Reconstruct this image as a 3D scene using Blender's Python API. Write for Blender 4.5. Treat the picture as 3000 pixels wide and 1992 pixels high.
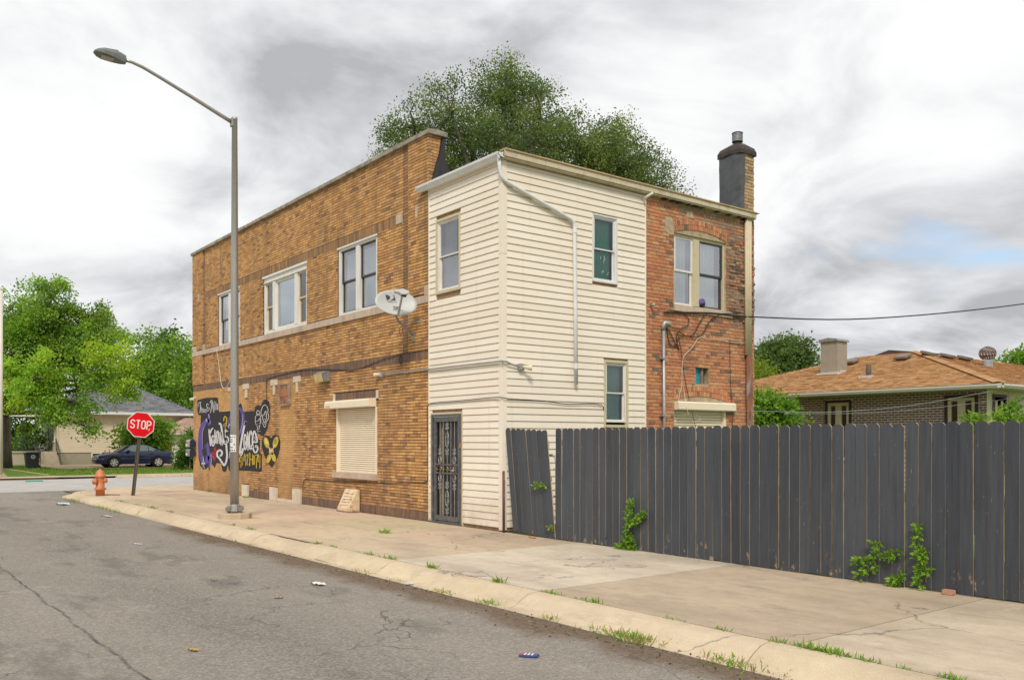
import bpy, bmesh, math, random
import numpy as np
from mathutils import Vector, Matrix
random.seed(7)
np.random.seed(7)
for o in list(bpy.data.objects):
    bpy.data.objects.remove(o)
SC = bpy.context.scene
COL = SC.collection

# ------------------------------------------------------------------ camera
FPX, PCX, HOR, EYE = 2560.0, 1500.0, 1290.0, 1.646      # focal length, centre and horizon of the 3000 px photograph
YAW = math.atan2(FPX, 1980.0)
CAM = (12.608, -9.533, EYE)
cam_data = bpy.data.cameras.new('camera')
cam = bpy.data.objects.new('camera', cam_data)
COL.objects.link(cam)
cam.location = CAM
cam.rotation_euler = (math.radians(90), 0, YAW)
cam_data.sensor_width = 36.0
cam_data.lens = 36.0 * FPX / 3000.0
cam_data.shift_y = (HOR - 996.0) / 3000.0
cam_data.clip_end = 3000
SC.camera = cam
SC.render.resolution_x = 1024
SC.render.resolution_y = 679

# ------------------------------------------------------------------ sky and sun
SUN_EL, SUN_AZ = math.radians(46), math.radians(-40)      # azimuth measured from +X, towards -Y
SUN_DIR = Vector((math.cos(SUN_EL) * math.cos(SUN_AZ), math.cos(SUN_EL) * math.sin(SUN_AZ), math.sin(SUN_EL)))
world = bpy.data.worlds.new('World')
SC.world = world
world.use_nodes = True
wt = world.node_tree
wt.nodes.clear()
def wn(t, **kw):
    n = wt.nodes.new(t)
    for k, v in kw.items():
        setattr(n, k, v)
    return n
def wl(a, b): wt.links.new(a, b)
w_out = wn('ShaderNodeOutputWorld')
w_bg = wn('ShaderNodeBackground')
w_bg.inputs['Strength'].default_value = 0.1
w_sky = wn('ShaderNodeTexSky', sky_type='NISHITA', sun_disc=False)
w_sky.sun_elevation = SUN_EL
w_sky.sun_rotation = math.radians(90) - SUN_AZ
w_sky.air_density = 1.0
w_sky.dust_density = 1.5
w_tc = wn('ShaderNodeTexCoord')
w_sep = wn('ShaderNodeSeparateXYZ')
wl(w_tc.outputs['Generated'], w_sep.inputs[0])
w_add = wn('ShaderNodeMath', operation='ADD'); w_add.inputs[1].default_value = 0.34
wl(w_sep.outputs['Z'], w_add.inputs[0])
w_max = wn('ShaderNodeMath', operation='MAXIMUM'); w_max.inputs[1].default_value = 0.1
wl(w_add.outputs[0], w_max.inputs[0])
w_dx = wn('ShaderNodeMath', operation='DIVIDE'); wl(w_sep.outputs['X'], w_dx.inputs[0]); wl(w_max.outputs[0], w_dx.inputs[1])
w_dy = wn('ShaderNodeMath', operation='DIVIDE'); wl(w_sep.outputs['Y'], w_dy.inputs[0]); wl(w_max.outputs[0], w_dy.inputs[1])
w_cmb = wn('ShaderNodeCombineXYZ'); wl(w_dx.outputs[0], w_cmb.inputs[0]); wl(w_dy.outputs[0], w_cmb.inputs[1])
def wnoise(scale, detail, rough, dist, off):
    m = wn('ShaderNodeMapping'); m.inputs['Location'].default_value = off
    wl(w_cmb.outputs[0], m.inputs[0])
    n = wn('ShaderNodeTexNoise')
    n.inputs['Scale'].default_value = scale; n.inputs['Detail'].default_value = detail
    n.inputs['Roughness'].default_value = rough; n.inputs['Distortion'].default_value = dist
    wl(m.outputs[0], n.inputs['Vector'])
    return n
def wramp(src, stops):
    r = wn('ShaderNodeValToRGB')
    e = r.color_ramp.elements
    while len(e) < len(stops): e.new(0.5)
    for i, (p, c) in enumerate(stops):
        e[i].position = p; e[i].color = (c[0], c[1], c[2], 1)
    wl(src, r.inputs[0])
    return r
SKY1X, SKY1Y, SKY2X, SKY2Y = -18.43, 6.73, 19.09, -15.6
w_n1 = wnoise(1.1, 8.0, 0.50, 0.3, (SKY1X, SKY1Y, 0.0))
w_n2 = wnoise(0.55, 4.0, 0.5, 0.2, (SKY2X, SKY2Y, 3.0))
w_n3 = wnoise(3.0, 8.0, 0.56, 0.45, (10.58, 2.92, 3.0))
w_m1 = wn('ShaderNodeMath', operation='MULTIPLY_ADD'); w_m1.inputs[1].default_value = 0.68
wl(w_n3.outputs['Fac'], w_m1.inputs[0]); wl(w_n1.outputs['Fac'], w_m1.inputs[2])
w_c = wramp(w_m1.outputs[0], [(0.69, (2.9, 2.95, 3.1)), (0.77, (4.0, 4.07, 4.2)), (0.845, (5.0, 5.05, 5.15)), (0.915, (5.8, 5.82, 5.85)), (0.985, (6.15, 6.15, 6.15))])
w_m2 = wn('ShaderNodeMath', operation='MULTIPLY_ADD'); w_m2.inputs[1].default_value = 0.22
wl(w_n3.outputs['Fac'], w_m2.inputs[0]); wl(w_n2.outputs['Fac'], w_m2.inputs[2])
w_g = wramp(w_m2.outputs[0], [(0.345, (0.25, 0.25, 0.25)), (0.380, (1, 1, 1))])
w_skyg = wn('ShaderNodeMix', data_type='RGBA', blend_type='MULTIPLY')
w_skyg.inputs['Factor'].default_value = 1.0
wl(w_sky.outputs[0], w_skyg.inputs[6]); w_skyg.inputs[7].default_value = (1.1, 1.1, 1.1, 1)
w_mix = wn('ShaderNodeMix', data_type='RGBA')
wl(w_g.outputs['Color'], w_mix.inputs['Factor'])
wl(w_skyg.outputs[2], w_mix.inputs[6]); wl(w_c.outputs['Color'], w_mix.inputs[7])
wl(w_mix.outputs[2], w_bg.inputs['Color'])
wl(w_bg.outputs[0], w_out.inputs['Surface'])

sun_data = bpy.data.lights.new('sun', 'SUN')
sun_data.energy = 1.5
sun_data.angle = math.radians(12)
sun_data.color = (1.0, 0.92, 0.80)
sun = bpy.data.objects.new('sun', sun_data)
COL.objects.link(sun)
sun.location = (0, 0, 60)
sun.rotation_euler = SUN_DIR.to_track_quat('Z', 'Y').to_euler()

SC.view_settings.view_transform = 'Standard'
SC.view_settings.look = 'None'
SC.view_settings.gamma = 1.0
SC.view_settings.exposure = 0.74
SC.view_settings.use_curve_mapping = False

# ------------------------------------------------------------------ survey helpers: where a sighted ray meets a real surface
_F = (-math.sin(YAW), math.cos(YAW)); _R = (math.cos(YAW), math.sin(YAW))
def sight(px, py):
    u = (px - PCX) / FPX; v = (HOR - py) / FPX
    return Vector((_F[0] + u * _R[0], _F[1] + u * _R[1], v))
def at_y(px, py, y=0.0):
    r = sight(px, py); t = (y - CAM[1]) / r.y
    return Vector(CAM) + r * t
def at_x(px, py, x=0.0):
    r = sight(px, py); t = (x - CAM[0]) / r.x
    return Vector(CAM) + r * t
def at_z(px, py, z=0.0):
    r = sight(px, py); t = (z - CAM[2]) / r.z
    return Vector(CAM) + r * t
def at_plane(px, py, p0, n):
    r = sight(px, py); t = (Vector(p0) - Vector(CAM)).dot(n) / r.dot(n)
    return Vector(CAM) + r * t

# ------------------------------------------------------------------ materials
MATS = {}
class NT:
    def __init__(self, name):
        self.m = bpy.data.materials.new(name); self.m.use_nodes = True
        self.t = self.m.node_tree; self.t.nodes.clear()
        self.out = self.n('ShaderNodeOutputMaterial')
        self.p = self.n('ShaderNodeBsdfPrincipled')
        self.link(self.p.outputs[0], self.out.inputs[0])
        self._tc = None
    def n(self, t, **kw):
        x = self.t.nodes.new(t)
        for k, v in kw.items(): setattr(x, k, v)
        return x
    def link(self, a, b): self.t.links.new(a, b)
    def pos(self):
        if self._tc is None: self._tc = self.n('ShaderNodeNewGeometry')
        return self._tc.outputs['Position']
    def noise(self, scale, detail=3, rough=0.55, stretch=(1, 1, 1), dist=0.0):
        m = self.n('ShaderNodeMapping'); m.inputs['Scale'].default_value = stretch
        self.link(self.pos(), m.inputs[0])
        x = self.n('ShaderNodeTexNoise')
        x.inputs['Scale'].default_value = scale; x.inputs['Detail'].default_value = detail
        x.inputs['Roughness'].default_value = rough; x.inputs['Distortion'].default_value = dist
        self.link(m.outputs[0], x.inputs['Vector'])
        return x.outputs['Fac']
    def voro(self, scale, feature='F1', stretch=(1, 1, 1)):
        m = self.n('ShaderNodeMapping'); m.inputs['Scale'].default_value = stretch
        self.link(self.pos(), m.inputs[0])
        x = self.n('ShaderNodeTexVoronoi', feature=feature)
        x.inputs['Scale'].default_value = scale
        self.link(m.outputs[0], x.inputs['Vector'])
        return x.outputs['Distance']
    def ramp(self, src, stops):
        r = self.n('ShaderNodeValToRGB'); e = r.color_ramp.elements
        while len(e) < len(stops): e.new(0.5)
        for i, (p, c) in enumerate(stops):
            if not isinstance(c, tuple): c = (c, c, c)
            e[i].position = p; e[i].color = (c[0], c[1], c[2], 1)
        self.link(src, r.inputs[0])
        return r.outputs['Color']
    def mix(self, fac, a, b, mode='MIX'):
        x = self.n('ShaderNodeMix', data_type='RGBA', blend_type=mode)
        for i, v in ((0, fac), (6, a), (7, b)):
            if hasattr(v, 'is_linked') or hasattr(v, 'links'):
                self.link(v, x.inputs[i])
            elif isinstance(v, tuple): x.inputs[i].default_value = (v[0], v[1], v[2], 1)
            else: x.inputs[i].default_value = v
        return x.outputs[2]
    def math(self, op, a, b=0.0, clamp=False):
        x = self.n('ShaderNodeMath', operation=op); x.use_clamp = clamp
        for i, v in ((0, a), (1, b)):
            if hasattr(v, 'links'): self.link(v, x.inputs[i])
            else: x.inputs[i].default_value = v
        return x.outputs[0]
    def attr(self, name):
        a = self.n('ShaderNodeAttribute'); a.attribute_name = name
        return a.outputs['Color']
    def xyz(self):
        s = self.n('ShaderNodeSeparateXYZ'); self.link(self.pos(), s.inputs[0])
        return s.outputs
    def color(self, c):
        if hasattr(c, 'links'): self.link(c, self.p.inputs['Base Color'])
        else: self.p.inputs['Base Color'].default_value = (c[0], c[1], c[2], 1)
    def rough(self, r):
        if hasattr(r, 'links'): self.link(r, self.p.inputs['Roughness'])
        else: self.p.inputs['Roughness'].default_value = r
    def bump(self, h, strength=0.3, dist=0.02):
        b = self.n('ShaderNodeBump'); b.inputs['Strength'].default_value = strength
        b.inputs['Distance'].default_value = dist
        self.link(h, b.inputs['Height']); self.link(b.outputs[0], self.p.inputs['Normal'])

def M(name, col=(0.5, 0.5, 0.5), rough=0.6, var=0.25, scale=6.0, bump=0.0, bscale=60.0, metal=0.0, stretch=(1, 1, 1), dirt=None, dirt_amt=0.5, dscale=2.0, spec=0.5):
    """plain surface: base colour broken by noise, optional dirt colour in patches, optional fine relief"""
    if name in MATS: return MATS[name]
    k = NT(name)
    n = k.noise(scale, 5, 0.6, stretch)
    lo = tuple(c * (1 - var) for c in col); hi = tuple(min(1, c * (1 + var * 0.7)) for c in col)
    c = k.ramp(n, [(0.3, lo), (0.7, hi)])
    if dirt:
        d = k.noise(dscale, 6, 0.65, stretch)
        c = k.mix(k.ramp(d, [(0.5, 0.0), (0.72, dirt_amt)]), c, dirt)
    k.color(c); k.rough(rough); k.p.inputs['Metallic'].default_value = metal
    k.p.inputs['Specular IOR Level'].default_value = spec
    if bump: k.bump(k.noise(bscale, 3, 0.6, stretch), bump, 0.01)
    MATS[name] = k.m
    return k.m

# ------------------------------------------------------------------ mesh helpers
def ident(u, d, z): return (u, d, z)
def street(u, d, z): return (u, -d, z)          # street wall frame: u = x, d = out towards the street
def rear(u, d, z): return (d, u, z)             # rear wall frame: u = y, d = out towards +x
class MB:
    def __init__(self, tf=ident):
        self.v = []; self.f = []; self.c = []; self.tf = tf; self.col = None; self.smooth = False
    def _add(self, pts, faces):
        b = len(self.v)
        self.v += [self.tf(*p) for p in pts]
        if self.col is not None: self.c += [self.col] * len(pts)
        self.f += [tuple(i + b for i in q) for q in faces]
        return self
    def box(self, a0, a1, b0, b1, c0, c1):
        p = [(x, y, z) for z in (c0, c1) for y in (b0, b1) for x in (a0, a1)]
        return self._add(p, [(0, 2, 3, 1), (4, 5, 7, 6), (0, 1, 5, 4), (2, 6, 7, 3), (0, 4, 6, 2), (1, 3, 7, 5)])
    def quad(self, *p): return self._add(p, [tuple(range(len(p)))])
    def prism(self, poly, d0, d1, axes='uz'):
        """polygon in (u,z) (or other plane) extruded between d0 and d1"""
        n = len(poly)
        if axes == 'uz': f = lambda q, d: (q[0], d, q[1])
        elif axes == 'dz': f = lambda q, d: (d, q[0], q[1])
        else: f = lambda q, d: (q[0], q[1], d)
        p = [f(q, d0) for q in poly] + [f(q, d1) for q in poly]
        return self._add(p, [tuple(range(n)), tuple(range(2 * n - 1, n - 1, -1))] + [(i, i + n, (i + 1) % n + n, (i + 1) % n) for i in range(n)])
    def tube(self, path, r, seg=8, caps=True):
        path = [Vector(p) for p in path]
        n = len(path)
        rs = r if isinstance(r, (list, tuple)) else [r] * n
        pts = []; prev = None
        for i, p in enumerate(path):
            t = (path[min(i + 1, n - 1)] - path[max(i - 1, 0)])
            if t.length < 1e-9: t = Vector((0, 0, 1))
            t.normalize()
            if prev is None:
                a = Vector((0, 0, 1)) if abs(t.z) < 0.9 else Vector((1, 0, 0))
            else: a = prev
            x = (a - t * a.dot(t)).normalized(); prev = x
            y = t.cross(x)
            for k in range(seg):
                q = 2 * math.pi * k / seg
                pts.append(tuple(p + (x * math.cos(q) + y * math.sin(q)) * rs[i]))
        fs = []
        for i in range(n - 1):
            for k in range(seg):
                k2 = (k + 1) % seg
                fs.append((i * seg + k, i * seg + k2, (i + 1) * seg + k2, (i + 1) * seg + k))
        if caps:
            fs.append(tuple(range(seg - 1, -1, -1))); fs.append(tuple((n - 1) * seg + k for k in range(seg)))
        return self._add(pts, fs)
    def lathe(self, prof, origin=(0, 0, 0), axis=(0, 0, 1), seg=16, sx=1.0, sy=1.0, up=None, caps=True):
        """profile of (radius, height) turned about an axis"""
        ax = Vector(axis).normalized()
        a = Vector(up) if up else (Vector((1, 0, 0)) if abs(ax.x) < 0.9 else Vector((0, 1, 0)))
        x = (a - ax * a.dot(ax)).normalized(); y = ax.cross(x); o = Vector(origin)
        pts = []
        for r, h in prof:
            for k in range(seg):
                q = 2 * math.pi * k / seg
                pts.append(tuple(o + ax * h + x * (r * sx * math.cos(q)) + y * (r * sy * math.sin(q))))
        fs = []
        for i in range(len(prof) - 1):
            for k in range(seg):
                k2 = (k + 1) % seg
                fs.append((i * seg + k, i * seg + k2, (i + 1) * seg + k2, (i + 1) * seg + k))
        if caps and prof[0][0] > 1e-5: fs.append(tuple(range(seg - 1, -1, -1)))
        if caps and prof[-1][0] > 1e-5: fs.append(tuple((len(prof) - 1) * seg + k for k in range(seg)))
        return self._add(pts, fs)
    def build(self, name, mat, parent=None, smooth=False, fix=True, bevel=0.0):
        me = bpy.data.meshes.new(name)
        me.from_pydata(self.v, [], self.f)
        if self.c:
            a = me.color_attributes.new('tone', 'FLOAT_COLOR', 'POINT')
            arr = np.ones((len(self.v), 4), dtype=np.float32); arr[:, :3] = np.array(self.c, dtype=np.float32)
            a.data.foreach_set('color', arr.ravel())
        if fix or bevel:
            bm = bmesh.new(); bm.from_mesh(me)
            if fix: bmesh.ops.recalc_face_normals(bm, faces=bm.faces)
            if bevel:
                es = [e for e in bm.edges if len(e.link_faces) == 2 and e.calc_face_angle(0) > 0.6]
                bmesh.ops.bevel(bm, geom=es, offset=bevel, segments=2, affect='EDGES', clamp_overlap=True)
            bm.to_mesh(me); bm.free()
        if smooth or self.smooth:
            me.polygons.foreach_set('use_smooth', [True] * len(me.polygons))
        me.materials.append(mat)
        o = bpy.data.objects.new(name, me)
        COL.objects.link(o)
        if parent is not None:
            o.parent = parent
            if parent.get('_empty'):
                o.matrix_parent_inverse = Matrix.Translation(-parent.location)
        return o

def np_mesh(name, verts, faces4, mat, parent=None, cols=None, kind=None):
    """quads from numpy arrays"""
    me = bpy.data.meshes.new(name)
    nv, nf = len(verts), len(faces4)
    me.vertices.add(nv); me.vertices.foreach_set('co', np.asarray(verts, dtype=np.float32).ravel())
    me.loops.add(nf * 4); me.loops.foreach_set('vertex_index', np.asarray(faces4, dtype=np.int32).ravel())
    me.polygons.add(nf)
    me.polygons.foreach_set('loop_start', np.arange(0, nf * 4, 4, dtype=np.int32))
    me.update(calc_edges=True)
    if cols is not None:
        a = me.color_attributes.new('tone', 'FLOAT_COLOR', 'POINT')
        arr = np.ones((nv, 4), dtype=np.float32); arr[:, :3] = cols
        a.data.foreach_set('color', arr.ravel())
    me.materials.append(mat)
    o = bpy.data.objects.new(name, me); COL.objects.link(o)
    if parent is not None:
        o.parent = parent
        if parent.get('_empty'): o.matrix_parent_inverse = Matrix.Translation(-parent.location)
    if kind: o['kind'] = kind
    return o

def thing(name, label, cat, loc=(0, 0, 0), group=None):
    o = bpy.data.objects.new(name, None); COL.objects.link(o)
    o.location = loc; o['label'] = label; o['category'] = cat; o['_empty'] = 1
    o.empty_display_size = 0.2
    if group: o['group'] = group
    return o
def tag(o, label, cat, group=None):
    o['label'] = label; o['category'] = cat
    if group: o['group'] = group
    return o
def struct(o, kind='structure'):
    o['kind'] = kind; return o

def catmull(pts, n=8, closed=False):
    P = [Vector(p) for p in pts]; out = []
    m = len(P)
    for i in range(m if closed else m - 1):
        p1, p2 = P[i], P[(i + 1) % m]
        p0 = P[i - 1] if (i > 0 or closed) else p1
        p3 = P[(i + 2) % m] if (i + 2 < m or closed) else p2
        for k in range(n):
            t = k / n
            out.append(0.5 * ((2 * p1) + (p2 - p0) * t + (2 * p0 - 5 * p1 + 4 * p2 - p3) * t * t + (3 * p1 - p0 - 3 * p2 + p3) * t ** 3))
    if not closed: out.append(P[-1])
    return out

SC.cycles.use_denoising = True
SC.cycles.max_bounces = 6
SC.cycles.transparent_max_bounces = 16

# ------------------------------------------------------------------ ground, roads, pavement
def mat_asphalt():
    k = NT('asphalt')
    X, Y, Z = k.xyz()
    big = k.noise(0.28, 5, 0.6, (0.6, 1.8, 1)); mid = k.noise(2.2, 5, 0.65, (0.7, 1.4, 1)); fine = k.noise(60, 4, 0.8)
    c = k.ramp(big, [(0.35, (0.13, 0.12, 0.11)), (0.65, (0.31, 0.285, 0.255))])
    c = k.mix(0.55, c, k.ramp(mid, [(0.3, (0.118, 0.112, 0.106)), (0.7, (0.26, 0.245, 0.228))]))
    c = k.mix(0.5, c, k.ramp(fine, [(0.30, (0.050, 0.047, 0.044)), (0.48, (0.19, 0.177, 0.160)), (0.60, (0.30, 0.28, 0.25)), (0.72, (0.52, 0.48, 0.42))]))
    cell = k.n('ShaderNodeTexVoronoi'); cell.inputs['Scale'].default_value = 52.0; k.link(k.pos(), cell.inputs['Vector'])
    c = k.mix(0.32, c, k.ramp(cell.outputs['Color'], [(0.15, (0.08, 0.074, 0.067)), (0.55, (0.24, 0.22, 0.195)), (0.9, (0.50, 0.46, 0.40))]))
    # tyre-polished lanes, darker oil-stained strip between them, repair patches
    lane = k.math('ABSOLUTE', k.math('SINE', k.math('MULTIPLY', k.math('ADD', Y, k.math('MULTIPLY', k.noise(0.15, 2), 1.2)), 1.05)))
    c = k.mix(k.math('MULTIPLY', k.ramp(lane, [(0.1, 0.0), (0.9, 1.0)]), 0.22), c, (0.33, 0.305, 0.27))
    stain = k.ramp(k.noise(0.8, 6, 0.7, (0.5, 1.3, 1)), [(0.55, 0.0), (0.63, 0.5)])
    c = k.mix(stain, c, (0.115, 0.105, 0.097))
    pale = k.ramp(k.noise(1.5, 5, 0.75), [(0.60, 0.0), (0.70, 0.35)])
    c = k.mix(pale, c, (0.42, 0.385, 0.335))
    vor = k.voro(20.0)
    spots = k.math('MULTIPLY', k.ramp(vor, [(0.06, 1.0), (0.13, 0.0)]), k.ramp(k.noise(14, 2), [(0.48, 0.0), (0.58, 1.0)]))
    c = k.mix(k.math('MULTIPLY', spots, 0.75), c, (0.52, 0.49, 0.44))
    # cold joint running along the street and the cracks that branch from it
    wob = k.math('MULTIPLY', k.math('SUBTRACT', k.noise(1.3, 4, 0.6), 0.5), 0.16)
    d = k.math('ABSOLUTE', k.math('ADD', k.math('ADD', Y, 7.70), wob))
    seam = k.ramp(d, [(0.006, 1.0), (0.022, 0.0)])
    crk = k.voro(0.55, 'DISTANCE_TO_EDGE')
    wv = k.n('ShaderNodeTexVoronoi', feature='DISTANCE_TO_EDGE'); wv.inputs['Scale'].default_value = 0.7
    add = k.n('ShaderNodeVectorMath', operation='ADD')
    nz = k.n('ShaderNodeTexNoise'); nz.inputs['Scale'].default_value = 2.2; nz.inputs['Detail'].default_value = 5
    k.link(k.pos(), nz.inputs['Vector'])
    sc = k.n('ShaderNodeVectorMath', operation='SCALE'); sc.inputs['Scale'].default_value = 0.8
    k.link(nz.outputs['Color'], sc.inputs[0]); k.link(k.pos(), add.inputs[0]); k.link(sc.outputs[0], add.inputs[1])
    k.link(add.outputs[0], wv.inputs['Vector'])
    cracks = k.math('MULTIPLY', k.ramp(wv.outputs['Distance'], [(0.002, 1.0), (0.009, 0.0)]), k.ramp(k.noise(0.45, 3), [(0.48, 0.0), (0.58, 0.7)]))
    allc = k.math('MAXIMUM', k.math('MULTIPLY', seam, k.ramp(k.noise(2.5, 4, 0.7), [(0.35, 0.25), (0.6, 0.85)])), cracks)
    c = k.mix(allc, c, (0.055, 0.052, 0.05))
    # soil washed against the kerb
    edge = k.math('ADD', Y, k.math('MULTIPLY', k.noise(0.9, 5, 0.6), 1.1))
    soil = k.math('MULTIPLY', k.ramp(k.math('ADD', k.math('MULTIPLY', edge, 1.0), 4.28), [(0.30, 0.0), (0.62, 0.85)]), k.ramp(k.math('ADD', X, 6.2), [(0.0, 0.0), (0.9, 1.0)]))
    c = k.mix(soil, c, k.ramp(k.noise(22, 4, 0.7), [(0.3, (0.075, 0.050, 0.034)), (0.7, (0.20, 0.145, 0.10))]))
    c = k.mix(1.0, c, (1.13, 1.10, 1.06), 'MULTIPLY')
    k.color(c); k.rough(0.95); k.p.inputs['Specular IOR Level'].default_value = 0.2
    h = k.math('SUBTRACT', k.math('MULTIPLY', fine, 1.0), k.math('MULTIPLY', allc, 1.5))
    k.bump(h, 0.75, 0.012)
    return k.m
def mat_concrete(name, c0, c1, stain, stain_amt=0.55, streak=True):
    k = NT(name)
    tone = k.attr('tone')
    big = k.noise(0.55, 6, 0.6, (0.6, 1.5, 1)); fine = k.noise(130, 2, 0.6); mid = k.noise(5, 5, 0.65)
    c = k.ramp(mid, [(0.3, c0), (0.7, c1)])
    c = k.mix(k.ramp(big, [(0.44, 0.0), (0.68, stain_amt)]), c, stain)
    c = k.mix(k.ramp(k.noise(1.7, 6, 0.7, (0.5, 1.6, 1)), [(0.56, 0.0), (0.7, stain_amt * 0.8)]), c, tuple(s * 0.72 for s in stain))
    blot = k.ramp(k.noise(2.6, 9, 0.72, (0.7, 1.2, 1)), [(0.57, 0.0), (0.60, 0.22)])
    c = k.mix(blot, c, tuple(s_ * 0.8 for s_ in stain))
    wear = k.ramp(k.noise(1.9, 9, 0.75, (1.3, 0.8, 1)), [(0.60, 0.0), (0.63, 0.30)])
    c = k.mix(wear, c, tuple(min(1, q * 1.12) for q in c1))
    spk = k.math('MULTIPLY', k.ramp(k.voro(26.0), [(0.05, 1.0), (0.10, 0.0)]), k.ramp(k.noise(6, 2), [(0.52, 0.0), (0.6, 0.6)]))
    c = k.mix(spk, c, tuple(s_ * 0.45 for s_ in stain))
    wv = k.n('ShaderNodeTexVoronoi', feature='DISTANCE_TO_EDGE'); wv.inputs['Scale'].default_value = 0.42
    nz = k.n('ShaderNodeTexNoise'); nz.inputs['Scale'].default_value = 1.6; nz.inputs['Detail'].default_value = 6
    k.link(k.pos(), nz.inputs['Vector'])
    sc = k.n('ShaderNodeVectorMath', operation='SCALE'); sc.inputs['Scale'].default_value = 0.9
    ad = k.n('ShaderNodeVectorMath', operation='ADD')
    k.link(nz.outputs['Color'], sc.inputs[0]); k.link(k.pos(), ad.inputs[0]); k.link(sc.outputs[0], ad.inputs[1]); k.link(ad.outputs[0], wv.inputs['Vector'])
    crk = k.math('MULTIPLY', k.ramp(wv.outputs['Distance'], [(0.0015, 1.0), (0.006, 0.0)]), k.ramp(k.noise(0.33, 2), [(0.53, 0.0), (0.58, 0.8)]))
    c = k.mix(crk, c, (0.07, 0.05, 0.035))
    c = k.mix(0.2, c, k.ramp(fine, [(0.3, 0.10), (0.7, 0.75)]))
    c = k.mix(1.0, c, tone, 'MULTIPLY')
    k.color(c); k.rough(0.92); k.p.inputs['Specular IOR Level'].default_value = 0.3
    k.bump(fine, 0.25, 0.006)
    return k.m
M_ASPH = mat_asphalt()
M_PAVE = mat_concrete('pavement_concrete', (0.56, 0.42, 0.265), (0.67, 0.52, 0.345), (0.30, 0.215, 0.13), 0.62)
M_KERB = mat_concrete('kerb_concrete', (0.57, 0.44, 0.275), (0.68, 0.54, 0.36), (0.36, 0.26, 0.155), 0.55)
M_CROSS = mat_concrete('cross_street_concrete', (0.42, 0.40, 0.375), (0.50, 0.48, 0.45), (0.33, 0.31, 0.28), 0.4)
def mat_grass(name, a, b, dry):
    k = NT(name)
    c = k.ramp(k.noise(9, 5, 0.7), [(0.3, a), (0.7, b)])
    c = k.mix(k.ramp(k.noise(0.7, 5, 0.65), [(0.5, 0.0), (0.68, 0.65)]), c, dry)
    k.color(c); k.rough(1.0); k.p.inputs['Specular IOR Level'].default_value = 0.1
    k.bump(k.noise(60, 3, 0.7), 0.9, 0.03)
    return k.m
M_LAWN = mat_grass('lawn_grass', (0.075, 0.145, 0.022), (0.16, 0.26, 0.045), (0.26, 0.24, 0.09))
M_YARD = mat_grass('yard_grass', (0.07, 0.12, 0.025), (0.17, 0.24, 0.05), (0.33, 0.27, 0.14))
M_SOIL = M('dry_soil', (0.36, 0.28, 0.17), 0.95, 0.3, 4, 0.4, 40, dirt=(0.16, 0.2, 0.06), dirt_amt=0.7, dscale=0.8)

RZ = -0.13                                       # road level below the pavement
def sheet(name, x0, x1, y0, y1, z, mat, col=None, nx=1, ny=1):
    m = MB(); m.col = col
    m.quad((x0, y0, z), (x1, y0, z), (x1, y1, z), (x0, y1, z))
    return struct(m.build(name, mat, fix=False))
sheet('ground', -900, 900, -900, 900, RZ - 0.03, M('far_ground', (0.10, 0.15, 0.05), 1.0, 0.3, 0.1))
sheet('road', -21.6, 60, -13.0, -3.2, RZ, M_ASPH)
sheet('cross_street', -32.0, -21.6, -120, 120, RZ, M_CROSS, (1, 1, 1))
sheet('opposite_verge', -20, 60, -60, -13.0, 0.0, M_LAWN)
sheet('back_yard', -16.8, 60, 0.03, 90, -0.02, M_YARD)
sheet('far_lawn', -140, -31.95, -120, 120, -0.06, M_LAWN)

# pavement: separate slabs with open joints
pave = MB(); pave.col = (1, 1, 1)
pave.quad((-21, -3.3, -0.10), (40, -3.3, -0.10), (40, 60, -0.10), (-21, 60, -0.10))
pavement = struct(pave.build('pavement', M('pavement_bed', (0.16, 0.12, 0.08), 1.0, 0.3, 8), fix=False))
def slab(poly, tone, dz=0.0, tilt=(0, 0)):
    m = MB(); m.col = tone
    n = len(poly)
    top = [(x, y, dz + tilt[0] * (x - poly[0][0]) + tilt[1] * y) for x, y in poly]
    bot = [(x, y, -0.11) for x, y in poly]
    m._add(top + bot, [tuple(range(n))] + [(i, i + n, (i + 1) % n + n, (i + 1) % n) for i in range(n)])
    return m.build('pavement_slab', M_PAVE, pavement)
JX = [-16.2, -13.1, -10.0, -6.9, -4.2, -1.05, 2.1, 5.24, 8.42, 11.5, 14.6, 17.7, 20.8]
TN = [(1.0, 1.0, 1.0), (0.98, 0.98, 0.98), (1.0, 1, 1), (1.02, 1.01, 0.99), (0.98, 0.97, 0.95), (0.94, 0.94, 0.94), (1.06, 1.14, 1.24), (0.86, 0.86, 0.87), (0.95, 0.98, 1.02), (0.9, 0.92, 0.95), (1, 1, 1), (0.95, 0.95, 0.95)]
G2 = 0.007
for i in range(len(JX) - 1):
    x0, x1, t = JX[i] + G2, JX[i + 1] - G2, TN[i]
    if i < 6:
        ym = -1.75 + random.uniform(-0.05, 0.05)
        slab([(x0, -3.425), (x1, -3.425), (x1, ym - 0.004), (x0, ym - 0.004)], t, random.uniform(-0.003, 0.003))
        t2 = tuple(c * random.uniform(0.95, 1.02) for c in t)
        slab([(x0, ym + 0.004), (x1, ym + 0.004), (x1, -0.02), (x0, -0.02)], t2, random.uniform(-0.003, 0.003))
    else:
        slab([(x0, -3.425), (x1, -3.425), (x1, 0.0), (x0, 0.0)], t, random.uniform(-0.004, 0.002))
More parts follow.
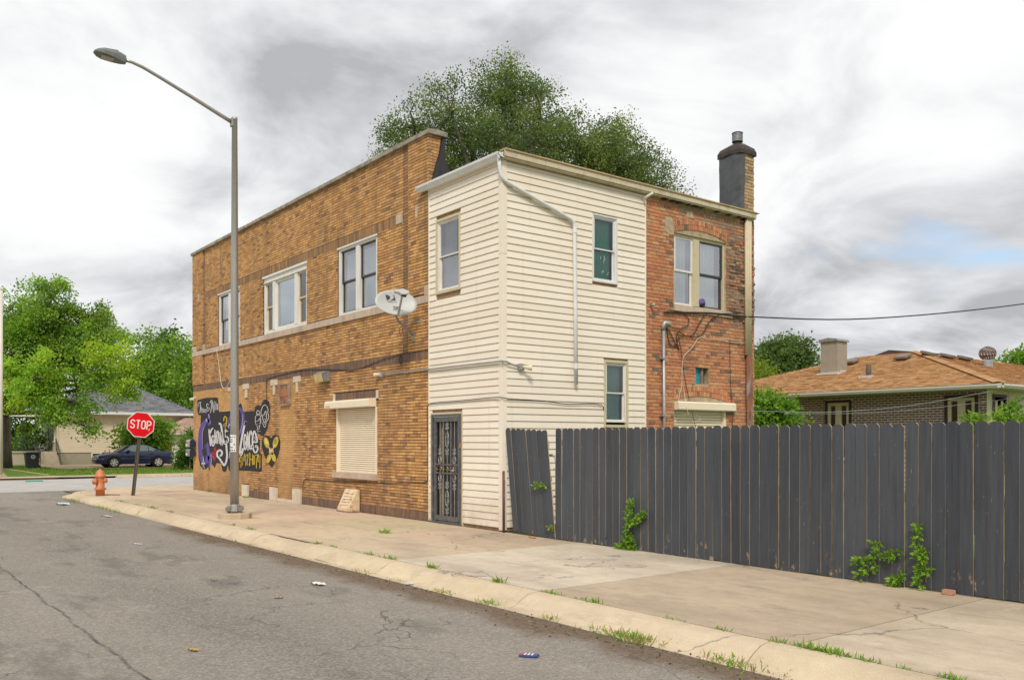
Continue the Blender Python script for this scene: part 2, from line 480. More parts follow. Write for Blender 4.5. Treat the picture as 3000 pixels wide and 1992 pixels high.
# corner area round the street corner, with the curved kerb
def arc(cx, cy, r, a0, a1, n):
    return [(cx + r * math.cos(math.radians(a0 + (a1 - a0) * i / n)), cy + r * math.sin(math.radians(a0 + (a1 - a0) * i / n))) for i in range(n + 1)]
CR = 3.0
CXc, CYc = -17.2, -3.45 + CR
slab([(-16.2 - G2, -0.02), (-16.2 - G2, -3.44)] + arc(CXc, CYc, CR - 0.01, -90, -180, 10) + [(-20.19, -0.02)], (1.0, 0.99, 0.97))
for y0 in (0.0, 4.0, 8.0, 12.0, 16.0, 20.0):
    slab([(-20.19, y0), (-17.3, y0), (-17.3, y0 + 3.985), (-20.19, y0 + 3.985)], (1, 1, 1))

# kerb: rolled concrete profile swept along the pavement edge, cut into segments
PROF = [(0.0, -0.12), (0.0, -0.004), (0.008, 0.002), (0.10, 0.0), (0.17, -0.012), (0.25, -0.05), (0.33, -0.105), (0.40, -0.129), (0.52, -0.127), (0.52, -0.15)]
def kerb_path():
    p = [(x, -3.45, 0, -1) for x in np.arange(24.0, -17.2, -0.25)]
    for i in range(0, 13):
        a = math.radians(-90 - 90 * i / 12)
        p.append((CXc + CR * math.cos(a), CYc + CR * math.sin(a), math.cos(a), math.sin(a)))
    p += [(-20.2, y, -1, 0) for y in np.arange(0.0, 26.0, 0.5)]
    return p
KP = kerb_path()
kerb = struct(MB().box(-17, 24, -3.46, -3.44, -0.16, -0.13).build('kerb', M_KERB))
cuts = [24.0, 20.8, 17.7, 14.6, 11.5, 8.45, 5.42, 2.25, -0.15, -2.2, -4.15, -7.1, -10.3, -13.3, -15.9]
def kerb_segments():
    seg = []; ci = 1; segs = []
    for p in KP:
        seg.append(p)
        if p[1] == -3.45 and ci < len(cuts) and p[0] <= cuts[ci]:
            segs.append((seg, ci)); seg = [p]; ci += 1
        elif p[0] < -20.1 and len(seg) > 7:
            segs.append((seg, 99)); seg = [p]
        elif p[1] > -3.45 and p[0] > -20.1 and len(seg) >= 6:
            segs.append((seg, 98)); seg = [p]
    if len(seg) > 1: segs.append((seg, 97))
    return segs
for seg, ci in kerb_segments():
    m = MB(); tone = random.uniform(0.93, 1.04); m.col = (tone, tone, tone * random.uniform(0.97, 1.0))
    n = len(PROF); pts = []
    for j, (x, y, nx, ny) in enumerate(seg):
        e = 0.006
        if j == 0 or j == len(seg) - 1:
            q = seg[1] if j == 0 else seg[-2]
            L = math.hypot(q[0] - x, q[1] - y) or 1
            x += (q[0] - x) / L * e; y += (q[1] - y) / L * e
        low = 1.0
        if ci == 9 and ny == -1:                   # dropped kerb beside the lamp
            low = 0.8 if 1 < j < len(seg) - 2 else 0.9
        for d, z in PROF:
            zz = z if z < -0.119 else -0.119 + (z + 0.119) * low
            pts.append((x + nx * d, y + ny * d, zz + random.uniform(-0.0015, 0.0015)))
    fs = []
    for j in range(len(seg) - 1):
        for k_ in range(n - 1):
            fs.append((j * n + k_, j * n + k_ + 1, (j + 1) * n + k_ + 1, (j + 1) * n + k_))
    fs.append(tuple(range(n - 1, -1, -1))); fs.append(tuple((len(seg) - 1) * n + k_ for k_ in range(n)))
    m._add(pts, fs)
    m.build('kerb_stone', M_KERB, kerb)
jm = MB()
jm.quad((-17.0, -3.46, -0.014), (24, -3.46, -0.014), (24, -3.415, -0.014), (-17.0, -3.415, -0.014))
jm.build('joint_soil', M('joint_dirt', (0.10, 0.07, 0.04), 1.0, 0.4, 20), kerb, fix=False)
# kerbs of the cross street, far side
fk = struct(MB().box(-31.95, -31.62, -119, 119, -0.15, -0.135).build('far_kerb', M_KERB))
y = -119.0
while y < 119:
    if not (-9 < y < -1.2):
        m = MB(); m.col = (0.97, 0.95, 0.92)
        m.prism([(-31.95, -0.13), (-31.95, -0.02), (-31.66, -0.02), (-31.60, -0.04), (-31.56, -0.125)], y, y + 3.0 - 0.02, 'uz')
        o = m.build('kerb_stone', M_KERB, fk)
    y += 3.0
m = MB(); m.col = (0.9, 0.88, 0.84)
m.quad((-33.9, -60, -0.048), (-31.9, -60, -0.048), (-31.9, 60, -0.048), (-33.9, 60, -0.048))
struct(m.build('far_pavement', M_PAVE, fix=False))
m = MB(); m.col = (0.85, 0.8, 0.74)
m.quad((-56, -3.2, -0.044), (-36, -3.6, -0.044), (-31.7, -6.5, -0.11), (-31.7, -1.5, -0.11), (-36, -1.2, -0.044), (-56, -1.6, -0.044))
struct(m.build('driveway', M_PAVE, fix=False))
m = MB(); m.col = (0.9, 0.84, 0.76)
m.quad((-54, 0.8, -0.04), (-43.3, 0.8, -0.04), (-43.3, 11.5, -0.04), (-54, 11.5, -0.04))
struct(m.build('parking_pad', M_PAVE, fix=False))

# ------------------------------------------------------------------ brick materials
def mat_brick(name, streak=True, dark=(0.12, 0.065, 0.028), amt=0.55, soot_shade=None):
    k = NT(name)
    t = k.attr('tone')
    if streak:
        s = k.noise(1.0, 3, 0.6, (17, 17, 4.5))
        c = k.mix(k.ramp(s, [(0.42, 0.0), (0.60, amt)]), t, dark, 'MIX')
        g = k.noise(1.0, 2, 0.5, (11, 11, 3))
        c = k.mix(k.ramp(g, [(0.52, 0.0), (0.68, 0.5)]), c, k.mix(1.0, t, (1.35, 1.3, 1.1), 'MULTIPLY'))
    else:
        c = k.mix(k.ramp(k.noise(14, 4, 0.65), [(0.35, 0.0), (0.75, amt)]), t, dark)
    big = k.noise(0.5, 5, 0.6, (1, 1, 0.6))
    c = k.mix(k.ramp(big, [(0.48, 0.0), (0.75, 0.38)]), c, k.mix(1.0, c, (0.5, 0.42, 0.36), 'MULTIPLY'))
    if soot_shade: c = soot_shade(k, c)
    c = k.mix(0.12, c, k.ramp(k.noise(140, 2), [(0.3, 0.02), (0.7, 0.6)]))
    k.color(c); k.rough(0.85); k.p.inputs['Specular IOR Level'].default_value = 0.35
    k.bump(k.noise(90, 3, 0.65), 0.35, 0.006)
    return k.m
def soot_shade_street(k, c):
    X, Y, Z = k.xyz()
    # rain wash below the parapet and grime at the wall foot that also paints in contact shade
    st = k.noise(1.0, 4, 0.6, (2.2, 1, 0.25))
    foot = k.math('MULTIPLY', k.ramp(k.math('DIVIDE', Z, 0.9), [(0.1, 0.9), (1.0, 0.0)]), k.ramp(k.noise(1.6, 4), [(0.35, 0.2), (0.65, 1.0)]))
    c = k.mix(k.math('MULTIPLY', foot, 0.75), c, (0.10, 0.055, 0.032))
    return k.mix(k.math('MULTIPLY', k.ramp(st, [(0.50, 0.0), (0.72, 0.6)]), k.ramp(k.noise(0.7, 3), [(0.4, 0.35), (0.6, 1.0)])), c, (0.15, 0.09, 0.05))
M_BRICK = mat_brick('street_brick', True, (0.27, 0.14, 0.055), 0.30, soot_shade_street)
M_INFILL = mat_brick('infill_brick', False, (0.34, 0.19, 0.07), 0.35, soot_shade_street)
M_SOLD = mat_brick('dark_soldier_brick', True, (0.08, 0.045, 0.03), 0.5)
M_RED = mat_brick('common_brick', False, (0.40, 0.24, 0.14), 0.5)
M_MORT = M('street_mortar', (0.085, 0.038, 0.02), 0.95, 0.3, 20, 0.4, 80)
M_MORT2 = M('rear_mortar', (0.46, 0.36, 0.235), 0.95, 0.3, 10, 0.5, 60, dirt=(0.22, 0.15, 0.10), dirt_amt=0.6)
M_BMORT = M('white_mortar', (0.76, 0.72, 0.66), 0.9, 0.15, 10, 0.3, 80)
M_STONE = M('limestone', (0.56, 0.44, 0.34), 0.8, 0.2, 5, 0.25, 70, stretch=(1, 1, 0.4), dirt=(0.28, 0.21, 0.16), dirt_amt=0.5)
M_COPE = M('coping_stone', (0.36, 0.31, 0.25), 0.9, 0.3, 5, 0.4, 60, dirt=(0.10, 0.085, 0.07), dirt_amt=0.8, dscale=3)
M_CREAMP = M('painted_stone', (0.66, 0.57, 0.45), 0.75, 0.15, 5, 0.2, 60, dirt=(0.4, 0.31, 0.22), dirt_amt=0.5)
M_WHITE = M('white_window_paint', (0.75, 0.73, 0.69), 0.55, 0.08, 8, 0.15, 60, stretch=(1, 1, 0.3), dirt=(0.5, 0.46, 0.4), dirt_amt=0.35, dscale=5)
M_DKFRAME = M('dark_sash', (0.045, 0.045, 0.055), 0.45, 0.2, 10)
M_BEIGE = M('beige_trim', (0.62, 0.53, 0.36), 0.6, 0.12, 6, 0.15, 50, dirt=(0.36, 0.27, 0.15), dirt_amt=0.6, dscale=6)
def mat_vinyl():
    k = NT('cream_vinyl')
    oi = k.n('ShaderNodeObjectInfo')
    X, Y, Z = k.xyz()
    c = k.mix(oi.outputs['Random'], (0.82, 0.735, 0.615), (0.88, 0.80, 0.69))
    c = k.mix(k.ramp(k.noise(0.9, 5, 0.65), [(0.42, 0.0), (0.7, 0.4)]), c, (0.75, 0.63, 0.49))
    st = k.noise(1.0, 5, 0.65, (7, 7, 0.35))
    c = k.mix(k.ramp(st, [(0.58, 0.0), (0.76, 0.34)]), c, (0.62, 0.49, 0.35))
    foot = k.math('MULTIPLY', k.ramp(k.math('DIVIDE', Z, 0.9), [(0.0, 0.75), (1.0, 0.0)]), k.ramp(k.noise(3, 5, 0.7), [(0.35, 0.2), (0.65, 1.0)]))
    c = k.mix(foot, c, (0.50, 0.40, 0.27))  # dirt at the foot, doubling as contact shade put into the colour
    spk = k.math('MULTIPLY', k.ramp(k.voro(9.0), [(0.03, 1.0), (0.06, 0.0)]), k.ramp(k.noise(2.2, 2), [(0.56, 0.0), (0.62, 0.7)]))
    c = k.mix(spk, c, (0.22, 0.16, 0.10))
    k.color(c); k.rough(0.5); k.bump(k.noise(1.0, 2, 0.5, (1.3, 1.3, 6)), 0.12, 0.02)
    return k.m
M_CREAM = mat_vinyl()
M_ALU = M('white_aluminium', (0.74, 0.75, 0.76), 0.38, 0.06, 5, dirt=(0.52, 0.5, 0.47), dirt_amt=0.4, dscale=3)
M_ROOFB = M('black_roofing', (0.035, 0.032, 0.035), 0.6, 0.4, 6, 0.3, 30)
M_TAR = M('roofing_wrap', (0.085, 0.092, 0.10), 0.55, 0.25, 1.6, 0.4, 6, dirt=(0.05, 0.045, 0.045), dirt_amt=0.8, dscale=1.3)
M_ROOM = M('dim_room', (0.06, 0.06, 0.065), 0.9, 0.2, 3)
M_CURT = M('white_curtain', (0.85, 0.86, 0.86), 0.9, 0.12, 3, 0.5, 9, stretch=(1, 1, 0.15))
M_GREYS = M('grey_screen', (0.36, 0.36, 0.36), 0.7, 0.15, 4)
M_GREENB = M('green_blind', (0.06, 0.42, 0.27), 0.6, 0.15, 3)
M_SKYBLIND = M('sky_reflection_blue', (0.72, 0.84, 0.92), 0.8, 0.08, 2)  # pale blue carries the sky's reflection as a colour
M_GALV = M('galvanised_steel', (0.42, 0.43, 0.44), 0.45, 0.2, 8, metal=0.5, dirt=(0.3, 0.28, 0.25), dirt_amt=0.5)
M_CABLE = M('black_cable', (0.025, 0.022, 0.022), 0.6, 0.2, 10)
M_WCABLE = M('white_cable', (0.66, 0.60, 0.52), 0.6, 0.15, 10)
def mat_glass(name, refl=0.22, tint=(0.9, 0.94, 0.96)):
    k = NT(name); k.t.nodes.remove(k.p)
    gl = k.n('ShaderNodeBsdfGlossy'); gl.inputs['Roughness'].default_value = 0.03; gl.inputs['Color'].default_value = (0.95, 0.97, 1, 1)
    tr = k.n('ShaderNodeBsdfTransparent'); tr.inputs['Color'].default_value = (*tint, 1)
    lw = k.n('ShaderNodeFresnel'); lw.inputs['IOR'].default_value = 1.5
    f = k.math('ADD', k.math('MULTIPLY', lw.outputs[0], 1.0), refl, True)
    mx = k.n('ShaderNodeMixShader'); k.link(f, mx.inputs[0]); k.link(tr.outputs[0], mx.inputs[1]); k.link(gl.outputs[0], mx.inputs[2])
    k.link(mx.outputs[0], k.out.inputs[0])
    return k.m
M_GLASS = mat_glass('window_glass', 0.32)
M_GLASSR = mat_glass('rear_glass', 0.05)
M_GLASSD = mat_glass('dark_glass', 0.10, (0.4, 0.45, 0.47))

PAL_STREET = [((0.63, 0.325, 0.095), 5), ((0.70, 0.385, 0.13), 4), ((0.53, 0.255, 0.07), 5), ((0.46, 0.22, 0.07), 2.2), ((0.37, 0.18, 0.066), 1.2), ((0.57, 0.31, 0.13), 2), ((0.25, 0.125, 0.06), 0.5)]
PAL_INFILL = [((0.66, 0.355, 0.115), 5), ((0.69, 0.38, 0.13), 5), ((0.61, 0.325, 0.10), 4)]
PAL_SOLD = [((0.19, 0.10, 0.055), 4), ((0.24, 0.125, 0.06), 3), ((0.15, 0.08, 0.05), 3)]
PAL_SOLD2 = [((0.30, 0.155, 0.055), 4), ((0.38, 0.20, 0.07), 3), ((0.21, 0.11, 0.05), 3)]
PAL_RED = [((0.66, 0.22, 0.078), 5), ((0.57, 0.17, 0.06), 4), ((0.70, 0.27, 0.095), 4), ((0.50, 0.21, 0.10), 3), ((0.66, 0.36, 0.16), 2.5), ((0.24, 0.10, 0.06), 1.5), ((0.12, 0.08, 0.07), 0.4)]
PAL_WORN = [((0.34, 0.20, 0.13), 4), ((0.30, 0.14, 0.09), 3), ((0.36, 0.25, 0.17), 3), ((0.42, 0.16, 0.075), 2)]
PAL_TAN = [((0.50, 0.31, 0.14), 4), ((0.40, 0.25, 0.12), 3), ((0.55, 0.38, 0.19), 3), ((0.30, 0.19, 0.11), 2)]
PAL_BROWN = [((0.17, 0.085, 0.06), 5), ((0.21, 0.105, 0.07), 4), ((0.14, 0.07, 0.052), 4), ((0.25, 0.14, 0.10), 1.5)]
def pick(pal):
    r = random.random() * sum(w for _, w in pal)
    for c, w in pal:
        r -= w
        if r <= 0: break
    q = random.uniform(0.9, 1.1)
    return tuple(x * q for x in c)

class BrickSet:
    """bricks of one wall: (u0,u1,d0,d1,z0,z1,colour). the ones that show largest become objects, the rest one mesh"""
    def __init__(self, tf): self.tf = tf; self.b = {}
    def add(self, mat, u0, u1, z0, z1, col, d=0.0, back=-0.05):
        self.b.setdefault(mat.name, (mat, []))[1].append((u0, u1, back, d, z0, z1, col))
    def build(self, parent, size, single):
        """size(u,z) -> how large a brick there shows; the first `single` become objects"""
        allb = [(size(0.5 * (q[0] + q[1]), 0.5 * (q[4] + q[5])), mn, i) for mn, (mt, l) in self.b.items() for i, q in enumerate(l)]
        allb.sort(reverse=True)
        pickset = set((mn, i) for _, mn, i in allb[:single])
        for mn, (mt, l) in self.b.items():
            meshes = {}
            m = MB(self.tf)
            for i, q in enumerate(l):
                u0, u1, d0, d1, z0, z1, col = q
                if (mn, i) in pickset:
                    key = (round(col[0] * 12), round((u1 - u0) * 100), round((z1 - z0) * 100))
                    cen = self.tf(0.5 * (u0 + u1), d1, 0.5 * (z0 + z1))
                    if key not in meshes:
                        bm_ = MB(lambda u, d, z, c0=self.tf(0, 0, 0): tuple(a - b for a, b in zip(self.tf(u, d, z), c0)))
                        bm_.col = col
                        hu, hz = 0.5 * (u1 - u0), 0.5 * (z1 - z0)
                        bm_.box(-hu, hu, d0 - d1, 0, -hz, hz)
                        o = bm_.build('brick', mt, parent, bevel=0.002)
                        meshes[key] = o.data
                    else:
                        o = bpy.data.objects.new('brick', meshes[key]); COL.objects.link(o); o.parent = parent
                    o.location = cen
                else:
                    m.col = col
                    # five faces: no back
                    p = [(u0, d0, z0), (u1, d0, z0), (u1, d0, z1), (u0, d0, z1), (u0, d1, z0), (u1, d1, z0), (u1, d1, z1), (u0, d1, z1)]
                    m._add(p, [(4, 5, 6, 7), (0, 1, 5, 4), (3, 7, 6, 2), (0, 4, 7, 3), (1, 2, 6, 5)])
            if m.v:
                o = m.build('brickwork', mt, parent, fix=False)
                o['kind'] = 'stuff'

def subtract(ivs, a, b):
    out = []
    for s, e in ivs:
        if b <= s or a >= e: out.append((s, e)); continue
        if a > s: out.append((s, a))
        if b < e: out.append((b, e))
    return out
def lay(bs, u0, u1, z0, z1, course, length, joint, holes, style, depth=lambda u, z: random.uniform(-0.002, 0.002), header=0, jv=None):
    """running bond between u0..u1, z0..z1; holes(z)-> list of (a,b) to leave out; style(u,z)->(material, palette) or None"""
    k = 0; z = z0
    while z + course * 0.5 < z1:
        zt = min(z + course, z1)
        ivs = [(u0, u1)]
        for a, b in holes(0.5 * (z + zt)): ivs = subtract(ivs, a, b)
        L = length if not (header and k % header == header - 1) else length * 0.5
        for s, e in ivs:
            st = math.floor((s - u0) / L) * L + u0 + (0.5 * L if k % 2 else 0.0) - L
            q = st
            while q < e:
                a, b = max(q, s), min(q + L, e)
                if b - a > 0.025:
                    sty = style(0.5 * (a + b), 0.5 * (z + zt))
                    if sty:
                        d = depth(0.5 * (a + b), 0.5 * (z + zt))
                        if d is not None:
                            jz, ju = (joint, jv or joint) if len(sty) < 3 else sty[2]
                            bs.add(sty[0], a + ju / 2, b - ju / 2, z + jz / 2, zt - jz / 2, pick(sty[1]), d)
                q += L
        z += course; k += 1
def soldiers(bs, u0, u1, z0, z1, pitch, joint, mat, pal, d=0.004):
    n = max(1, round((u1 - u0) / pitch)); p = (u1 - u0) / n
    for i in range(n):
        bs.add(mat, u0 + i * p + joint / 2, u0 + (i + 1) * p - joint / 2, z0 + joint / 2, z1 - joint / 2, pick(pal), d + random.uniform(-0.002, 0.002))
def core(tf, u0, u1, z0, z1, holes, d, reveal=0.14):
    """flat mortar face with rectangular openings and their reveals"""
    m = MB(tf)
    us = sorted(set([u0, u1] + [h[0] for h in holes] + [h[1] for h in holes])); zs = sorted(set([z0, z1] + [h[2] for h in holes] + [h[3] for h in holes]))
    for i in range(len(us) - 1):
        for j in range(len(zs) - 1):
            cu, cz = 0.5 * (us[i] + us[i + 1]), 0.5 * (zs[j] + zs[j + 1])
            if any(h[0] < cu < h[1] and h[2] < cz < h[3] for h in holes): continue
            m.quad((us[i], d, zs[j]), (us[i + 1], d, zs[j]), (us[i + 1], d, zs[j + 1]), (us[i], d, zs[j + 1]))
    for h in holes:
        a, b, c, e = h[:4]
        for p, q in (((a, c), (a, e)), ((a, e), (b, e)), ((b, e), (b, c)), ((b, c), (a, c))):
            m.quad((p[0], d, p[1]), (q[0], d, q[1]), (q[0], -reveal, q[1]), (p[0], -reveal, p[1]))
    return m

# ------------------------------------------------------------------ the corner building
BLD = thing('corner_building', 'two-storey tan brick corner building with cream siding addition and red brick rear', 'building', (-8.6, 3.7, 0))
XL, XB = -17.30, -2.455           # brick street wall from XL to XB, cream siding from XB to the corner at x = 0
YB = 7.335                        # depth of the building
ZR, ZP = 6.74, 7.86               # roof line of the addition, parapet under the coping
WINS = [(-14.885, -13.0, 4.595, 6.262), (-11.20, -8.32, 4.60, 6.255), (-6.575, -4.632, 4.62, 6.262)]
SHUT = (-6.60, -4.625, 0.89, 2.40)
# --- street wall
holes_core = [(a, b, c, d) for a, b, c, d in WINS] + [SHUT]
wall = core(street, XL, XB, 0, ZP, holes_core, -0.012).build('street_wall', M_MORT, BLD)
bs = BrickSet(street)
STONES = [(-12.734, -12.26, 3.15, 3.31), (-12.56, -12.39, 2.89, 3.15), (-10.63, -10.17, 3.155, 3.32), (-10.47, -10.34, 2.90, 3.155), (-9.13, -8.66, 3.165, 3.325), (-8.957, -8.828, 2.90, 3.165), (-13.97, -13.76, 3.15, 3.28),
          (-12.734, -12.26, 0, 0.35), (-10.646, -10.17, 0, 0.365), (-9.116, -8.606, 0, 0.385),
          (-6.783, -6.676, 2.57, 2.77), (-4.657, -4.566, 2.575, 2.775), (-3.775, -3.52, 6.27, 6.475), (-2.995, -2.88, 6.265, 6.54), (-16.77, -16.62, 6.285, 6.535), (-2.64, XB, 4.61, 4.82), (XL, -16.9, 4.61, 4.80), (-16.3, -16.09, 4.61, 4.80), (-2.64 - 0.62, -2.64, 4.61, 4.68)]
STONES = STONES[:-1]
def s_holes(z):
    h = [(a, b) for a, b, c, d in WINS + STONES + [SHUT] if c - 0.005 < z < d + 0.005]
    if 4.44 < z < 4.61: h.append((XL, XB))                     # stone sill band
    if 3.285 < z < 3.50: h.append((XL, XB))                    # dark soldier band
    if z < 0.20: h += [(-12.26, -10.646), (-8.606, XB)]        # soldier base
    if 6.262 < z < 6.472: h.append((-16.06, -3.775))           # lintel soldiers
    if 2.565 < z < 2.77: h.append((-6.783, -4.566))
    if 0.755 < z < 0.90: h.append((-6.75, -4.575))
    if z < 0.08: h.append((-10.17, -9.116))
    return h
def s_style(u, z):
    if z < 3.285 and (u < -12.40 or -10.17 < u < -9.116): return (M_INFILL, PAL_INFILL, (0.005, 0.002))
    return (M_BRICK, PAL_STREET)
def s_depth(u, z):
    r = random.uniform(-0.002, 0.002)
    if z < 3.285 and (u < -12.40 or -10.17 < u < -9.116): return -0.003 + r * 0.5
    if u < -16.26 or u > -3.25: return 0.030 + r if z > 3.5 else 0.012 + r      # end piers stand slightly forward
    return r
lay(bs, XL, XB, 0.0, 3.30, 0.0635, 0.212, 0.0115, s_holes, s_style, s_depth, jv=0.0025)
PAL_PIER = [((0.34, 0.165, 0.06), 4), ((0.27, 0.13, 0.052), 3), ((0.45, 0.22, 0.075), 2)]
for u0, u1, dk in ((XL, -16.27, 0), (-16.27, -16.10, 1), (-16.10, -3.507, 0), (-3.507, -3.246, 1), (-3.246, XB, 0)):
    lay(bs, u0, u1, 3.4925, ZP, 0.0635, 0.212, 0.0115, s_holes, (lambda u, z: (M_BRICK, PAL_PIER)) if dk else s_style, (lambda u, z: random.uniform(-0.012, -0.008)) if dk else s_depth, jv=0.0025)
soldiers(bs, XL, XB, 3.287, 3.50, 0.0655, 0.008, M_SOLD, PAL_SOLD, 0.006)
for a, b in ((-12.26, -10.646), (-8.606, XB)): soldiers(bs, a, b, 0.0, 0.205, 0.0655, 0.008, M_SOLD, PAL_SOLD, 0.004)
soldiers(bs, -16.06, -3.775, 6.262, 6.472, 0.0655, 0.008, M_BRICK, PAL_SOLD2, 0.004)
soldiers(bs, -6.676, -4.657, 2.57, 2.77, 0.0655, 0.008, M_SOLD, PAL_SOLD, 0.006)
bs.build(wall, lambda u, z: -math.hypot(u - CAM[0], CAM[1]) - 0.25 * max(0, z - 4.2), 300)
for s in STONES:
    MB(street).box(s[0] + 0.004, s[1] - 0.004, -0.04, 0.022 if s[3] > 0.5 else 0.05, s[2] + 0.003, s[3] - 0.003).build('stone_block', M_CREAMP if s[3] < 3.4 else M_STONE, wall, bevel=0.004)
# stone sill band, in lengths
bx = [XL - 0.02, -16.1, -14.95, -12.95, -11.35, -8.25, -6.7, -4.55, -3.3, XB]
for i in range(len(bx) - 1):
    MB(street).box(bx[i] + 0.003, bx[i + 1] - 0.003, -0.05, 0.045, 4.447, 4.605).build('sill_stone', M_STONE, wall, bevel=0.004)
MB(street).box(-6.75, -4.575, -0.13, 0.07, 0.755, 0.892).build('window_sill', M_STONE, wall, bevel=0.006)
MB(street).box(-10.166, -9.12, -0.05, 0.03, 0.0, 0.075).build('door_sill', M_CREAMP, wall, bevel=0.005)
# faded square outline box high on the infill
pl = MB(street).box(-9.93, -9.33, 0.0, 0.05, 2.60, 3.15).build('wall_plaque', M('rust_red_panel', (0.30, 0.12, 0.06), 0.8, 0.4, 6, 0.2, 40, dirt=(0.5, 0.42, 0.32), dirt_amt=0.5, dscale=5), BLD, bevel=0.008)
MB(street).box(-9.86, -9.40, 0.051, 0.058, 2.82, 3.02).build('plaque_panel', M('faded_orange', (0.38, 0.16, 0.075), 0.8, 0.2, 8), pl)
for a, b, c, d in ((-9.94, -9.32, 3.13, 3.17), (-9.94, -9.32, 2.58, 2.62), (-9.95, -9.90, 2.6, 3.15), (-9.36, -9.31, 2.6, 3.15)):
    MB(street).box(a, b, 0.0, 0.068, c, d).build('plaque_frame', M('weathered_frame', (0.33, 0.22, 0.16), 0.8, 0.3, 8, dirt=(0.5, 0.45, 0.38), dirt_amt=0.6), pl)
# other walls (never the subject, still walls)
m = MB()
m.quad((XL, 0.007, 0), (XL, YB, 0), (XL, YB, 6.95), (XL, 0.34, 6.95), (XL, 0.34, ZP), (XL, 0.007, ZP))
m.quad((XL, YB, 0), (-0.05, YB, 0), (-0.05, YB, ZR), (XL, YB, ZR))
m.quad((XB, 0.007, 0), (XB, 0.007, ZR), (XB, YB, ZR), (XB, YB, 0))
m.build('rear_walls', M('plain_brick', (0.40, 0.21, 0.08), 0.9, 0.35, 12, 0.4, 30), BLD, fix=False)
# parapet: inside face, return at the end of the brick wall, sloping down towards the yard
m = MB(); m.quad((XL, 0.33, 6.2), (XB, 0.33, 6.2), (XB, 0.33, ZP), (XL, 0.33, ZP)); m.build('parapet_back', M_ROOFB, BLD, fix=False)
bs = BrickSet(rear)
wall_r = MB().box(XB - 0.30, XB - 0.008, 0.0, 0.34, 6.6, ZP).build('parapet_return', M_MORT, BLD)
def pr_tf(u, d, z): return (XB + d, u, z)
bs = BrickSet(pr_tf)
lay(bs, -0.028, 0.30, 6.604, ZP, 0.0635, 0.212, 0.009, lambda z: [(0.12 + 0.16 * (z - 6.9) / 0.95, 1.0)], lambda u, z: (M_BRICK, PAL_STREET))
bs.build(wall_r, lambda u, z: -z, 20)
m = MB()
m.prism([(0.10, 6.70), (0.13, 6.98), (0.30, 7.82), (0.36, 7.83), (0.37, 7.30), (0.42, 7.05), (0.55, 6.74)], XB - 0.32, XB + 0.03, 'dz')
m.build('roof_flashing', M_ROOFB, BLD)
m = MB(); m.prism([(0.0, 6.72), (0.0, 6.78), (0.16, 7.35), (0.30, 7.32), (0.62, 6.80), (0.62, 6.72)], XB - 0.02, XB + 0.16, 'dz'); m.build('tar_patch', M_ROOFB, BLD)
# coping stones
cx_ = XL - 0.06
while cx_ < XB - 0.2:
    e = min(cx_ + random.uniform(0.85, 1.0), XB + 0.07)
    if XB + 0.07 - e < 0.3: e = XB + 0.07
    dz = random.uniform(-0.004, 0.004)
    MB().prism([(-0.075, ZP - 0.003), (-0.075, ZP + 0.085 + dz), (0.15, ZP + 0.115 + dz), (0.40, ZP + 0.085 + dz), (0.40, ZP - 0.003)], cx_ + 0.004, e - 0.004, 'dz').build('coping_stone', M_COPE, BLD, bevel=0.006)
    cx_ = e
# roof decks
m = MB(); m.quad((XB, 0.02, ZR + 0.13), (0.16, 0.02, ZR + 0.13), (0.16, YB, ZR + 0.13), (XB, YB, ZR + 0.13)); m.quad((XL, 0.3, 6.9), (XB, 0.3, 6.9), (XB, YB, 6.9), (XL, YB, 6.9))
m.build('roof', M_ROOFB, BLD, fix=False)
# --- windows
def sash(tf, parent, u0, u1, z0, z1, d, fmat, w=0.05, glass=M_GLASS, back=None, mid=None, bd=-0.13, screen=None):
    """double-hung pair: upper sash set forward of the lower one, frame bars, panes and what hangs behind them"""
    zm = mid if mid is not None else 0.5 * (z0 + z1)
    f = MB(tf)
    for s, (a, b, dd) in enumerate(((zm - 0.02, z1, d), (z0, zm + 0.02, d - 0.03))):
        f.box(u0, u0 + w, dd - 0.03, dd, a, b); f.box(u1 - w, u1, dd - 0.03, dd, a, b)
        f.box(u0 + w, u1 - w, dd - 0.03, dd, a, a + w * 0.85); f.box(u0 + w, u1 - w, dd - 0.03, dd, b - w * 0.85, b)
    o = f.build('sash', fmat, parent)
    MB(tf).quad((u0 + w, d - 0.016, zm), (u1 - w, d - 0.016, zm), (u1 - w, d - 0.016, z1 - w * 0.8), (u0 + w, d - 0.016, z1 - w * 0.8)).build('pane', glass, parent, fix=False)
    MB(tf).quad((u0 + w, d - 0.046, z0 + w * 0.8), (u1 - w, d - 0.046, z0 + w * 0.8), (u1 - w, d - 0.046, zm), (u0 + w, d - 0.046, zm)).build('pane', glass, parent, fix=False)
    if screen:
        MB(tf).quad((u0 + w * .6, d - 0.02, z0 + w * 0.6), (u1 - w * .6, d - 0.02, z0 + w * 0.6), (u1 - w * .6, d - 0.02, zm), (u0 + w * .6, d - 0.02, zm)).build('insect_screen', screen, parent, fix=False)
    if back:
        for (bm_, a, b, c, e) in back:
            n = 14; m = MB(tf)
            ua, ub = u0 + (u1 - u0) * a, u0 + (u1 - u0) * b; za, zb = z0 + (z1 - z0) * c, z0 + (z1 - z0) * e
            for i in range(n):
                q0, q1 = ua + (ub - ua) * i / n, ua + (ub - ua) * (i + 1) / n
                o0, o1 = (0.012 if i % 2 else -0.012), (0.012 if (i + 1) % 2 else -0.012)
                m.quad((q0, bd + o0, za), (q1, bd + o1, za), (q1, bd + o1, zb), (q0, bd + o0, zb))
            m.build('curtain', bm_, parent, fix=False)
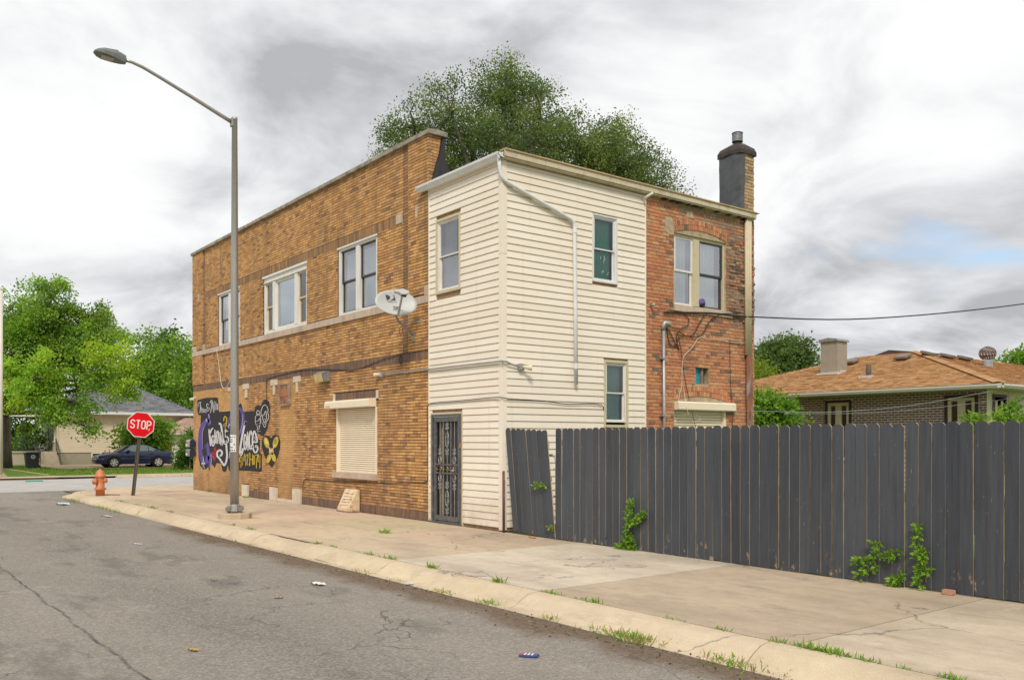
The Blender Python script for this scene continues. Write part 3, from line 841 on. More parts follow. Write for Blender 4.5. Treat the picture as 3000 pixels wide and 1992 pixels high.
def room(tf, parent, u0, u1, z0, z1, d=-0.55):
    m = MB(tf)
    m.quad((u0, d, z0), (u1, d, z0), (u1, d, z1), (u0, d, z1))
    for p, q in (((u0, z0), (u0, z1)), ((u0, z1), (u1, z1)), ((u1, z1), (u1, z0)), ((u1, z0), (u0, z0))):
        m.quad((p[0], d, p[1]), (q[0], d, q[1]), (q[0], -0.13, q[1]), (p[0], -0.13, p[1]))
    m.build('room_behind', M_ROOM, parent, fix=False)
def frame_rect(tf, u0, u1, z0, z1, w, d0, d1, wt=None, wb=None):
    m = MB(tf); wt = wt or w; wb = wb or w
    m.box(u0, u0 + w, d0, d1, z0, z1); m.box(u1 - w, u1, d0, d1, z0, z1)
    m.box(u0 + w, u1 - w, d0, d1, z1 - wt, z1); m.box(u0 + w, u1 - w, d0, d1, z0, z0 + wb)
    return m
def win_pair(a, b, c, d):
    fr = frame_rect(street, a, b, c, d, 0.11, -0.13, -0.03, 0.10, 0.06)
    mid = 0.5 * (a + b); fr.box(mid - 0.09, mid + 0.09, -0.13, -0.025, c + 0.06, d - 0.10)
    fr.box(a - 0.02, b + 0.0, -0.06, 0.008, d - 0.05, d - 0.005)
    w = fr.build('window', M_WHITE, BLD, bevel=0.004)
    for i, (u0, u1) in enumerate(((a + 0.11, mid - 0.09), (mid + 0.09, b - 0.11))):
        sash(street, w, u0, u1, c + 0.06, d - 0.10, -0.07, M_DKFRAME, 0.045, M_GLASS, [(M_CURT, 0.16 if i == 0 else 0.03, 1.0, 0.46, 0.93), (M_GREYS if i == 0 else M_CURT, 0.0, 0.95, 0.02, 0.46)] if a > -8 else [(M_CURT, 0.35, 1.0, 0.3, 0.98)], screen=None)
    room(street, w, a, b, c, d)
    return w
win_pair(*WINS[0]); win_pair(*WINS[2])
a, b, c, d = WINS[1]
fr = frame_rect(street, a, b, c, d, 0.10, -0.13, -0.03, 0.22, 0.10)
fr.box(a + 0.62, a + 0.80, -0.13, -0.02, c + 0.1, d - 0.22); fr.box(b - 0.80, b - 0.62, -0.13, -0.02, c + 0.1, d - 0.22)
fr.box(a - 0.03, b + 0.02, -0.08, 0.012, d - 0.07, d - 0.005); fr.box(a, b, -0.08, -0.005, d - 0.21, d - 0.18)
w = fr.build('window', M_WHITE, BLD, bevel=0.004)
sash(street, w, a + 0.10, a + 0.62, c + 0.10, d - 0.22, -0.07, M_BEIGE, 0.05, M_GLASSD, [(M_GREYS, 0, 1, 0.0, 1)])
sash(street, w, b - 0.62, b - 0.10, c + 0.10, d - 0.22, -0.07, M_BEIGE, 0.05, M_GLASSD, [(M_GREYS, 0, 1, 0.0, 1)])
frame_rect(street, a + 0.80, b - 0.80, c + 0.10, d - 0.22, 0.06, -0.12, -0.06).build('sash', M_WHITE, w)
MB(street).quad((a + 0.8, -0.09, c + 0.1), (b - 0.8, -0.09, c + 0.1), (b - 0.8, -0.09, d - 0.22), (a + 0.8, -0.09, d - 0.22)).build('pane', mat_glass('picture_glass', 0.34, (0.85, 0.93, 0.97)), w, fix=False)
MB(street).quad((a + 0.92, -0.13, c + 0.1), (b - 0.8, -0.13, c + 0.1), (b - 0.8, -0.13, d - 0.22), (a + 0.92, -0.13, d - 0.22)).build('sky_reflection_blind', M_SKYBLIND, w, fix=False)  # assumed blind, coloured pale blue to paint the sky's reflection behind the pane
m = MB(street)
for i in range(46):
    q = random.uniform(a + 0.85, b - 0.85); s = random.uniform(0.02, 0.06); h = random.uniform(0.02, 0.09)
    m.quad((q, -0.084, c + 0.155), (q + s, -0.084, c + 0.155), (q + s * random.uniform(0.2, 0.9), -0.084, c + 0.16 + h))
m.build('peeling_paint', M_WHITE, w, fix=False)['kind'] = 'stuff'
room(street, w, a, b, c, d)
# --- roller shutter on the ground floor
a, b, c, d = SHUT
M_SHUT = M('cream_shutter', (0.84, 0.74, 0.57), 0.45, 0.05, 4, dirt=(0.6, 0.49, 0.34), dirt_amt=0.3)
sh = MB(street).box(a + 0.06, b - 0.05, -0.08, -0.035, c + 0.004, c + 0.058).build('roller_shutter', M_SHUT, BLD, bevel=0.004)
for q in ((a, a + 0.06), (b - 0.05, b)): MB(street).box(q[0], q[1], -0.10, 0.02, c + 0.003, d).build('guide_rail', M_SHUT, sh)
z = c + 0.06
while z < d:
    MB(street).prism([(-0.075, z), (-0.052, z + 0.006), (-0.045, z + 0.024), (-0.054, z + 0.044), (-0.075, z + 0.047)], a + 0.06, b - 0.05, 'dz') if 0 else None
    mm = MB(lambda u, dd, zz: street(u, dd, zz)); mm.prism([(-0.075, z), (-0.052, z + 0.005), (-0.043, z + 0.022), (-0.052, z + 0.041), (-0.075, z + 0.047)], a + 0.06, b - 0.05, 'dz')
    mm.build('slat', M_SHUT, sh)
    z += 0.0485
bx_ = MB(street).prism([(0.0, 2.40), (0.0, 2.60), (0.17, 2.585), (0.20, 2.55), (0.20, 2.41), (0.17, 2.40)], -6.88, -4.66, 'dz').build('shutter_box', M_SHUT, sh, bevel=0.004)
m = MB(street)
m.box(-6.80, -6.58, 0.2005, 0.203, 2.415, 2.48); m.build('label', M('shutter_label', (0.62, 0.47, 0.36), 0.6, 0.1, 8), sh)
# --- vent hood leaning over the cellar opening
v = thing('cellar_vent_hood', 'small rusty cream louvred metal hood standing against the foot of the brick wall', 'vent', (-5.6, -0.15, 0))
M_HOOD = M('chipped_cream_metal', (0.70, 0.56, 0.37), 0.6, 0.12, 8, 0.1, 30, dirt=(0.27, 0.12, 0.045), dirt_amt=0.85, dscale=9)
MB(street).prism([(0.03, 0.012), (0.03, 0.52), (0.10, 0.52), (0.30, 0.09), (0.30, 0.012)], -5.98, -5.38, 'dz').build('hood', M_HOOD, v, bevel=0.01)
for i in range(5):
    t = 0.2 + i * 0.15
    y_, z_ = 0.30 + (0.10 - 0.30) * t, 0.09 + (0.52 - 0.09) * t
    MB(street).prism([(y_ - 0.01, z_ - 0.012), (y_ + 0.022, z_ - 0.006), (y_ + 0.006, z_ + 0.014), (y_ - 0.01, z_ + 0.014)], -5.88, -5.48, 'dz').build('louvre', M_HOOD, v)
MB(street).box(-6.0, -5.36, 0.02, 0.315, 0.004, 0.03).build('base_flange', M('rusty_flange', (0.30, 0.19, 0.10), 0.8, 0.4, 12), v)

# ------------------------------------------------------------------ cream siding addition
CRS, Z0S = 0.129, 0.0665
SWIN = (-2.19, -1.315, 4.56, 6.05)
RW1 = (2.19, 2.885, 4.765, 6.105)
RW2 = (2.505, 3.19, 1.905, 3.25)
DOOR = (-2.345, -1.265, 0.0, 2.165)
def siding(tf, parent, u0, u1, holes, top):
    k = 0
    while Z0S + k * CRS < top - 0.02:
        z = Z0S + k * CRS; zt = min(z + CRS, top)
        ivs = [(u0, u1)]
        for a, b, c, d in holes:
            if zt > c + 0.02 and z < d - 0.02: ivs = subtract(ivs, a, b)
        for s, e in ivs:
            j = random.uniform(-0.0012, 0.0012)
            h = zt - z
            MB(tf).prism([(-0.011, z), (0.023 + j, z), (0.024 + j, z + 0.010), (0.017 + j, z + h * 0.5), (0.009, zt - 0.0065), (-0.011, zt - 0.0065)], s, e, 'dz').build('siding_board', M_CREAM, parent, fix=True)
        k += 1
swall = core(street, XB, 0.0, 0.0, ZR, [SWIN, DOOR], -0.012, 0.10).build('siding_wall', M('siding_groove', (0.34, 0.215, 0.135), 0.9, 0.3, 6), BLD)  # dark backing: dirt plus the shadow line under each board, put into the colour
siding(street, swall, XB + 0.02, -0.075, [SWIN, DOOR], ZR - 0.03)
rwall = core(rear, 0.0, 3.70, 0.0, ZR, [RW1, RW2], -0.012, 0.10).build('siding_wall', M('siding_groove', (0.34, 0.215, 0.135), 0.9, 0.3, 6), BLD)
siding(rear, rwall, 0.075, 3.675, [RW1, RW2], ZR - 0.03)
m = MB(); m.prism([(-0.085, 0.0), (-0.085, -0.024), (0.026, -0.026), (0.024, 0.085), (0.0, 0.085), (0.0, 0.0)], 0.02, 5.02, 'xy')
m.build('corner_post', M_CREAM, BLD, bevel=0.004)
m = MB(); m.prism([(-0.085, 0.0), (-0.085, -0.027), (0.029, -0.029), (0.027, 0.085), (0.0, 0.085), (0.0, 0.0)], 5.02, ZR - 0.03, 'xy')
m.build('corner_post', M_CREAM, BLD, bevel=0.004)
MB(street).box(XB, XB + 0.03, -0.02, 0.032, 0.03, ZR - 0.03).build('edge_trim', M_CREAM, BLD, bevel=0.003)
MB(rear).box(3.672, 3.702, -0.02, 0.032, 0.0, ZR - 0.03).build('edge_trim', M_CREAM, BLD, bevel=0.003)
def side_window(tf, u0, u1, z0, z1, trim, inner, glass, back, gap=0.0):
    w = frame_rect(tf, u0, u1, z0, z1, 0.055 if inner is not M_ALU else 0.035, -0.06, 0.028).build('window', trim, BLD, bevel=0.004)
    g = 0.055 if inner is not M_ALU else 0.035
    frame_rect(tf, u0 + g, u1 - g, z0 + g + gap, z1 - g, 0.03, -0.075, 0.005).build('frame', inner, w)
    sash(tf, w, u0 + g + 0.03, u1 - g - 0.03, z0 + g + 0.03 + gap, z1 - g - 0.03, -0.012, inner, 0.028, glass, back, bd=-0.14)
    room(tf, w, u0, u1, z0, z1, -0.4)
    return w
w = side_window(street, *SWIN, M_BEIGE, M_WHITE, M_GLASS, [(M_GREYS, 0, 1, 0.0, 1)])
w = side_window(rear, *RW1, M_WHITE, M_ALU, M_GLASSR, [(M_GREENB, 0, 1, 0.0, 1)])
m = MB(rear)
for i in range(7):
    y_, z_ = random.uniform(2.3, 2.72), random.uniform(4.86, 5.25); L = random.uniform(0.05, 0.12); an = random.uniform(0.5, 1.5)
    m.quad((y_, -0.04, z_), (y_ + L * math.cos(an), -0.04, z_ + L * math.sin(an)), (y_ + L * math.cos(an) + 0.012, -0.04, z_ + L * math.sin(an)))
m.build('torn_film', M_WHITE, w, fix=False)
w = side_window(rear, *RW2, M_BEIGE, M_WHITE, M_GLASSR, [(M('pale_green_blind', (0.26, 0.50, 0.44), 0.7, 0.06, 3), 0, 1, 0.0, 1)], 0.05)
for i in range(24):
    MB(rear).box(2.62, 3.07, -0.128, -0.118, 2.02 + i * 0.045, 2.022 + i * 0.045).build('blind_slat', M('slat_green', (0.16, 0.36, 0.31), 0.7, 0.1, 4), w)
# eaves: gutter over the street side, fascia and soffit over the rear side
def gut(u0, u1, d0, z0, tf):
    m = MB(tf)
    m.prism([(d0, z0 + 0.005), (d0 + 0.07, z0), (d0 + 0.085, z0 + 0.03), (d0 + 0.125, z0 + 0.075), (d0 + 0.13, z0 + 0.115), (d0 + 0.118, z0 + 0.115), (d0 + 0.11, z0 + 0.08), (d0 + 0.07, z0 + 0.04), (d0 + 0.006, z0 + 0.02), (d0, z0 + 0.13)], u0, u1, 'dz')
    return m
gut(-2.72, 0.10, 0.05, 6.70, street).build('gutter', M_ALU, BLD)
MB(street).box(-2.455, 0.0, -0.02, 0.05, 6.695, 6.85).build('fascia', M_CREAM, BLD)
MB(street).box(0.085, 0.10, 0.05, 0.175, 6.70, 6.81).build('gutter_end', M_ALU, BLD)
M_FASC = M('painted_fascia', (0.62, 0.54, 0.39), 0.6, 0.1, 4, 0.1, 30, dirt=(0.30, 0.22, 0.12), dirt_amt=0.7, dscale=4)
ey = [-0.06, 0.9, 2.55, 4.3, 5.9, 7.22]
for i in range(5):
    MB(rear).box(ey[i] + 0.004, ey[i + 1] - 0.004, 0.125, 0.15, 6.745, 6.855).build('fascia_board', M_FASC, BLD, bevel=0.003)
    MB(rear).box(ey[i] + 0.004, ey[i + 1] - 0.004, -0.02, 0.126, 6.72, 6.744).build('soffit_panel', M_FASC, BLD)
    MB(rear).box(ey[i] + 0.003, ey[i + 1] - 0.003, 0.02, 0.175, 6.857, 6.882).build('drip_edge', M('rusty_cream_edge', (0.55, 0.40, 0.22), 0.7, 0.2, 8, dirt=(0.25, 0.13, 0.05), dirt_amt=0.6), BLD)
m = MB(rear)
for i in range(18):
    q = random.uniform(3.9, 7.0); s = random.uniform(0.03, 0.14)
    m.box(q, q + s, 0.01, 0.11, 6.700 + random.uniform(0, 0.012), 6.7185)
m.build('rotten_soffit', M_ROOFB, BLD)['kind'] = 'stuff'
def dspout(path, w=0.075, t=0.055, mat=M_ALU, name='downspout'):
    m = MB(); m.tube(path, w * 0.5, 10); return m.build(name, mat, BLD, smooth=True)
dp = [(0.03, -0.10, 6.72), (0.035, -0.095, 6.60), (0.04, -0.07, 6.42), (0.06, 0.0, 6.34), (0.075, 0.09, 6.295), (0.075, 0.3, 6.235), (0.075, 1.58, 5.875), (0.072, 1.655, 5.83), (0.07, 1.68, 5.74), (0.07, 1.683, 5.6), (0.075, 1.70, 4.2), (0.078, 1.715, 2.72)]
ds = dspout(dp)
for y_, z_ in ((1.685, 5.62), (1.712, 3.02)):
    MB().tube([(0.075, y_, z_), (0.075, y_, z_ + 0.1)], 0.043, 10).build('pipe_collar', M_ALU, ds, smooth=False)
MB().tube([(0.0, 3.60, 6.60), (0.30, 3.60, 6.665)], 0.028, 10).build('drain_pipe', M_WHITE, BLD, smooth=True)
# --- iron security door
a, b, c, d = DOOR
M_IRON = M('painted_iron', (0.10, 0.10, 0.105), 0.5, 0.3, 10, dirt=(0.25, 0.22, 0.18), dirt_amt=0.5, dscale=6)
M_IRONL = M('worn_iron', (0.36, 0.36, 0.36), 0.45, 0.3, 14, metal=0.3)
dr = frame_rect(street, a + 0.0, b, 0.02, d, 0.06, -0.10, 0.035, 0.05, 0.03).build('security_door', M_IRON, BLD, bevel=0.004)
frame_rect(street, a + 0.09, b - 0.085, 0.06, d - 0.06, 0.065, -0.02, 0.02, 0.09, 0.10).build('leaf_frame', M_IRON, dr, bevel=0.003)
MB(street).box(a + 0.07, b - 0.09, -0.01, 0.028, d - 0.058, d - 0.036).build('worn_strip', M_WHITE, dr)
L0, L1 = a + 0.155, b - 0.15
for zz in (0.985, 1.155): MB(street).box(L0, L1, -0.02, 0.02, zz, zz + 0.03).build('lock_rail', M_IRON, dr)
for i in range(1, 6):
    u = L0 + (L1 - L0) * i / 6
    MB(street).tube([(u, 0.0, 0.16), (u, 0.0, 2.02)], 0.006, 6).build('bar', M_IRONL, dr)
def scroll(u, z, s, flip=1):
    """C-scroll"""
    pts = []
    for i in range(22):
        t = i / 21; an = t * 4.4; r = s * (1 - 0.62 * t)
        pts.append((u + flip * (r * math.sin(an)), 0.008, z + r * math.cos(an) - s * 0.0))
    return pts
def ornament(u, z, up=1, full=True):
    m = MB(street)
    if full:
        ring = [(u + 0.062 * math.cos(q), 0.006, z + 0.15 * math.sin(q)) for q in np.linspace(0, 2 * math.pi, 22)]
        m.tube(ring, 0.0055, 6)
        for fl in (-1, 1):
            for dz in (0.06, -0.06): m.tube(scroll(u + fl * 0.026, z + dz, 0.03, fl), 0.0045, 5)
            m.tube(scroll(u + fl * 0.03, z + 0.23, 0.033, fl), 0.005, 5); m.tube(scroll(u + fl * 0.03, z + 0.30, 0.026, fl), 0.005, 5)
            m.tube(scroll(u + fl * 0.03, z - 0.21, 0.033, fl), 0.005, 5); m.tube(scroll(u + fl * 0.03, z - 0.28, 0.026, fl), 0.005, 5)
        m.tube([(u, 0.006, z + 0.2), (u, 0.006, z + 0.40)], [0.016, 0.003], 6); m.tube([(u, 0.006, z - 0.2), (u, 0.006, z - 0.38)], [0.016, 0.003], 6)
    else:
        ring = [(u + 0.055 * math.cos(q), 0.006, z + 0.075 * math.sin(q)) for q in np.linspace(0, 2 * math.pi, 18)]
        m.tube(ring, 0.0055, 6)
        for fl in (-1, 1):
            m.tube(scroll(u + fl * 0.022, z, 0.026, fl), 0.0045, 5)
            m.tube(scroll(u + fl * 0.03, z + up * 0.13, 0.03, fl), 0.005, 5); m.tube(scroll(u + fl * 0.026, z + up * 0.20, 0.026, fl), 0.005, 5)
        m.tube([(u, 0.006, z + up * 0.1), (u, 0.006, z + up * 0.30)], [0.015, 0.003], 6)
    m.build('scroll_ornament', M_IRONL, dr)
um = 0.5 * (L0 + L1); uq = (L1 - L0) / 3
ornament(um, 1.66); ornament(um, 0.50)
ornament(um - uq, 1.26, 1, False); ornament(um + uq, 1.26, 1, False); ornament(um - uq, 0.90, -1, False); ornament(um + uq, 0.90, -1, False)
m = MB(street)
for i in range(6):
    u = L0 + 0.06 + i * 0.105
    m.tube(scroll(u, 1.085, 0.045, 1 if i % 2 else -1), 0.006, 5)
m.build('brass_scrollwork', M('brass_paint', (0.48, 0.32, 0.12), 0.4, 0.25, 12, metal=0.4), dr)
MB(street).box(L1 - 0.10, L1 - 0.02, 0.02, 0.034, 1.02, 1.15).build('lock_plate', M_IRON, dr)
MB(street).lathe([(0.0, 0.0), (0.012, 0.0), (0.012, 0.035), (0.028, 0.05), (0.03, 0.065), (0.015, 0.08), (0.0, 0.08)], (L1 - 0.055, 0.034, 1.06), (0, 1, 0), 12).build('door_knob', M_IRONL, dr, smooth=True)
MB(street).box(b - 0.045, b - 0.015, 0.035, 0.05, 1.50, 1.60).build('hinge', M('brass_hinge', (0.5, 0.33, 0.1), 0.4, 0.2, 9, metal=0.5), dr)
MB(street).box(a + 0.06, b - 0.06, -0.085, -0.07, 0.04, d - 0.05).build('inner_door', M('inner_door_dark', (0.035, 0.032, 0.032), 0.5, 0.4, 2, stretch=(6, 1, 0.3)), dr)
for i, u in enumerate((L0 + 0.03, L0 + 0.10)):
    MB(street).box(u, u + 0.035, -0.068, -0.055, 0.1, 2.05).build('inner_trim', M('tan_trim', (0.30, 0.25, 0.18), 0.6, 0.3, 4), dr)
MB(street).box(a - 0.02, b + 0.02, -0.1, 0.06, 0.0, 0.022).build('threshold', M('dark_threshold', (0.10, 0.09, 0.08), 0.8, 0.3, 8), dr)
frame_rect(street, DOOR[0] - 0.03, DOOR[1] + 0.03, 0.005, DOOR[3] + 0.035, 0.032, -0.02, 0.03, 0.037, 0.001).build('door_casing', M_BEIGE, dr)

# ------------------------------------------------------------------ red brick rear wall
RWIN = (4.584, 6.32, 4.54, 6.08)
RSH = (4.60, 6.33, 0.9, 2.50)
SMALL = (5.284, 5.72, 2.88, 3.24)
def arcz(u, a, b, zs, rise):
    t = (u - 0.5 * (a + b)) / (0.5 * (b - a))
    return zs + rise * (1 - t * t)
rb = core(rear, 3.70, YB, 0.0, ZR, [RWIN, RSH, SMALL], -0.012, 0.16).build('rear_wall', M_MORT2, BLD)
def r_holes(z):
    h = []
    if SMALL[2] < z < SMALL[3]: h.append(SMALL[:2])
    for (a, b, c, d), rise in ((RWIN, 0.13), (RSH, 0.10)):
        if c < z < d: h.append((a, b))
        elif d <= z < d + rise + 0.25:
            us = [u for u in np.linspace(a - 0.02, b + 0.02, 60) if z < arcz(u, a, b, d, rise) + 0.24]
            if us: h.append((us[0], us[-1]))
    if 4.40 < z < 4.54: h.append((4.57, 6.49))
    return h
def worn(u, z): return (u > 6.36 and z > 4.2) or (z > 6.42 + 0.12 * math.sin(u * 5) and u > 4.8)
def r_style(u, z):
    if u > 6.42 and 4.3 < z < 6.2 and random.random() < 0.22: return (M_RED, [((0.10, 0.045, 0.03), 1)])  # very dark bricks paint the shade of holes where bricks are missing
    return (M_RED, PAL_WORN) if worn(u, z) and random.random() < 0.85 else (M_RED, PAL_RED)
def r_depth(u, z):
    if 4.25 < u < 4.6 and abs(z - 6.2) < 0.17: return None if random.random() < 0.9 else 0
    if u > 6.42 and 4.3 < z < 6.2:
        r = random.random()
        return -0.009 if r < 0.2 else random.uniform(-0.006, 0.030)
    return random.uniform(-0.004, 0.004)
bs = BrickSet(rear)
lay(bs, 3.705, YB, 0.0, ZR - 0.03, 0.0735, 0.208, 0.016, r_holes, r_style, r_depth, header=6)
bs.build(rb, lambda u, z: -math.hypot(u - CAM[1], CAM[0]) - 0.6 * abs(z - 3.4), 300)
def arch(parent, a, b, zs, rise, d0=-0.06, d1=0.004):
    for row in range(2):
        n = 26
        for i in range(n):
            u = a + (b - a) * (i + 0.5) / n
            z = arcz(u, a, b, zs, rise) + 0.012 + row * 0.113
            sl = -2 * rise * (u - 0.5 * (a + b)) / (0.5 * (b - a)) ** 2
            hw = 0.5 * (b - a) / n - 0.006
            nx, nz = -sl * 0.8, 1.0
            L = math.hypot(nx, nz); nx /= L; nz /= L
            m = MB(rear); m.col = pick(PAL_RED)
            m.prism([(u - hw, z - sl * hw), (u + hw, z + sl * hw), (u + hw + nx * 0.102, z + sl * hw + nz * 0.102), (u - hw + nx * 0.102, z - sl * hw + nz * 0.102)], d0, d1 + random.uniform(-0.003, 0.003))
            m.build('brick', M_RED, parent)
arch(rb, RWIN[0] - 0.02, RWIN[1] + 0.02, RWIN[3], 0.13)
arch(rb, RSH[0] - 0.02, RSH[1] + 0.02, RSH[3], 0.10)
m = MB(rear)
m.prism([(4.28, 6.08), (4.34, 6.33), (4.5, 6.36), (4.58, 6.30), (4.575, 6.02), (4.46, 6.0), (4.38, 6.03)], -0.01, 0.006)
m.prism([(4.95, 6.46), (5.0, 6.60), (5.15, 6.62), (5.22, 6.46)], -0.01, 0.007)
m.build('mortar_patch', M_MORT2, rb)
# rear window: painted frame with a curved head, two sashes
a, b, c, d = RWIN
fr = frame_rect(rear, a + 0.01, b, c, d, 0.06, -0.15, -0.05, 0.05, 0.03)
fr.box(5.25, 5.45, -0.15, -0.04, c + 0.03, d - 0.05)
fr = fr.build('window', M_BEIGE, BLD, bevel=0.004)
n = 16; head = [(a + (b - a) * i / n, arcz(a + (b - a) * i / n, a, b, d - 0.005, 0.13)) for i in range(n + 1)]
m = MB(rear); m.prism([(a, d - 0.06)] + head + [(b, d - 0.06)], -0.15, -0.055); m.build('window_head', M_BEIGE, fr)
sash(rear, fr, a + 0.07, 5.25, c + 0.03, d - 0.05, -0.07, M_ALU, 0.05, M_GLASS, [(M_CURT, 0, 0.8, 0.0, 1)], bd=-0.16)
sash(rear, fr, 5.45, b - 0.06, c + 0.03, d - 0.05, -0.075, M_DKFRAME, 0.05, M_GLASS, [(M_CURT, 0, 0.82, 0.0, 1)], bd=-0.17)
room(rear, fr, a, b, c, d)
MB(rear).box(4.565, 6.50, -0.12, 0.035, 4.405, 4.54).build('window_sill', M_STONE, fr, bevel=0.006)
m = MB(rear)
bm_pts = []
rag = []
for i in range(5):
    m.lathe([(0.0, -0.06), (0.05, -0.045), (0.075, 0.0), (0.05, 0.05), (0.0, 0.07)], (5.50 + 0.022 * i + random.uniform(-0.02, 0.02), -0.06 - 0.012 * i + 0.03, 4.70 + random.uniform(-0.06, 0.06)), (random.uniform(-1, 1), 0.1, random.uniform(-1, 1)), 9, 1.2, 0.7)
rg = m.build('rag', M('violet_cloth', (0.13, 0.10, 0.28), 0.95, 0.5, 25, 0.8, 40), smooth=True)
tag(rg, 'crumpled violet cloth stuffed in the rear upstairs window', 'cloth')
# rear roller shutter
a, b, c, d = RSH
sh = MB(rear).box(6.26, 6.33, -0.15, -0.02, c, d).build('roller_shutter', M_SHUT, BLD)
z = 1.0
while z < d - 0.05:
    MB(rear).prism([(-0.12, z), (-0.095, z + 0.006), (-0.085, z + 0.03), (-0.098, z + 0.056), (-0.12, z + 0.062)], a, 6.26, 'dz').build('slat', M_SHUT, sh)
    z += 0.064
MB(rear).prism([(-0.1, 2.30), (-0.1, 2.49), (0.08, 2.485), (0.12, 2.45), (0.12, 2.31), (0.09, 2.30)], a, 6.52, 'dz').build('shutter_box', M_SHUT, sh, bevel=0.004)
m = MB(rear); m.prism([(a, 2.47)] + [(a + (b - a) * i / 12, arcz(a + (b - a) * i / 12, a, b, d - 0.004, 0.10)) for i in range(13)] + [(b, 2.47)], -0.12, -0.03)
m.build('shutter_lintel', M('dull_red_panel', (0.22, 0.06, 0.04), 0.7, 0.2, 6), sh)
# small blue window
a, b, c, d = SMALL
fr = frame_rect(rear, a, b, c, d, 0.03, -0.16, -0.12).build('window', M('old_grey_wood', (0.22, 0.17, 0.12), 0.8, 0.3, 10), BLD)
MB(rear).box(a + 0.24, a + 0.30, -0.155, -0.05, c, d).build('post', M('old_grey_wood'), fr)
for i in range(4):
    MB(rear).box(a + 0.02, a + 0.24, -0.13, -0.105 + 0.004 * (i % 2), c + 0.02 + i * 0.085, c + 0.10 + i * 0.085).build('blue_board', M('turquoise_paint', (0.02, 0.32, 0.46), 0.5, 0.15, 8), fr)
room(rear, fr, a, b, c, d, -0.3)
# downpipe at the rear corner: cream above, rusty below
m = MB(rear)
for q in (6.965, 7.03, 7.095): m.tube([(q, 0.055, 3.60), (q, 0.055, 6.72)], 0.042, 8)
ds = m.build('downspout', M_BEIGE, BLD, smooth=True)
m = MB(rear)
for q in (7.04, 7.10, 7.16): m.tube([(q, 0.055, 0.02), (q - 0.03, 0.055, 3.62)], 0.038, 8)
m.build('rusty_pipe', M('rusty_pipe', (0.20, 0.085, 0.045), 0.75, 0.35, 8, 0.2, 40, dirt=(0.33, 0.33, 0.33), dirt_amt=0.7, dscale=5, stretch=(1, 1, 0.4)), ds, smooth=True)
# chimney at the far corner
CH = (-0.58, 0.0, 6.82, YB)
ch = MB().box(CH[0] + 0.01, CH[1] - 0.012, CH[2] + 0.01, CH[3] - 0.012, 6.6, 8.40).build('chimney', M_MORT2, BLD)
bs = BrickSet(rear)
lay(bs, 6.90, YB, 6.70, 8.40, 0.0735, 0.208, 0.012, lambda z: [], lambda u, z: (M_RED, PAL_TAN), lambda u, z: random.uniform(-0.006, 0.006))
bs.build(ch, lambda u, z: z, 60)
m = MB(); nn = 9
# wrapped roofing membrane, sagging in soft folds over the side that faces the street
pts = []; ring = [(-0.58, 7.0), (-0.585, 6.80), (-0.43, 6.79), (-0.29, 6.795), (-0.14, 6.79), (0.012, 6.80), (0.022, 6.87), (0.02, 6.955)]
zs = np.linspace(6.74, 8.34, 14)
for j, z in enumerate(zs):
    for i, (x, y) in enumerate(ring):
        w_ = 0.010 * math.sin(3.1 * z + 2.0 * i) + 0.008 * random.uniform(-1, 1)
        fl = 0.05 * max(0, (7.0 - z)) if i < 6 else 0.03 * max(0, 7.0 - z)
        pts.append((x + (w_ if i > 4 else 0) + (fl if i > 4 else 0), y - (w_ + fl if i < 6 else 0), z))
fs = [(j * len(ring) + i, j * len(ring) + i + 1, (j + 1) * len(ring) + i + 1, (j + 1) * len(ring) + i) for j in range(13) for i in range(len(ring) - 1)]
m._add(pts, fs); m.build('membrane', M_TAR, ch)
m = MB(); prof = []
for j, (e, z) in enumerate(((0.045, 8.22), (0.045, 8.31), (0.0, 8.41), (-0.11, 8.49), (-0.2, 8.53))):
    x0, x1, y0, y1 = CH[0] - e, CH[1] + e, CH[2] - e, CH[3] + e * 0.5
    prof.append([(x0, y0, z - 0.02 * random.random()), (0.5 * (x0 + x1), y0 - 0.01, z + 0.02), (x1, y0, z - 0.01), (x1, 0.5 * (y0 + y1), z + 0.02), (x1, y1, z), (x0, y1, z), (x0, 0.5 * (y0 + y1), z + 0.01)])
pts = [p for r in prof for p in r]
fs = [(j * 7 + i, j * 7 + (i + 1) % 7, (j + 1) * 7 + (i + 1) % 7, (j + 1) * 7 + i) for j in range(4) for i in range(7)] + [tuple(28 + i for i in range(7))]
m._add(pts, fs); m.build('chimney_cap', M('tar_cap', (0.05, 0.035, 0.032), 0.6, 0.4, 8, 0.4, 20), ch)
cx0, cy0 = -0.27, 7.06
MB().tube([(cx0, cy0, 8.45), (cx0, cy0, 8.59)], 0.085, 14).build('flue', M('flue_dark', (0.06, 0.05, 0.05), 0.6, 0.3, 8), ch)
m = MB()
for i in range(6): m.lathe([(0.118, 0), (0.123, 0.005), (0.123, 0.018), (0.118, 0.022)], (cx0, cy0, 8.59 + i * 0.030), (0, 0, 1), 18)
m.build('flue_louvre', M_GALV, ch)
m = MB(); m.lathe([(0.0, 0), (0.128, 0.0), (0.13, 0.016), (0.11, 0.028), (0, 0.035)], (cx0, cy0, 8.77), (0, 0, 1), 18); m.lathe([(0.0, 0), (0.126, 0.0), (0.126, 0.012), (0, 0.012)], (cx0, cy0, 8.575), (0, 0, 1), 18); m.lathe([(0.095, 0), (0.095, 0.18)], (cx0, cy0, 8.59), (0, 0, 1), 14)
m.build('flue_lid', M('flue_dark'), ch)

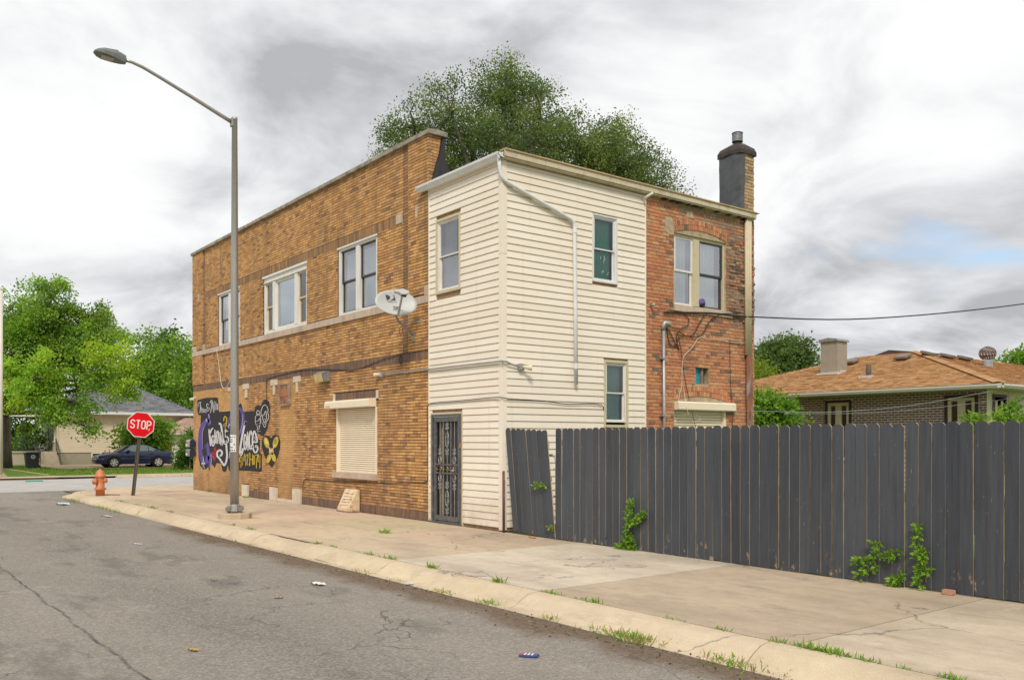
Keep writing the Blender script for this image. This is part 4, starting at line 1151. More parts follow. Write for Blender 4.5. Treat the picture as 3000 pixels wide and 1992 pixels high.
# ------------------------------------------------------------------ mural painted on the wall
def e2(x, y):
    p = at_y(560 + x / 5.807, 1130 + y / 5.807, -0.004); return (p.x, p.z)
MUR = MB(street)
COURSE0 = 0.0635
mural = None
_lvl = [0.0055]
def cut_joints(o):
    """paint lies thinner over the bed joints: those strips get the joint material"""
    me = o.data; bm = bmesh.new(); bm.from_mesh(me)
    zs = [v.co.z for v in bm.verts]
    k0, k1 = int(min(zs) / COURSE0) - 1, int(max(zs) / COURSE0) + 2
    for k_ in range(k0, k1):
        for dz in (-0.0032, 0.0032):
            bmesh.ops.bisect_plane(bm, geom=bm.verts[:] + bm.edges[:] + bm.faces[:], plane_co=(0, 0, k_ * COURSE0 + dz), plane_no=(0, 0, 1))
    for f in bm.faces:
        zc = f.calc_center_median().z / COURSE0
        if abs(zc - round(zc)) * COURSE0 < 0.0033: f.material_index = 1
    bm.to_mesh(me); bm.free()
def paint(name, col, polys=(), strokes=(), parent=None, rough=0.7):
    global mural
    m = MB(street); d = _lvl[0]; _lvl[0] += 0.0006
    for poly in polys:
        pts = [e2(*p) for p in poly]
        m._add([(u, d, z) for u, z in pts], [tuple(range(len(pts)))])
    for st in strokes:
        pts, wd = st[0], st[1]
        taper = st[2] if len(st) > 2 else True
        cp = catmull([(p[0], p[1], 0) for p in pts], 7) if len(pts) > 2 else [Vector((p[0], p[1], 0)) for p in pts]
        n = len(cp); L = []; Rr = []
        for i, p in enumerate(cp):
            t = cp[min(i + 1, n - 1)] - cp[max(i - 1, 0)]
            if t.length < 1e-6: t = Vector((1, 0, 0))
            t.normalize(); nn_ = Vector((-t.y, t.x, 0))
            k_ = 1.0 if not taper else 0.45 + 0.55 * math.sin(math.pi * min(1, max(0, (i + 0.5) / n)))
            w_ = wd * 0.5 * k_
            L.append(p + nn_ * w_); Rr.append(p - nn_ * w_)
        for i in range(n - 1):
            q = [e2(a_.x, a_.y) for a_ in (L[i], L[i + 1], Rr[i + 1], Rr[i])]
            m._add([(u, d, z) for u, z in q], [(0, 1, 2, 3)])
    o = m.build(name, M('paint_' + name, col, rough, 0.22, 25, 0.15, 60, spec=0.15), parent, fix=False)
    if polys:
        bm = bmesh.new(); bm.from_mesh(o.data); bmesh.ops.triangulate(bm, faces=bm.faces, ngon_method='EAR_CLIP'); bm.to_mesh(o.data); bm.free()
    o.data.materials.append(M('joint_' + name, tuple(c_ * 0.72 + q * 0.2 for c_, q in zip(col, (0.35, 0.22, 0.12))), 0.8, 0.2, 25))
    cut_joints(o)
    return o
black = [(105, 250), (130, 235), (250, 205), (440, 198), (456, 215), (470, 440), (560, 440), (680, 425), (770, 420), (800, 330), (850, 295), (885, 440), (1075, 425), (1090, 355), (1130, 330), (1190, 335), (1210, 275), (1240, 245), (1270, 235), (1300, 245), (1325, 270), (1345, 360), (1335, 560), (1300, 720), (1270, 790), (1225, 855), (1170, 830), (1120, 790), (1115, 860), (1140, 900), (1170, 915), (1165, 1130), (1195, 1160), (1205, 1200), (1200, 1440), (1180, 1465), (1000, 1445), (810, 1440), (640, 1440), (620, 1330), (600, 1440), (560, 1465), (530, 1440), (510, 1320), (430, 1310), (400, 1395), (340, 1310), (310, 1445), (290, 1370), (250, 1415), (200, 1420), (150, 1350), (125, 1200), (115, 1000), (125, 850), (160, 700), (165, 500), (120, 490), (105, 420)]
heart = [(1365, 895), (1390, 845), (1430, 825), (1480, 845), (1515, 930), (1510, 1060), (1470, 1210), (1375, 1395), (1310, 1320), (1240, 1170), (1200, 1030), (1205, 920), (1235, 860), (1280, 845), (1330, 860)]
mural = paint('mural', (0.032, 0.032, 0.038), [black, heart], (), BLD)
def ell(cx, cy, rx, ry, rot=0, n=18):
    c, s = math.cos(rot), math.sin(rot)
    return [(cx + rx * math.cos(q) * c - ry * math.sin(q) * s, cy + rx * math.cos(q) * s + ry * math.sin(q) * c) for q in np.linspace(0, 2 * math.pi, n, endpoint=False)]
def ring_(cx, cy, rx, ry, rot=0): return ell(cx, cy, rx, ry, rot, 14) + [ell(cx, cy, rx, ry, rot, 14)[0]]
P = lambda *a, **k_: paint(*a, parent=mural, **k_)
P('purple_lettering', (0.115, 0.085, 0.34), [[(290, 470), (318, 520), (335, 650), (300, 690), (280, 620)], [(205, 1095), (275, 960), (285, 960), (305, 1030), (330, 1180), (350, 1290), (315, 1410), (300, 1330), (270, 1150), (255, 1030)]],
  [([(310, 590), (240, 620), (185, 700), (158, 830), (150, 1000), (160, 1130), (182, 1235), (215, 1300), (262, 1285), (285, 1190)], 66, False), ([(665, 520), (640, 570), (640, 640), (665, 680)], 34), ([(810, 385), (850, 410), (880, 480), (885, 580), (868, 700), (840, 790), (790, 850)], 50, False), ([(735, 440), (728, 700), (715, 960), (690, 1220)], 60)])
P('white_sparkle', (0.75, 0.74, 0.80), [], [([(180, 1330), (205, 1310), (235, 1330)], 26), ([(208, 1200), (205, 1320), (185, 1400)], 9), ([(205, 1320), (230, 1420)], 7), ([(205, 1320), (170, 1480)], 4), ([(250, 600), (268, 560)], 9), ([(250, 560), (275, 610)], 8), ([(610, 690), (665, 660)], 7), ([(640, 720), (648, 640)], 9), ([(325, 600), (318, 640)], 8), ([(300, 480), (308, 540)], 9)])
P('violet_glow', (0.35, 0.32, 0.60), [], [([(245, 660), (200, 760), (190, 900), (196, 1080)], 10), ([(660, 1120), (650, 1230)], 22), ([(335, 1150), (345, 1290), (315, 1390)], 14), ([(875, 480), (872, 640), (835, 790)], 12)])
P('white_lettering', (0.66, 0.67, 0.69), [], [
    ([(305, 735), (318, 860), (332, 1025)], 30), ([(322, 830), (345, 750), (378, 715)], 24),
    (ring_(375, 935, 26, 85), 20, False), (ring_(376, 945, 10, 32), 9, False), ([(405, 745), (412, 900), (428, 985)], 24),
    ([(432, 770), (440, 880), (448, 985)], 22), ([(440, 820), (458, 765), (472, 860), (480, 985)], 22),
    ([(492, 790), (500, 900), (506, 1010)], 22), ([(500, 840), (514, 790), (524, 900), (530, 1020)], 22),
    ([(470, 640), (505, 655), (525, 760), (540, 900), (570, 985), (592, 900), (588, 740)], 30, False),
    ([(592, 880), (604, 1060), (612, 1180), (600, 1280), (565, 1350), (525, 1300), (480, 1230), (445, 1190), (450, 1120), (495, 1095), (528, 1130), (515, 1180), (488, 1180)], 30, False),
    ([(632, 765), (598, 790), (602, 850), (632, 890), (632, 950), (605, 975)], 22),
    ([(932, 600), (905, 690), (870, 860), (845, 1010), (835, 1120), (850, 1180), (872, 1120), (884, 1060)], 32, False), ([(930, 605), (915, 680)], 30),
    (ring_(922, 955, 22, 130), 20, False), (ring_(924, 975, 6, 40), 8, False), ([(962, 775), (966, 930), (970, 1100)], 24),
    ([(1040, 840), (1015, 770), (992, 860), (992, 990), (1010, 1075), (1042, 1040), (1020, 1010)], 26, False),
    ([(1060, 950), (1125, 945), (1080, 770), (1048, 880), (1050, 1020), (1075, 1120), (1115, 1125), (1135, 1060), (1108, 1015), (1098, 1050)], 26, False), ([(1066, 920), (1100, 915), (1085, 870), (1066, 900)], 9)])
P('name_lettering', (0.62, 0.62, 0.62), [], [
    ([(125, 370), (118, 330), (140, 285), (168, 275), (160, 310)], 9), ([(155, 290), (160, 390), (148, 465)], 12), ([(172, 350), (176, 460)], 8), ([(176, 410), (190, 385), (194, 455)], 8),
    ([(206, 390), (208, 455)], 8), ([(207, 405), (222, 385)], 7), (ring_(226, 425, 8, 24), 6, False), (ring_(244, 425, 8, 26), 6, False), ([(250, 440), (258, 470)], 6),
    ([(300, 330), (275, 305), (265, 345), (290, 375), (268, 400), (275, 435), (305, 410), (312, 370)], 9, False), ([(265, 375), (315, 385)], 6),
    ([(330, 300), (325, 280), (350, 245), (365, 290), (372, 380), (390, 460)], 10), ([(352, 260), (345, 380), (330, 465)], 12), ([(392, 460), (386, 350), (392, 270)], 8), ([(402, 320), (404, 420)], 8), ([(398, 280), (405, 262)], 8),
    ([(422, 270), (420, 410)], 8), ([(408, 310), (440, 300)], 6), (ring_(444, 360, 9, 48), 7, False), ([(456, 300), (460, 410)], 7)])
P('yellow_lettering', (0.66, 0.47, 0.035), [], [
    ([(556, 600), (565, 535), (590, 525), (605, 570), (600, 640), (585, 700)], 16, False), ([(590, 640), (562, 650), (560, 690), (585, 690), (580, 750)], 9, False),
    ([(818, 1230), (822, 1300)], 10), (ring_(842, 1245, 12, 42), 10, False), ([(856, 1240), (850, 1390)], 12), ([(872, 1200), (884, 1270), (872, 1360)], 9),
    ([(912, 1150), (902, 1260), (942, 1255)], 12, False), ([(928, 1170), (932, 1360)], 13), ([(946, 1200), (960, 1165), (970, 1200), (952, 1330), (982, 1325)], 12, False), ([(985, 1165), (1002, 1150), (998, 1365)], 13, False),
    ([(1012, 1250), (1038, 1252)], 14, False), ([(1046, 1160), (1044, 1345)], 13), (ring_(1072, 1260, 13, 80), 12, False), ([(1096, 1180), (1134, 1178), (1118, 1280), (1112, 1400)], 13, False), ([(1150, 1160), (1142, 1280), (1185, 1280)], 12, False), ([(1175, 1180), (1170, 1400)], 13)])
P('red_lettering', (0.55, 0.035, 0.06), [], [([(378, 1130), (352, 1140), (352, 1180), (378, 1220), (402, 1290)], 15, False), ([(400, 1230), (375, 1180), (392, 1130), (418, 1105), (424, 1060), (405, 1045), (398, 1090), (408, 1160), (404, 1290)], 13, False)])
P('yellow_cutlery', (0.62, 0.45, 0.05), [ell(1285, 965, 42, 95, -0.25), ell(1440, 960, 44, 100, 0.25), ell(1325, 1235, 34, 82, 0.3), ell(1405, 1215, 36, 80, -0.3), ell(1368, 1120, 42, 60)], ())
P('pale_cutlery', (0.74, 0.66, 0.36), [ell(1285, 955, 20, 58, -0.3)], [([(1296, 1000), (1340, 1080), (1400, 1250)], 18, False), ([(1430, 1000), (1380, 1110), (1330, 1260)], 16, False)])
P('cutlery_lines', (0.05, 0.045, 0.03), [], [([(1428, 905), (1420, 985)], 5, False), ([(1440, 900), (1434, 990)], 5, False), ([(1453, 905), (1447, 990)], 5, False), ([(1415, 1050), (1370, 1150), (1345, 1220)], 6), ([(1270, 990), (1300, 1020), (1335, 1070)], 5), ([(1375, 1160), (1400, 1240)], 6)])
P('white_outline', (0.74, 0.70, 0.68), [], [
    (ring_(1142, 458, 24, 38), 9, False), (ring_(1143, 585, 48, 108), 8, False), ([(1100, 610), (1150, 590), (1170, 555), (1185, 620)], 9), ([(1105, 640), (1130, 700), (1150, 745), (1172, 690), (1182, 620)], 7, False), ([(1120, 740), (1140, 775), (1185, 770)], 7), ([(1140, 695), (1160, 692)], 5), ([(1125, 650), (1140, 645)], 5), ([(1158, 645), (1172, 640)], 5),
    ([(1200, 520), (1192, 440), (1210, 380), (1232, 340), (1262, 325), (1290, 345), (1312, 400), (1310, 460), (1322, 520), (1306, 580), (1290, 600)], 10, False), ([(1215, 500), (1245, 490), (1272, 430), (1285, 500), (1282, 560), (1250, 620), (1225, 570), (1215, 500)], 9, False), ([(1215, 620), (1240, 680), (1262, 700), (1290, 600)], 9), ([(1238, 570), (1262, 560)], 7), ([(1230, 525), (1245, 520)], 5), ([(1260, 512), (1276, 508)], 5), ([(1230, 600), (1255, 650), (1285, 590)], 6)])

# ------------------------------------------------------------------ timber fence and the leaning gate
def mat_picket():
    k = NT('charcoal_fence_paint')
    t = k.attr('tone')
    oi = k.n('ShaderNodeObjectInfo')
    c = k.ramp(k.noise(1.0, 5, 0.6, (30, 30, 1.6)), [(0.3, (0.044, 0.049, 0.058)), (0.7, (0.068, 0.075, 0.088))])
    c = k.mix(oi.outputs['Random'], k.mix(1.0, c, (1.2, 1.2, 1.2), 'MULTIPLY'), k.mix(1.0, c, (0.72, 0.73, 0.76), 'MULTIPLY'))
    c = k.mix(k.ramp(k.noise(0.9, 5, 0.65, (1, 1, 0.5)), [(0.45, 0.0), (0.7, 0.35)]), c, (0.10, 0.107, 0.12))
    X, Y, Z = k.xyz()
    ch = k.math('MULTIPLY', k.ramp(k.noise(1.0, 4, 0.75, (60, 60, 14)), [(0.66, 0.0), (0.69, 1.0)]), k.ramp(k.noise(1.3, 3, 0.6, (1, 1, 1.4)), [(0.52, 0.0), (0.58, 1.0)]))
    c = k.mix(k.math('MULTIPLY', ch, 0.8), c, (0.50, 0.46, 0.40))
    foot = k.math('MULTIPLY', k.ramp(k.math('DIVIDE', Z, 0.35), [(0.15, 1.0), (1.0, 0.0)]), k.ramp(k.noise(1.0, 4, 0.7, (9, 9, 4)), [(0.60, 0.0), (0.66, 1.0)]))
    c = k.mix(foot, c, (0.36, 0.25, 0.14))
    k.color(c); k.rough(0.6); k.p.inputs['Specular IOR Level'].default_value = 0.4
    k.bump(k.noise(1.0, 4, 0.6, (70, 70, 3)), 0.3, 0.004)
    return k.m
M_PICK = mat_picket()
M_RAW = M('bare_timber_edge', (0.42, 0.315, 0.20), 0.9, 0.25, 8, 0.3, 40)
def picket_mesh(w, h):
    m = MB()
    hw = w / 2; e = 0.032
    m.prism([(-hw, 0.0), (hw, 0.0), (hw, h - e), (hw - e, h), (-hw + e, h), (-hw, h - e)], -0.009, 0.009)
    me = m.build('picket', M_PICK, bevel=0.0015)
    me.data.materials.append(M_RAW)
    for p in me.data.polygons:
        if abs(p.normal.y) < 0.5: p.material_index = 1
    return me
PK = [picket_mesh(0.1430 + random.uniform(-0.002, 0.002), 1.83) for _ in range(4)]
fence = thing('timber_fence', 'long charcoal dog-eared picket fence running along the pavement', 'fence', (6.0, -0.04, 0))
gate = thing('fence_gate', 'leaning charcoal picket gate between cream siding and the long fence', 'gate', (0.85, -0.04, 0))
for o in PK: COL.objects.unlink(o)
def picket(parent, x, z, rz, ry, y=-0.05):
    o = bpy.data.objects.new('picket', random.choice(PK).data); COL.objects.link(o)
    o.parent = parent; o.matrix_parent_inverse = Matrix.Translation(-parent.location)
    o.location = (x, y, z); o.rotation_euler = (random.uniform(-0.004, 0.004), ry, rz)
    return o
x = 1.618; i = 0
while x < 12.5:
    picket(fence, x + random.uniform(-0.0035, 0.0035), 0.006 + random.uniform(0, 0.014) - (0.012 if random.random() < 0.1 else 0), random.uniform(-0.012, 0.012), random.uniform(-0.0045, 0.0045), -0.05 + random.uniform(-0.003, 0.003))
    x += 0.1503; i += 1
for i in range(8):
    u = 0.395 + 0.075 + i * 0.1425
    picket(gate, u, 0.045 - 0.006 * i + random.uniform(-0.004, 0.004), random.uniform(-0.01, 0.01), -0.122, -0.055)
for z in (0.35, 1.0, 1.6):
    MB().box(1.56, 12.5, -0.035, 0.005, z - 0.045, z + 0.045).build('rail', M_RAW, fence)
    MB().prism([(0.42 - z * 0.12, z - 0.04), (1.52 - z * 0.12, z - 0.04), (1.51 - z * 0.12, z + 0.04), (0.41 - z * 0.12, z + 0.04)], -0.04, -0.01).build('rail', M_RAW, gate)
for x in (1.75, 4.15, 6.55, 8.95, 11.35): MB().box(x - 0.045, x + 0.045, 0.006, 0.096, -0.05, 1.75).build('post', M_RAW, fence)
MB().tube([(1.47, 0.03, 0.02), (1.46, 0.03, 1.25), (1.44, 0.03, 1.36), (1.36, 0.03, 1.40), (0.4, 0.03, 1.40)], 0.02, 8).build('steel_frame', M_GALV, gate, smooth=True)
for z in (0.7, 1.15): MB().box(1.42, 1.56, 0.0, 0.025, z, z + 0.025).build('latch', M_GALV, gate)
MB().box(1.29, 1.335, -0.035, -0.02, 1.5, 1.56).build('hinge_plate', M_RAW, gate)
o = MB().tube([(0.15, -0.085, -0.01), (0.145, -0.085, 1.10)], 0.024, 10).build('steel_post', M('rust_brown_post', (0.13, 0.055, 0.035), 0.7, 0.3, 10), smooth=True)
tag(o, 'thin rust brown steel post at the corner of the cream siding', 'post')

# ------------------------------------------------------------------ street lamp
M_POLE = M('brushed_lamp_pole', (0.40, 0.385, 0.36), 0.38, 0.08, 3, metal=0.7, stretch=(1, 1, 0.2))
LX, LY = -5.62, -2.86
lamp = thing('street_lamp', 'tall grey metal street lamp with long sloping arm over the road', 'street lamp', (LX, LY, 0))
m = MB(); n = 12
m.lathe([(0.33, -0.02), (0.335, 0.10), (0.325, 0.115), (0.0, 0.118)], (LX, LY, 0), (0, 0, 1), 14); mped = m
o = MB(); o.col = (0.86, 0.86, 0.84); o.lathe([(0.345, -0.05), (0.345, 0.105), (0.33, 0.118), (0.0, 0.12)], (LX, LY, 0), (0, 0, 1), 10)
o.build('pedestal', M_KERB, lamp)
MB().lathe([(0.0, 0.20), (0.094, 0.20), (0.088, 2.0), (0.074, 5.2), (0.058, 8.42), (0.062, 8.425), (0.062, 8.47), (0.0, 8.48)], (LX, LY, 0), (0, 0, 1), 20).build('pole', M_POLE, lamp, smooth=True)
M_CAST = M('cast_base', (0.30, 0.29, 0.27), 0.6, 0.3, 12, 0.2, 40, metal=0.4)
MB().lathe([(0.0, 0.15), (0.155, 0.15), (0.155, 0.17), (0.125, 0.27), (0.105, 0.30), (0.0, 0.30)], (LX, LY, 0), (0, 0, 1), 8).build('base_casting', M_CAST, lamp)
for k_ in range(4):
    q = math.radians(20 + 90 * k_); cx, cy = LX + 0.17 * math.cos(q), LY + 0.17 * math.sin(q)
    MB().prism([(cx - 0.05, cy - 0.05), (cx + 0.05, cy - 0.05), (cx + 0.05, cy + 0.05), (cx - 0.05, cy + 0.05)], 0.155, 0.25, 'xy').build('base_lug', M_CAST, lamp, bevel=0.015)
    MB().tube([(cx, cy, 0.10), (cx, cy, 0.17)], 0.022, 8).build('bolt', M_CAST, lamp)
ang = [(LX, LY - 0.04, 8.36), (LX, LY - 0.3, 8.46), (LX, LY - 0.9, 8.70), (LX, LY - 1.5, 8.93), (LX, LY - 1.85, 9.055), (LX, LY - 2.05, 9.10), (LX, LY - 2.2, 9.11)]
MB().tube(ang, [0.043, 0.042, 0.038, 0.035, 0.032, 0.030, 0.030], 12).build('arm', M_POLE, lamp, smooth=True)
MB().box(LX - 0.055, LX + 0.055, LY - 0.085, LY - 0.04, 8.27, 8.45).build('arm_bracket', M_POLE, lamp, bevel=0.008)
hd = MB(); st = []
for (dy, hw, zt, zb) in ((0.0, 0.06, 0.07, -0.075), (-0.10, 0.09, 0.10, -0.08), (-0.24, 0.15, 0.11, -0.06), (-0.42, 0.17, 0.09, -0.04), (-0.52, 0.13, 0.06, -0.02), (-0.58, 0.06, 0.03, 0.0)):
    y0 = LY - 2.17 + dy
    st.append([(LX - hw, y0, 9.115 + zb), (LX + hw, y0, 9.115 + zb), (LX + hw * 1.02, y0, 9.115 + 0.5 * (zt + zb)), (LX + hw * 0.7, y0, 9.115 + zt), (LX - hw * 0.7, y0, 9.115 + zt), (LX - hw * 1.02, y0, 9.115 + 0.5 * (zt + zb))])
pts = [p for r in st for p in r]
hd._add(pts, [(j * 6 + i, j * 6 + (i + 1) % 6, (j + 1) * 6 + (i + 1) % 6, (j + 1) * 6 + i) for j in range(5) for i in range(6)] + [(0, 1, 2, 3, 4, 5), (35, 34, 33, 32, 31, 30)])
hd = hd.build('lamp_head', M('lamp_head_grey', (0.17, 0.185, 0.178), 0.5, 0.15, 8), lamp, smooth=False, bevel=0.006)
MB().lathe([(0.04, 0.0), (0.04, 0.055), (0.03, 0.065), (0, 0.067)], (LX, LY - 2.34, 9.195), (0, 0, 1), 12).build('photocell', M('photocell_grey', (0.2, 0.22, 0.24), 0.4, 0.1, 8), hd)
MB().prism([(LX - 0.1, LY - 2.40), (LX + 0.1, LY - 2.40), (LX + 0.09, LY - 2.62), (LX - 0.09, LY - 2.62)], 9.045, 9.085, 'xy').build('lens', M('lamp_lens', (0.35, 0.34, 0.30), 0.3, 0.1, 5), hd)
for i in range(5): MB().box(LX - 0.05, LX + 0.05, LY - 2.46 - i * 0.03, LY - 2.45 - i * 0.03, 9.17, 9.235 - i * 0.006).build('cooling_fin', M('lamp_head_grey'), hd)
# paper notice taped round the pole
PZ0, PZ1, PR = 1.405, 1.765, 0.0945
AC = math.atan2(CAM[1] - LY, CAM[0] - LX) - 0.42
def wrap(a0, a1, z0, z1, r, n=8):
    m = MB()
    for i in range(n):
        q0, q1 = a0 + (a1 - a0) * i / n, a0 + (a1 - a0) * (i + 1) / n
        m.quad((LX + r * math.cos(q0), LY + r * math.sin(q0), z0), (LX + r * math.cos(q1), LY + r * math.sin(q1), z0), (LX + r * math.cos(q1), LY + r * math.sin(q1), z1), (LX + r * math.cos(q0), LY + r * math.sin(q0), z1))
    return m
nt = wrap(AC - 1.05, AC + 0.75, PZ0, PZ1, PR).build('notice', M('notice_paper', (0.72, 0.72, 0.70), 0.8, 0.08, 20), lamp, fix=False)
M_INK = M('printed_ink', (0.05, 0.05, 0.055), 0.7, 0.2, 20)
for z, ivs in ((1.715, ((-0.9, -0.35), (-0.05, 0.12), (0.35, 0.5))), (1.665, ((-0.85, -0.5), (-0.35, -0.1))), (1.62, ((-0.9, -0.2), (0.0, 0.1))), (1.56, ((0.2, 0.5),)), (1.50, ((-0.8, -0.55), (-0.45, -0.2), (-0.05, 0.1))), (1.44, ((-0.9, -0.4), (-0.25, 0.05), (0.3, 0.5)))):
    for a0, a1 in ivs:
        wrap(AC + a0, AC + a1, z - 0.013, z + 0.013, PR + 0.001, 3).build('printed_line', M_INK, nt, fix=False)

# ------------------------------------------------------------------ stop sign
SX, SY = -15.04, -2.50
sg = thing('stop_sign', 'red octagonal STOP sign on a leaning perforated brown post', 'road sign', (SX, SY, 0))
LEAN = Vector((0.612 * 0.11, 0.791 * 0.11, 1.0)).normalized()
SN = Vector((0.975, -0.22, 0)); SN = (SN - LEAN * SN.dot(LEAN)).normalized(); SU = LEAN.cross(SN).normalized()
ORG = Vector((SX, SY, 0))
def sgn(u, d, z): return tuple(ORG + SU * u + SN * d + LEAN * z)
M_POST = M('brown_sign_post', (0.085, 0.07, 0.05), 0.6, 0.25, 12)
m = MB(sgn); m.box(-0.035, 0.035, -0.03, -0.022, -0.1, 2.45); m.box(-0.037, -0.029, -0.03, 0.004, -0.1, 2.45); m.box(0.029, 0.037, -0.03, 0.004, -0.1, 2.45); m.box(-0.053, -0.037, -0.004, 0.004, -0.1, 2.45); m.box(0.037, 0.053, -0.004, 0.004, -0.1, 2.45)
m.build('post', M_POST, sg)
for i in range(62):
    z = 0.04 + i * 0.026
    MB(sgn).prism([(0.005 * math.cos(q), z + 0.005 * math.sin(q)) for q in np.linspace(0, 2 * math.pi, 6, endpoint=False)], -0.0218, -0.0205).build('bolt_hole', M('hole_light', (0.45, 0.42, 0.36), 0.8, 0.1, 5), sg)
ZC, RO = 2.13, 0.405
def octo(r): return [(r * math.cos(math.radians(22.5 + 45 * i)), ZC + r * math.sin(math.radians(22.5 + 45 * i))) for i in range(8)]
pl = MB(sgn).prism(octo(RO), 0.006, 0.011).build('sign_plate', M('sign_white', (0.78, 0.77, 0.75), 0.4, 0.05, 6), sg)
MB(sgn).prism(octo(RO - 0.022), 0.0112, 0.0125).build('red_face', M('sign_red', (0.70, 0.006, 0.014), 0.6, 0.06, 3, spec=0.15), sg)
def strokes2(tf, d, strokes, w, name, mat, parent):
    for grp in strokes:
        m = MB(tf)
        for s in grp:
            cp = catmull([(p[0], p[1], 0) for p in s], 6) if len(s) > 2 else [Vector((p[0], p[1], 0)) for p in s]
            n = len(cp); L = []; R_ = []
            for i, p in enumerate(cp):
                t = (cp[min(i + 1, n - 1)] - cp[max(i - 1, 0)]).normalized(); q = Vector((-t.y, t.x, 0)) * w * 0.5
                L.append(p + q); R_.append(p - q)
            v = [(p.x, d, p.y) for p in L] + [(p.x, d, p.y) for p in R_]
            m._add(v, [(i, i + 1, n + i + 1, n + i) for i in range(n - 1)])
        m.build(name, mat, parent, fix=False)
def letter(ch, cx, cz, w, h):
    a, b, t, q = cx - w / 2, cx + w / 2, cz + h / 2, cz - h / 2
    if ch == 'S': return [[(b, t - h * .2), (b - w * .12, t - h * .06), (cx, t), (a + w * .1, t - h * .07), (a, t - h * .25), (a + w * .12, t - h * .41), (cx, cz), (b - w * .1, cz - h * .1), (b, q + h * .25), (b - w * .1, q + h * .07), (cx, q), (a + w * .12, q + h * .06), (a, q + h * .2)]]
    if ch == 'T': return [[(a, t), (b, t)], [(cx, t), (cx, q - 0.012)]]
    if ch == 'O': return [[(cx, t), (a + w * .1, t - h * .1), (a, cz + h * .2), (a, cz - h * .2), (a + w * .1, q + h * .1), (cx, q), (b - w * .1, q + h * .1), (b, cz - h * .2), (b, cz + h * .2), (b - w * .1, t - h * .1), (cx, t)]]
    if ch == 'P': return [[(a, t + 0.012), (a, q - 0.012)], [(a, t), (cx, t), (b - w * .05, t - h * .1), (b, cz + h * .25), (b - w * .05, cz + h * .1), (cx, cz), (a, cz)]]
strokes2(sgn, 0.0135, [letter(c, -0.225 + 0.15 * i, ZC + 0.005, 0.10, 0.235) for i, c in enumerate('STOP')], 0.034, 'letter', M('sign_white'), sg)
strokes2(sgn, 0.0140, [[[(0.25, ZC - 0.09), (0.235, ZC - 0.155)]]], 0.02, 'scratch', M('sign_white'), sg)
# ------------------------------------------------------------------ fire hydrant
HX_, HY_ = -15.54, -3.30
M_HYD = M('salmon_hydrant_paint', (0.60, 0.205, 0.085), 0.55, 0.15, 9, 0.15, 30, dirt=(0.42, 0.15, 0.06), dirt_amt=0.6, dscale=7)
hy = thing('fire_hydrant', 'faded orange fire hydrant on the kerb at the street corner', 'hydrant', (HX_, HY_, 0))
MB().lathe([(0.0, -0.03), (0.125, -0.03), (0.125, 0.17), (0.165, 0.185), (0.165, 0.225), (0.12, 0.24), (0.115, 0.50), (0.125, 0.54), (0.15, 0.56), (0.15, 0.60), (0.13, 0.62), (0.118, 0.69), (0.085, 0.74), (0.04, 0.765), (0.025, 0.77), (0.025, 0.80), (0.0, 0.805)], (HX_, HY_, 0), (0, 0, 1), 20).build('barrel', M_HYD, hy, smooth=True)
MB().lathe([(0.0, 0.10), (0.07, 0.10), (0.07, 0.155), (0.09, 0.16), (0.09, 0.205), (0.04, 0.21), (0.03, 0.235), (0, 0.235)], (HX_, HY_, 0.43), (0.35, -0.9, 0), 14).build('hose_cap', M_HYD, hy, smooth=True)
MB().lathe([(0.0, 0.10), (0.055, 0.10), (0.055, 0.15), (0.07, 0.155), (0.07, 0.19), (0.03, 0.195), (0.025, 0.215), (0, 0.215)], (HX_, HY_, 0.45), (0.612, 0.791, 0), 14).build('hose_cap', M_HYD, hy, smooth=True)
MB().lathe([(0.0, 0.10), (0.055, 0.10), (0.055, 0.15), (0.07, 0.155), (0.07, 0.19), (0.03, 0.195), (0.025, 0.215), (0, 0.215)], (HX_, HY_, 0.45), (-0.612, -0.791, 0), 14).build('hose_cap', M_HYD, hy, smooth=True)
for k_ in range(8):
    q = 2 * math.pi * k_ / 8
    MB().tube([(HX_ + 0.145 * math.cos(q), HY_ + 0.145 * math.sin(q), 0.228), (HX_ + 0.145 * math.cos(q), HY_ + 0.145 * math.sin(q), 0.245)], 0.013, 6).build('flange_bolt', M_HYD, hy)
m = MB(); m.quad((-16.3, -3.15, 0.006), (-15.9, -3.2, 0.006), (-15.3, -2.8, 0.006), (-15.75, -2.7, 0.006))
o = m.build('tactile_pad', M('faded_red_pad', (0.42, 0.13, 0.08), 0.9, 0.25, 12), fix=False); tag(o, 'faded red patch set in the corner pavement behind the hydrant', 'paving pad')
# ------------------------------------------------------------------ satellite dish
M_DISH = M('dish_grey', (0.50, 0.52, 0.52), 0.45, 0.05, 3)
M_DISHARM = M('dish_arm_grey', (0.30, 0.29, 0.26), 0.5, 0.2, 8)
MT = Vector((-3.05, 0.0, 3.79))
DC = at_y(1161.0, 886.0, -0.62)
DN = Vector((0.90, -0.22, 0.36)).normalized(); DUp = (Vector((0, 0, 1)) - DN * DN.z).normalized(); DR = DUp.cross(DN).normalized()
dish = thing('satellite_dish', 'oval grey satellite dish on a bent arm fixed to the tan brick wall', 'satellite dish', tuple(MT))
m = MB(); RX_, RZ_ = 0.44, 0.285; N = 32; rows = 7
for back in (0, 1):
    pts = []
    for j in range(rows + 1):
        r = j / rows
        for i in range(N):
            q = 2 * math.pi * i / N
            pts.append(tuple(DC + DR * (RX_ * r * math.cos(q)) + DUp * (RZ_ * r * math.sin(q)) + DN * (0.075 * r * r - 0.075 - (0.012 if back else 0))))
    fs = [(j * N + i, j * N + (i + 1) % N, (j + 1) * N + (i + 1) % N, (j + 1) * N + i) for j in range(rows) for i in range(N)]
    m._add(pts, fs)
o1 = rows * N; o2 = (rows + 1) * N + rows * N
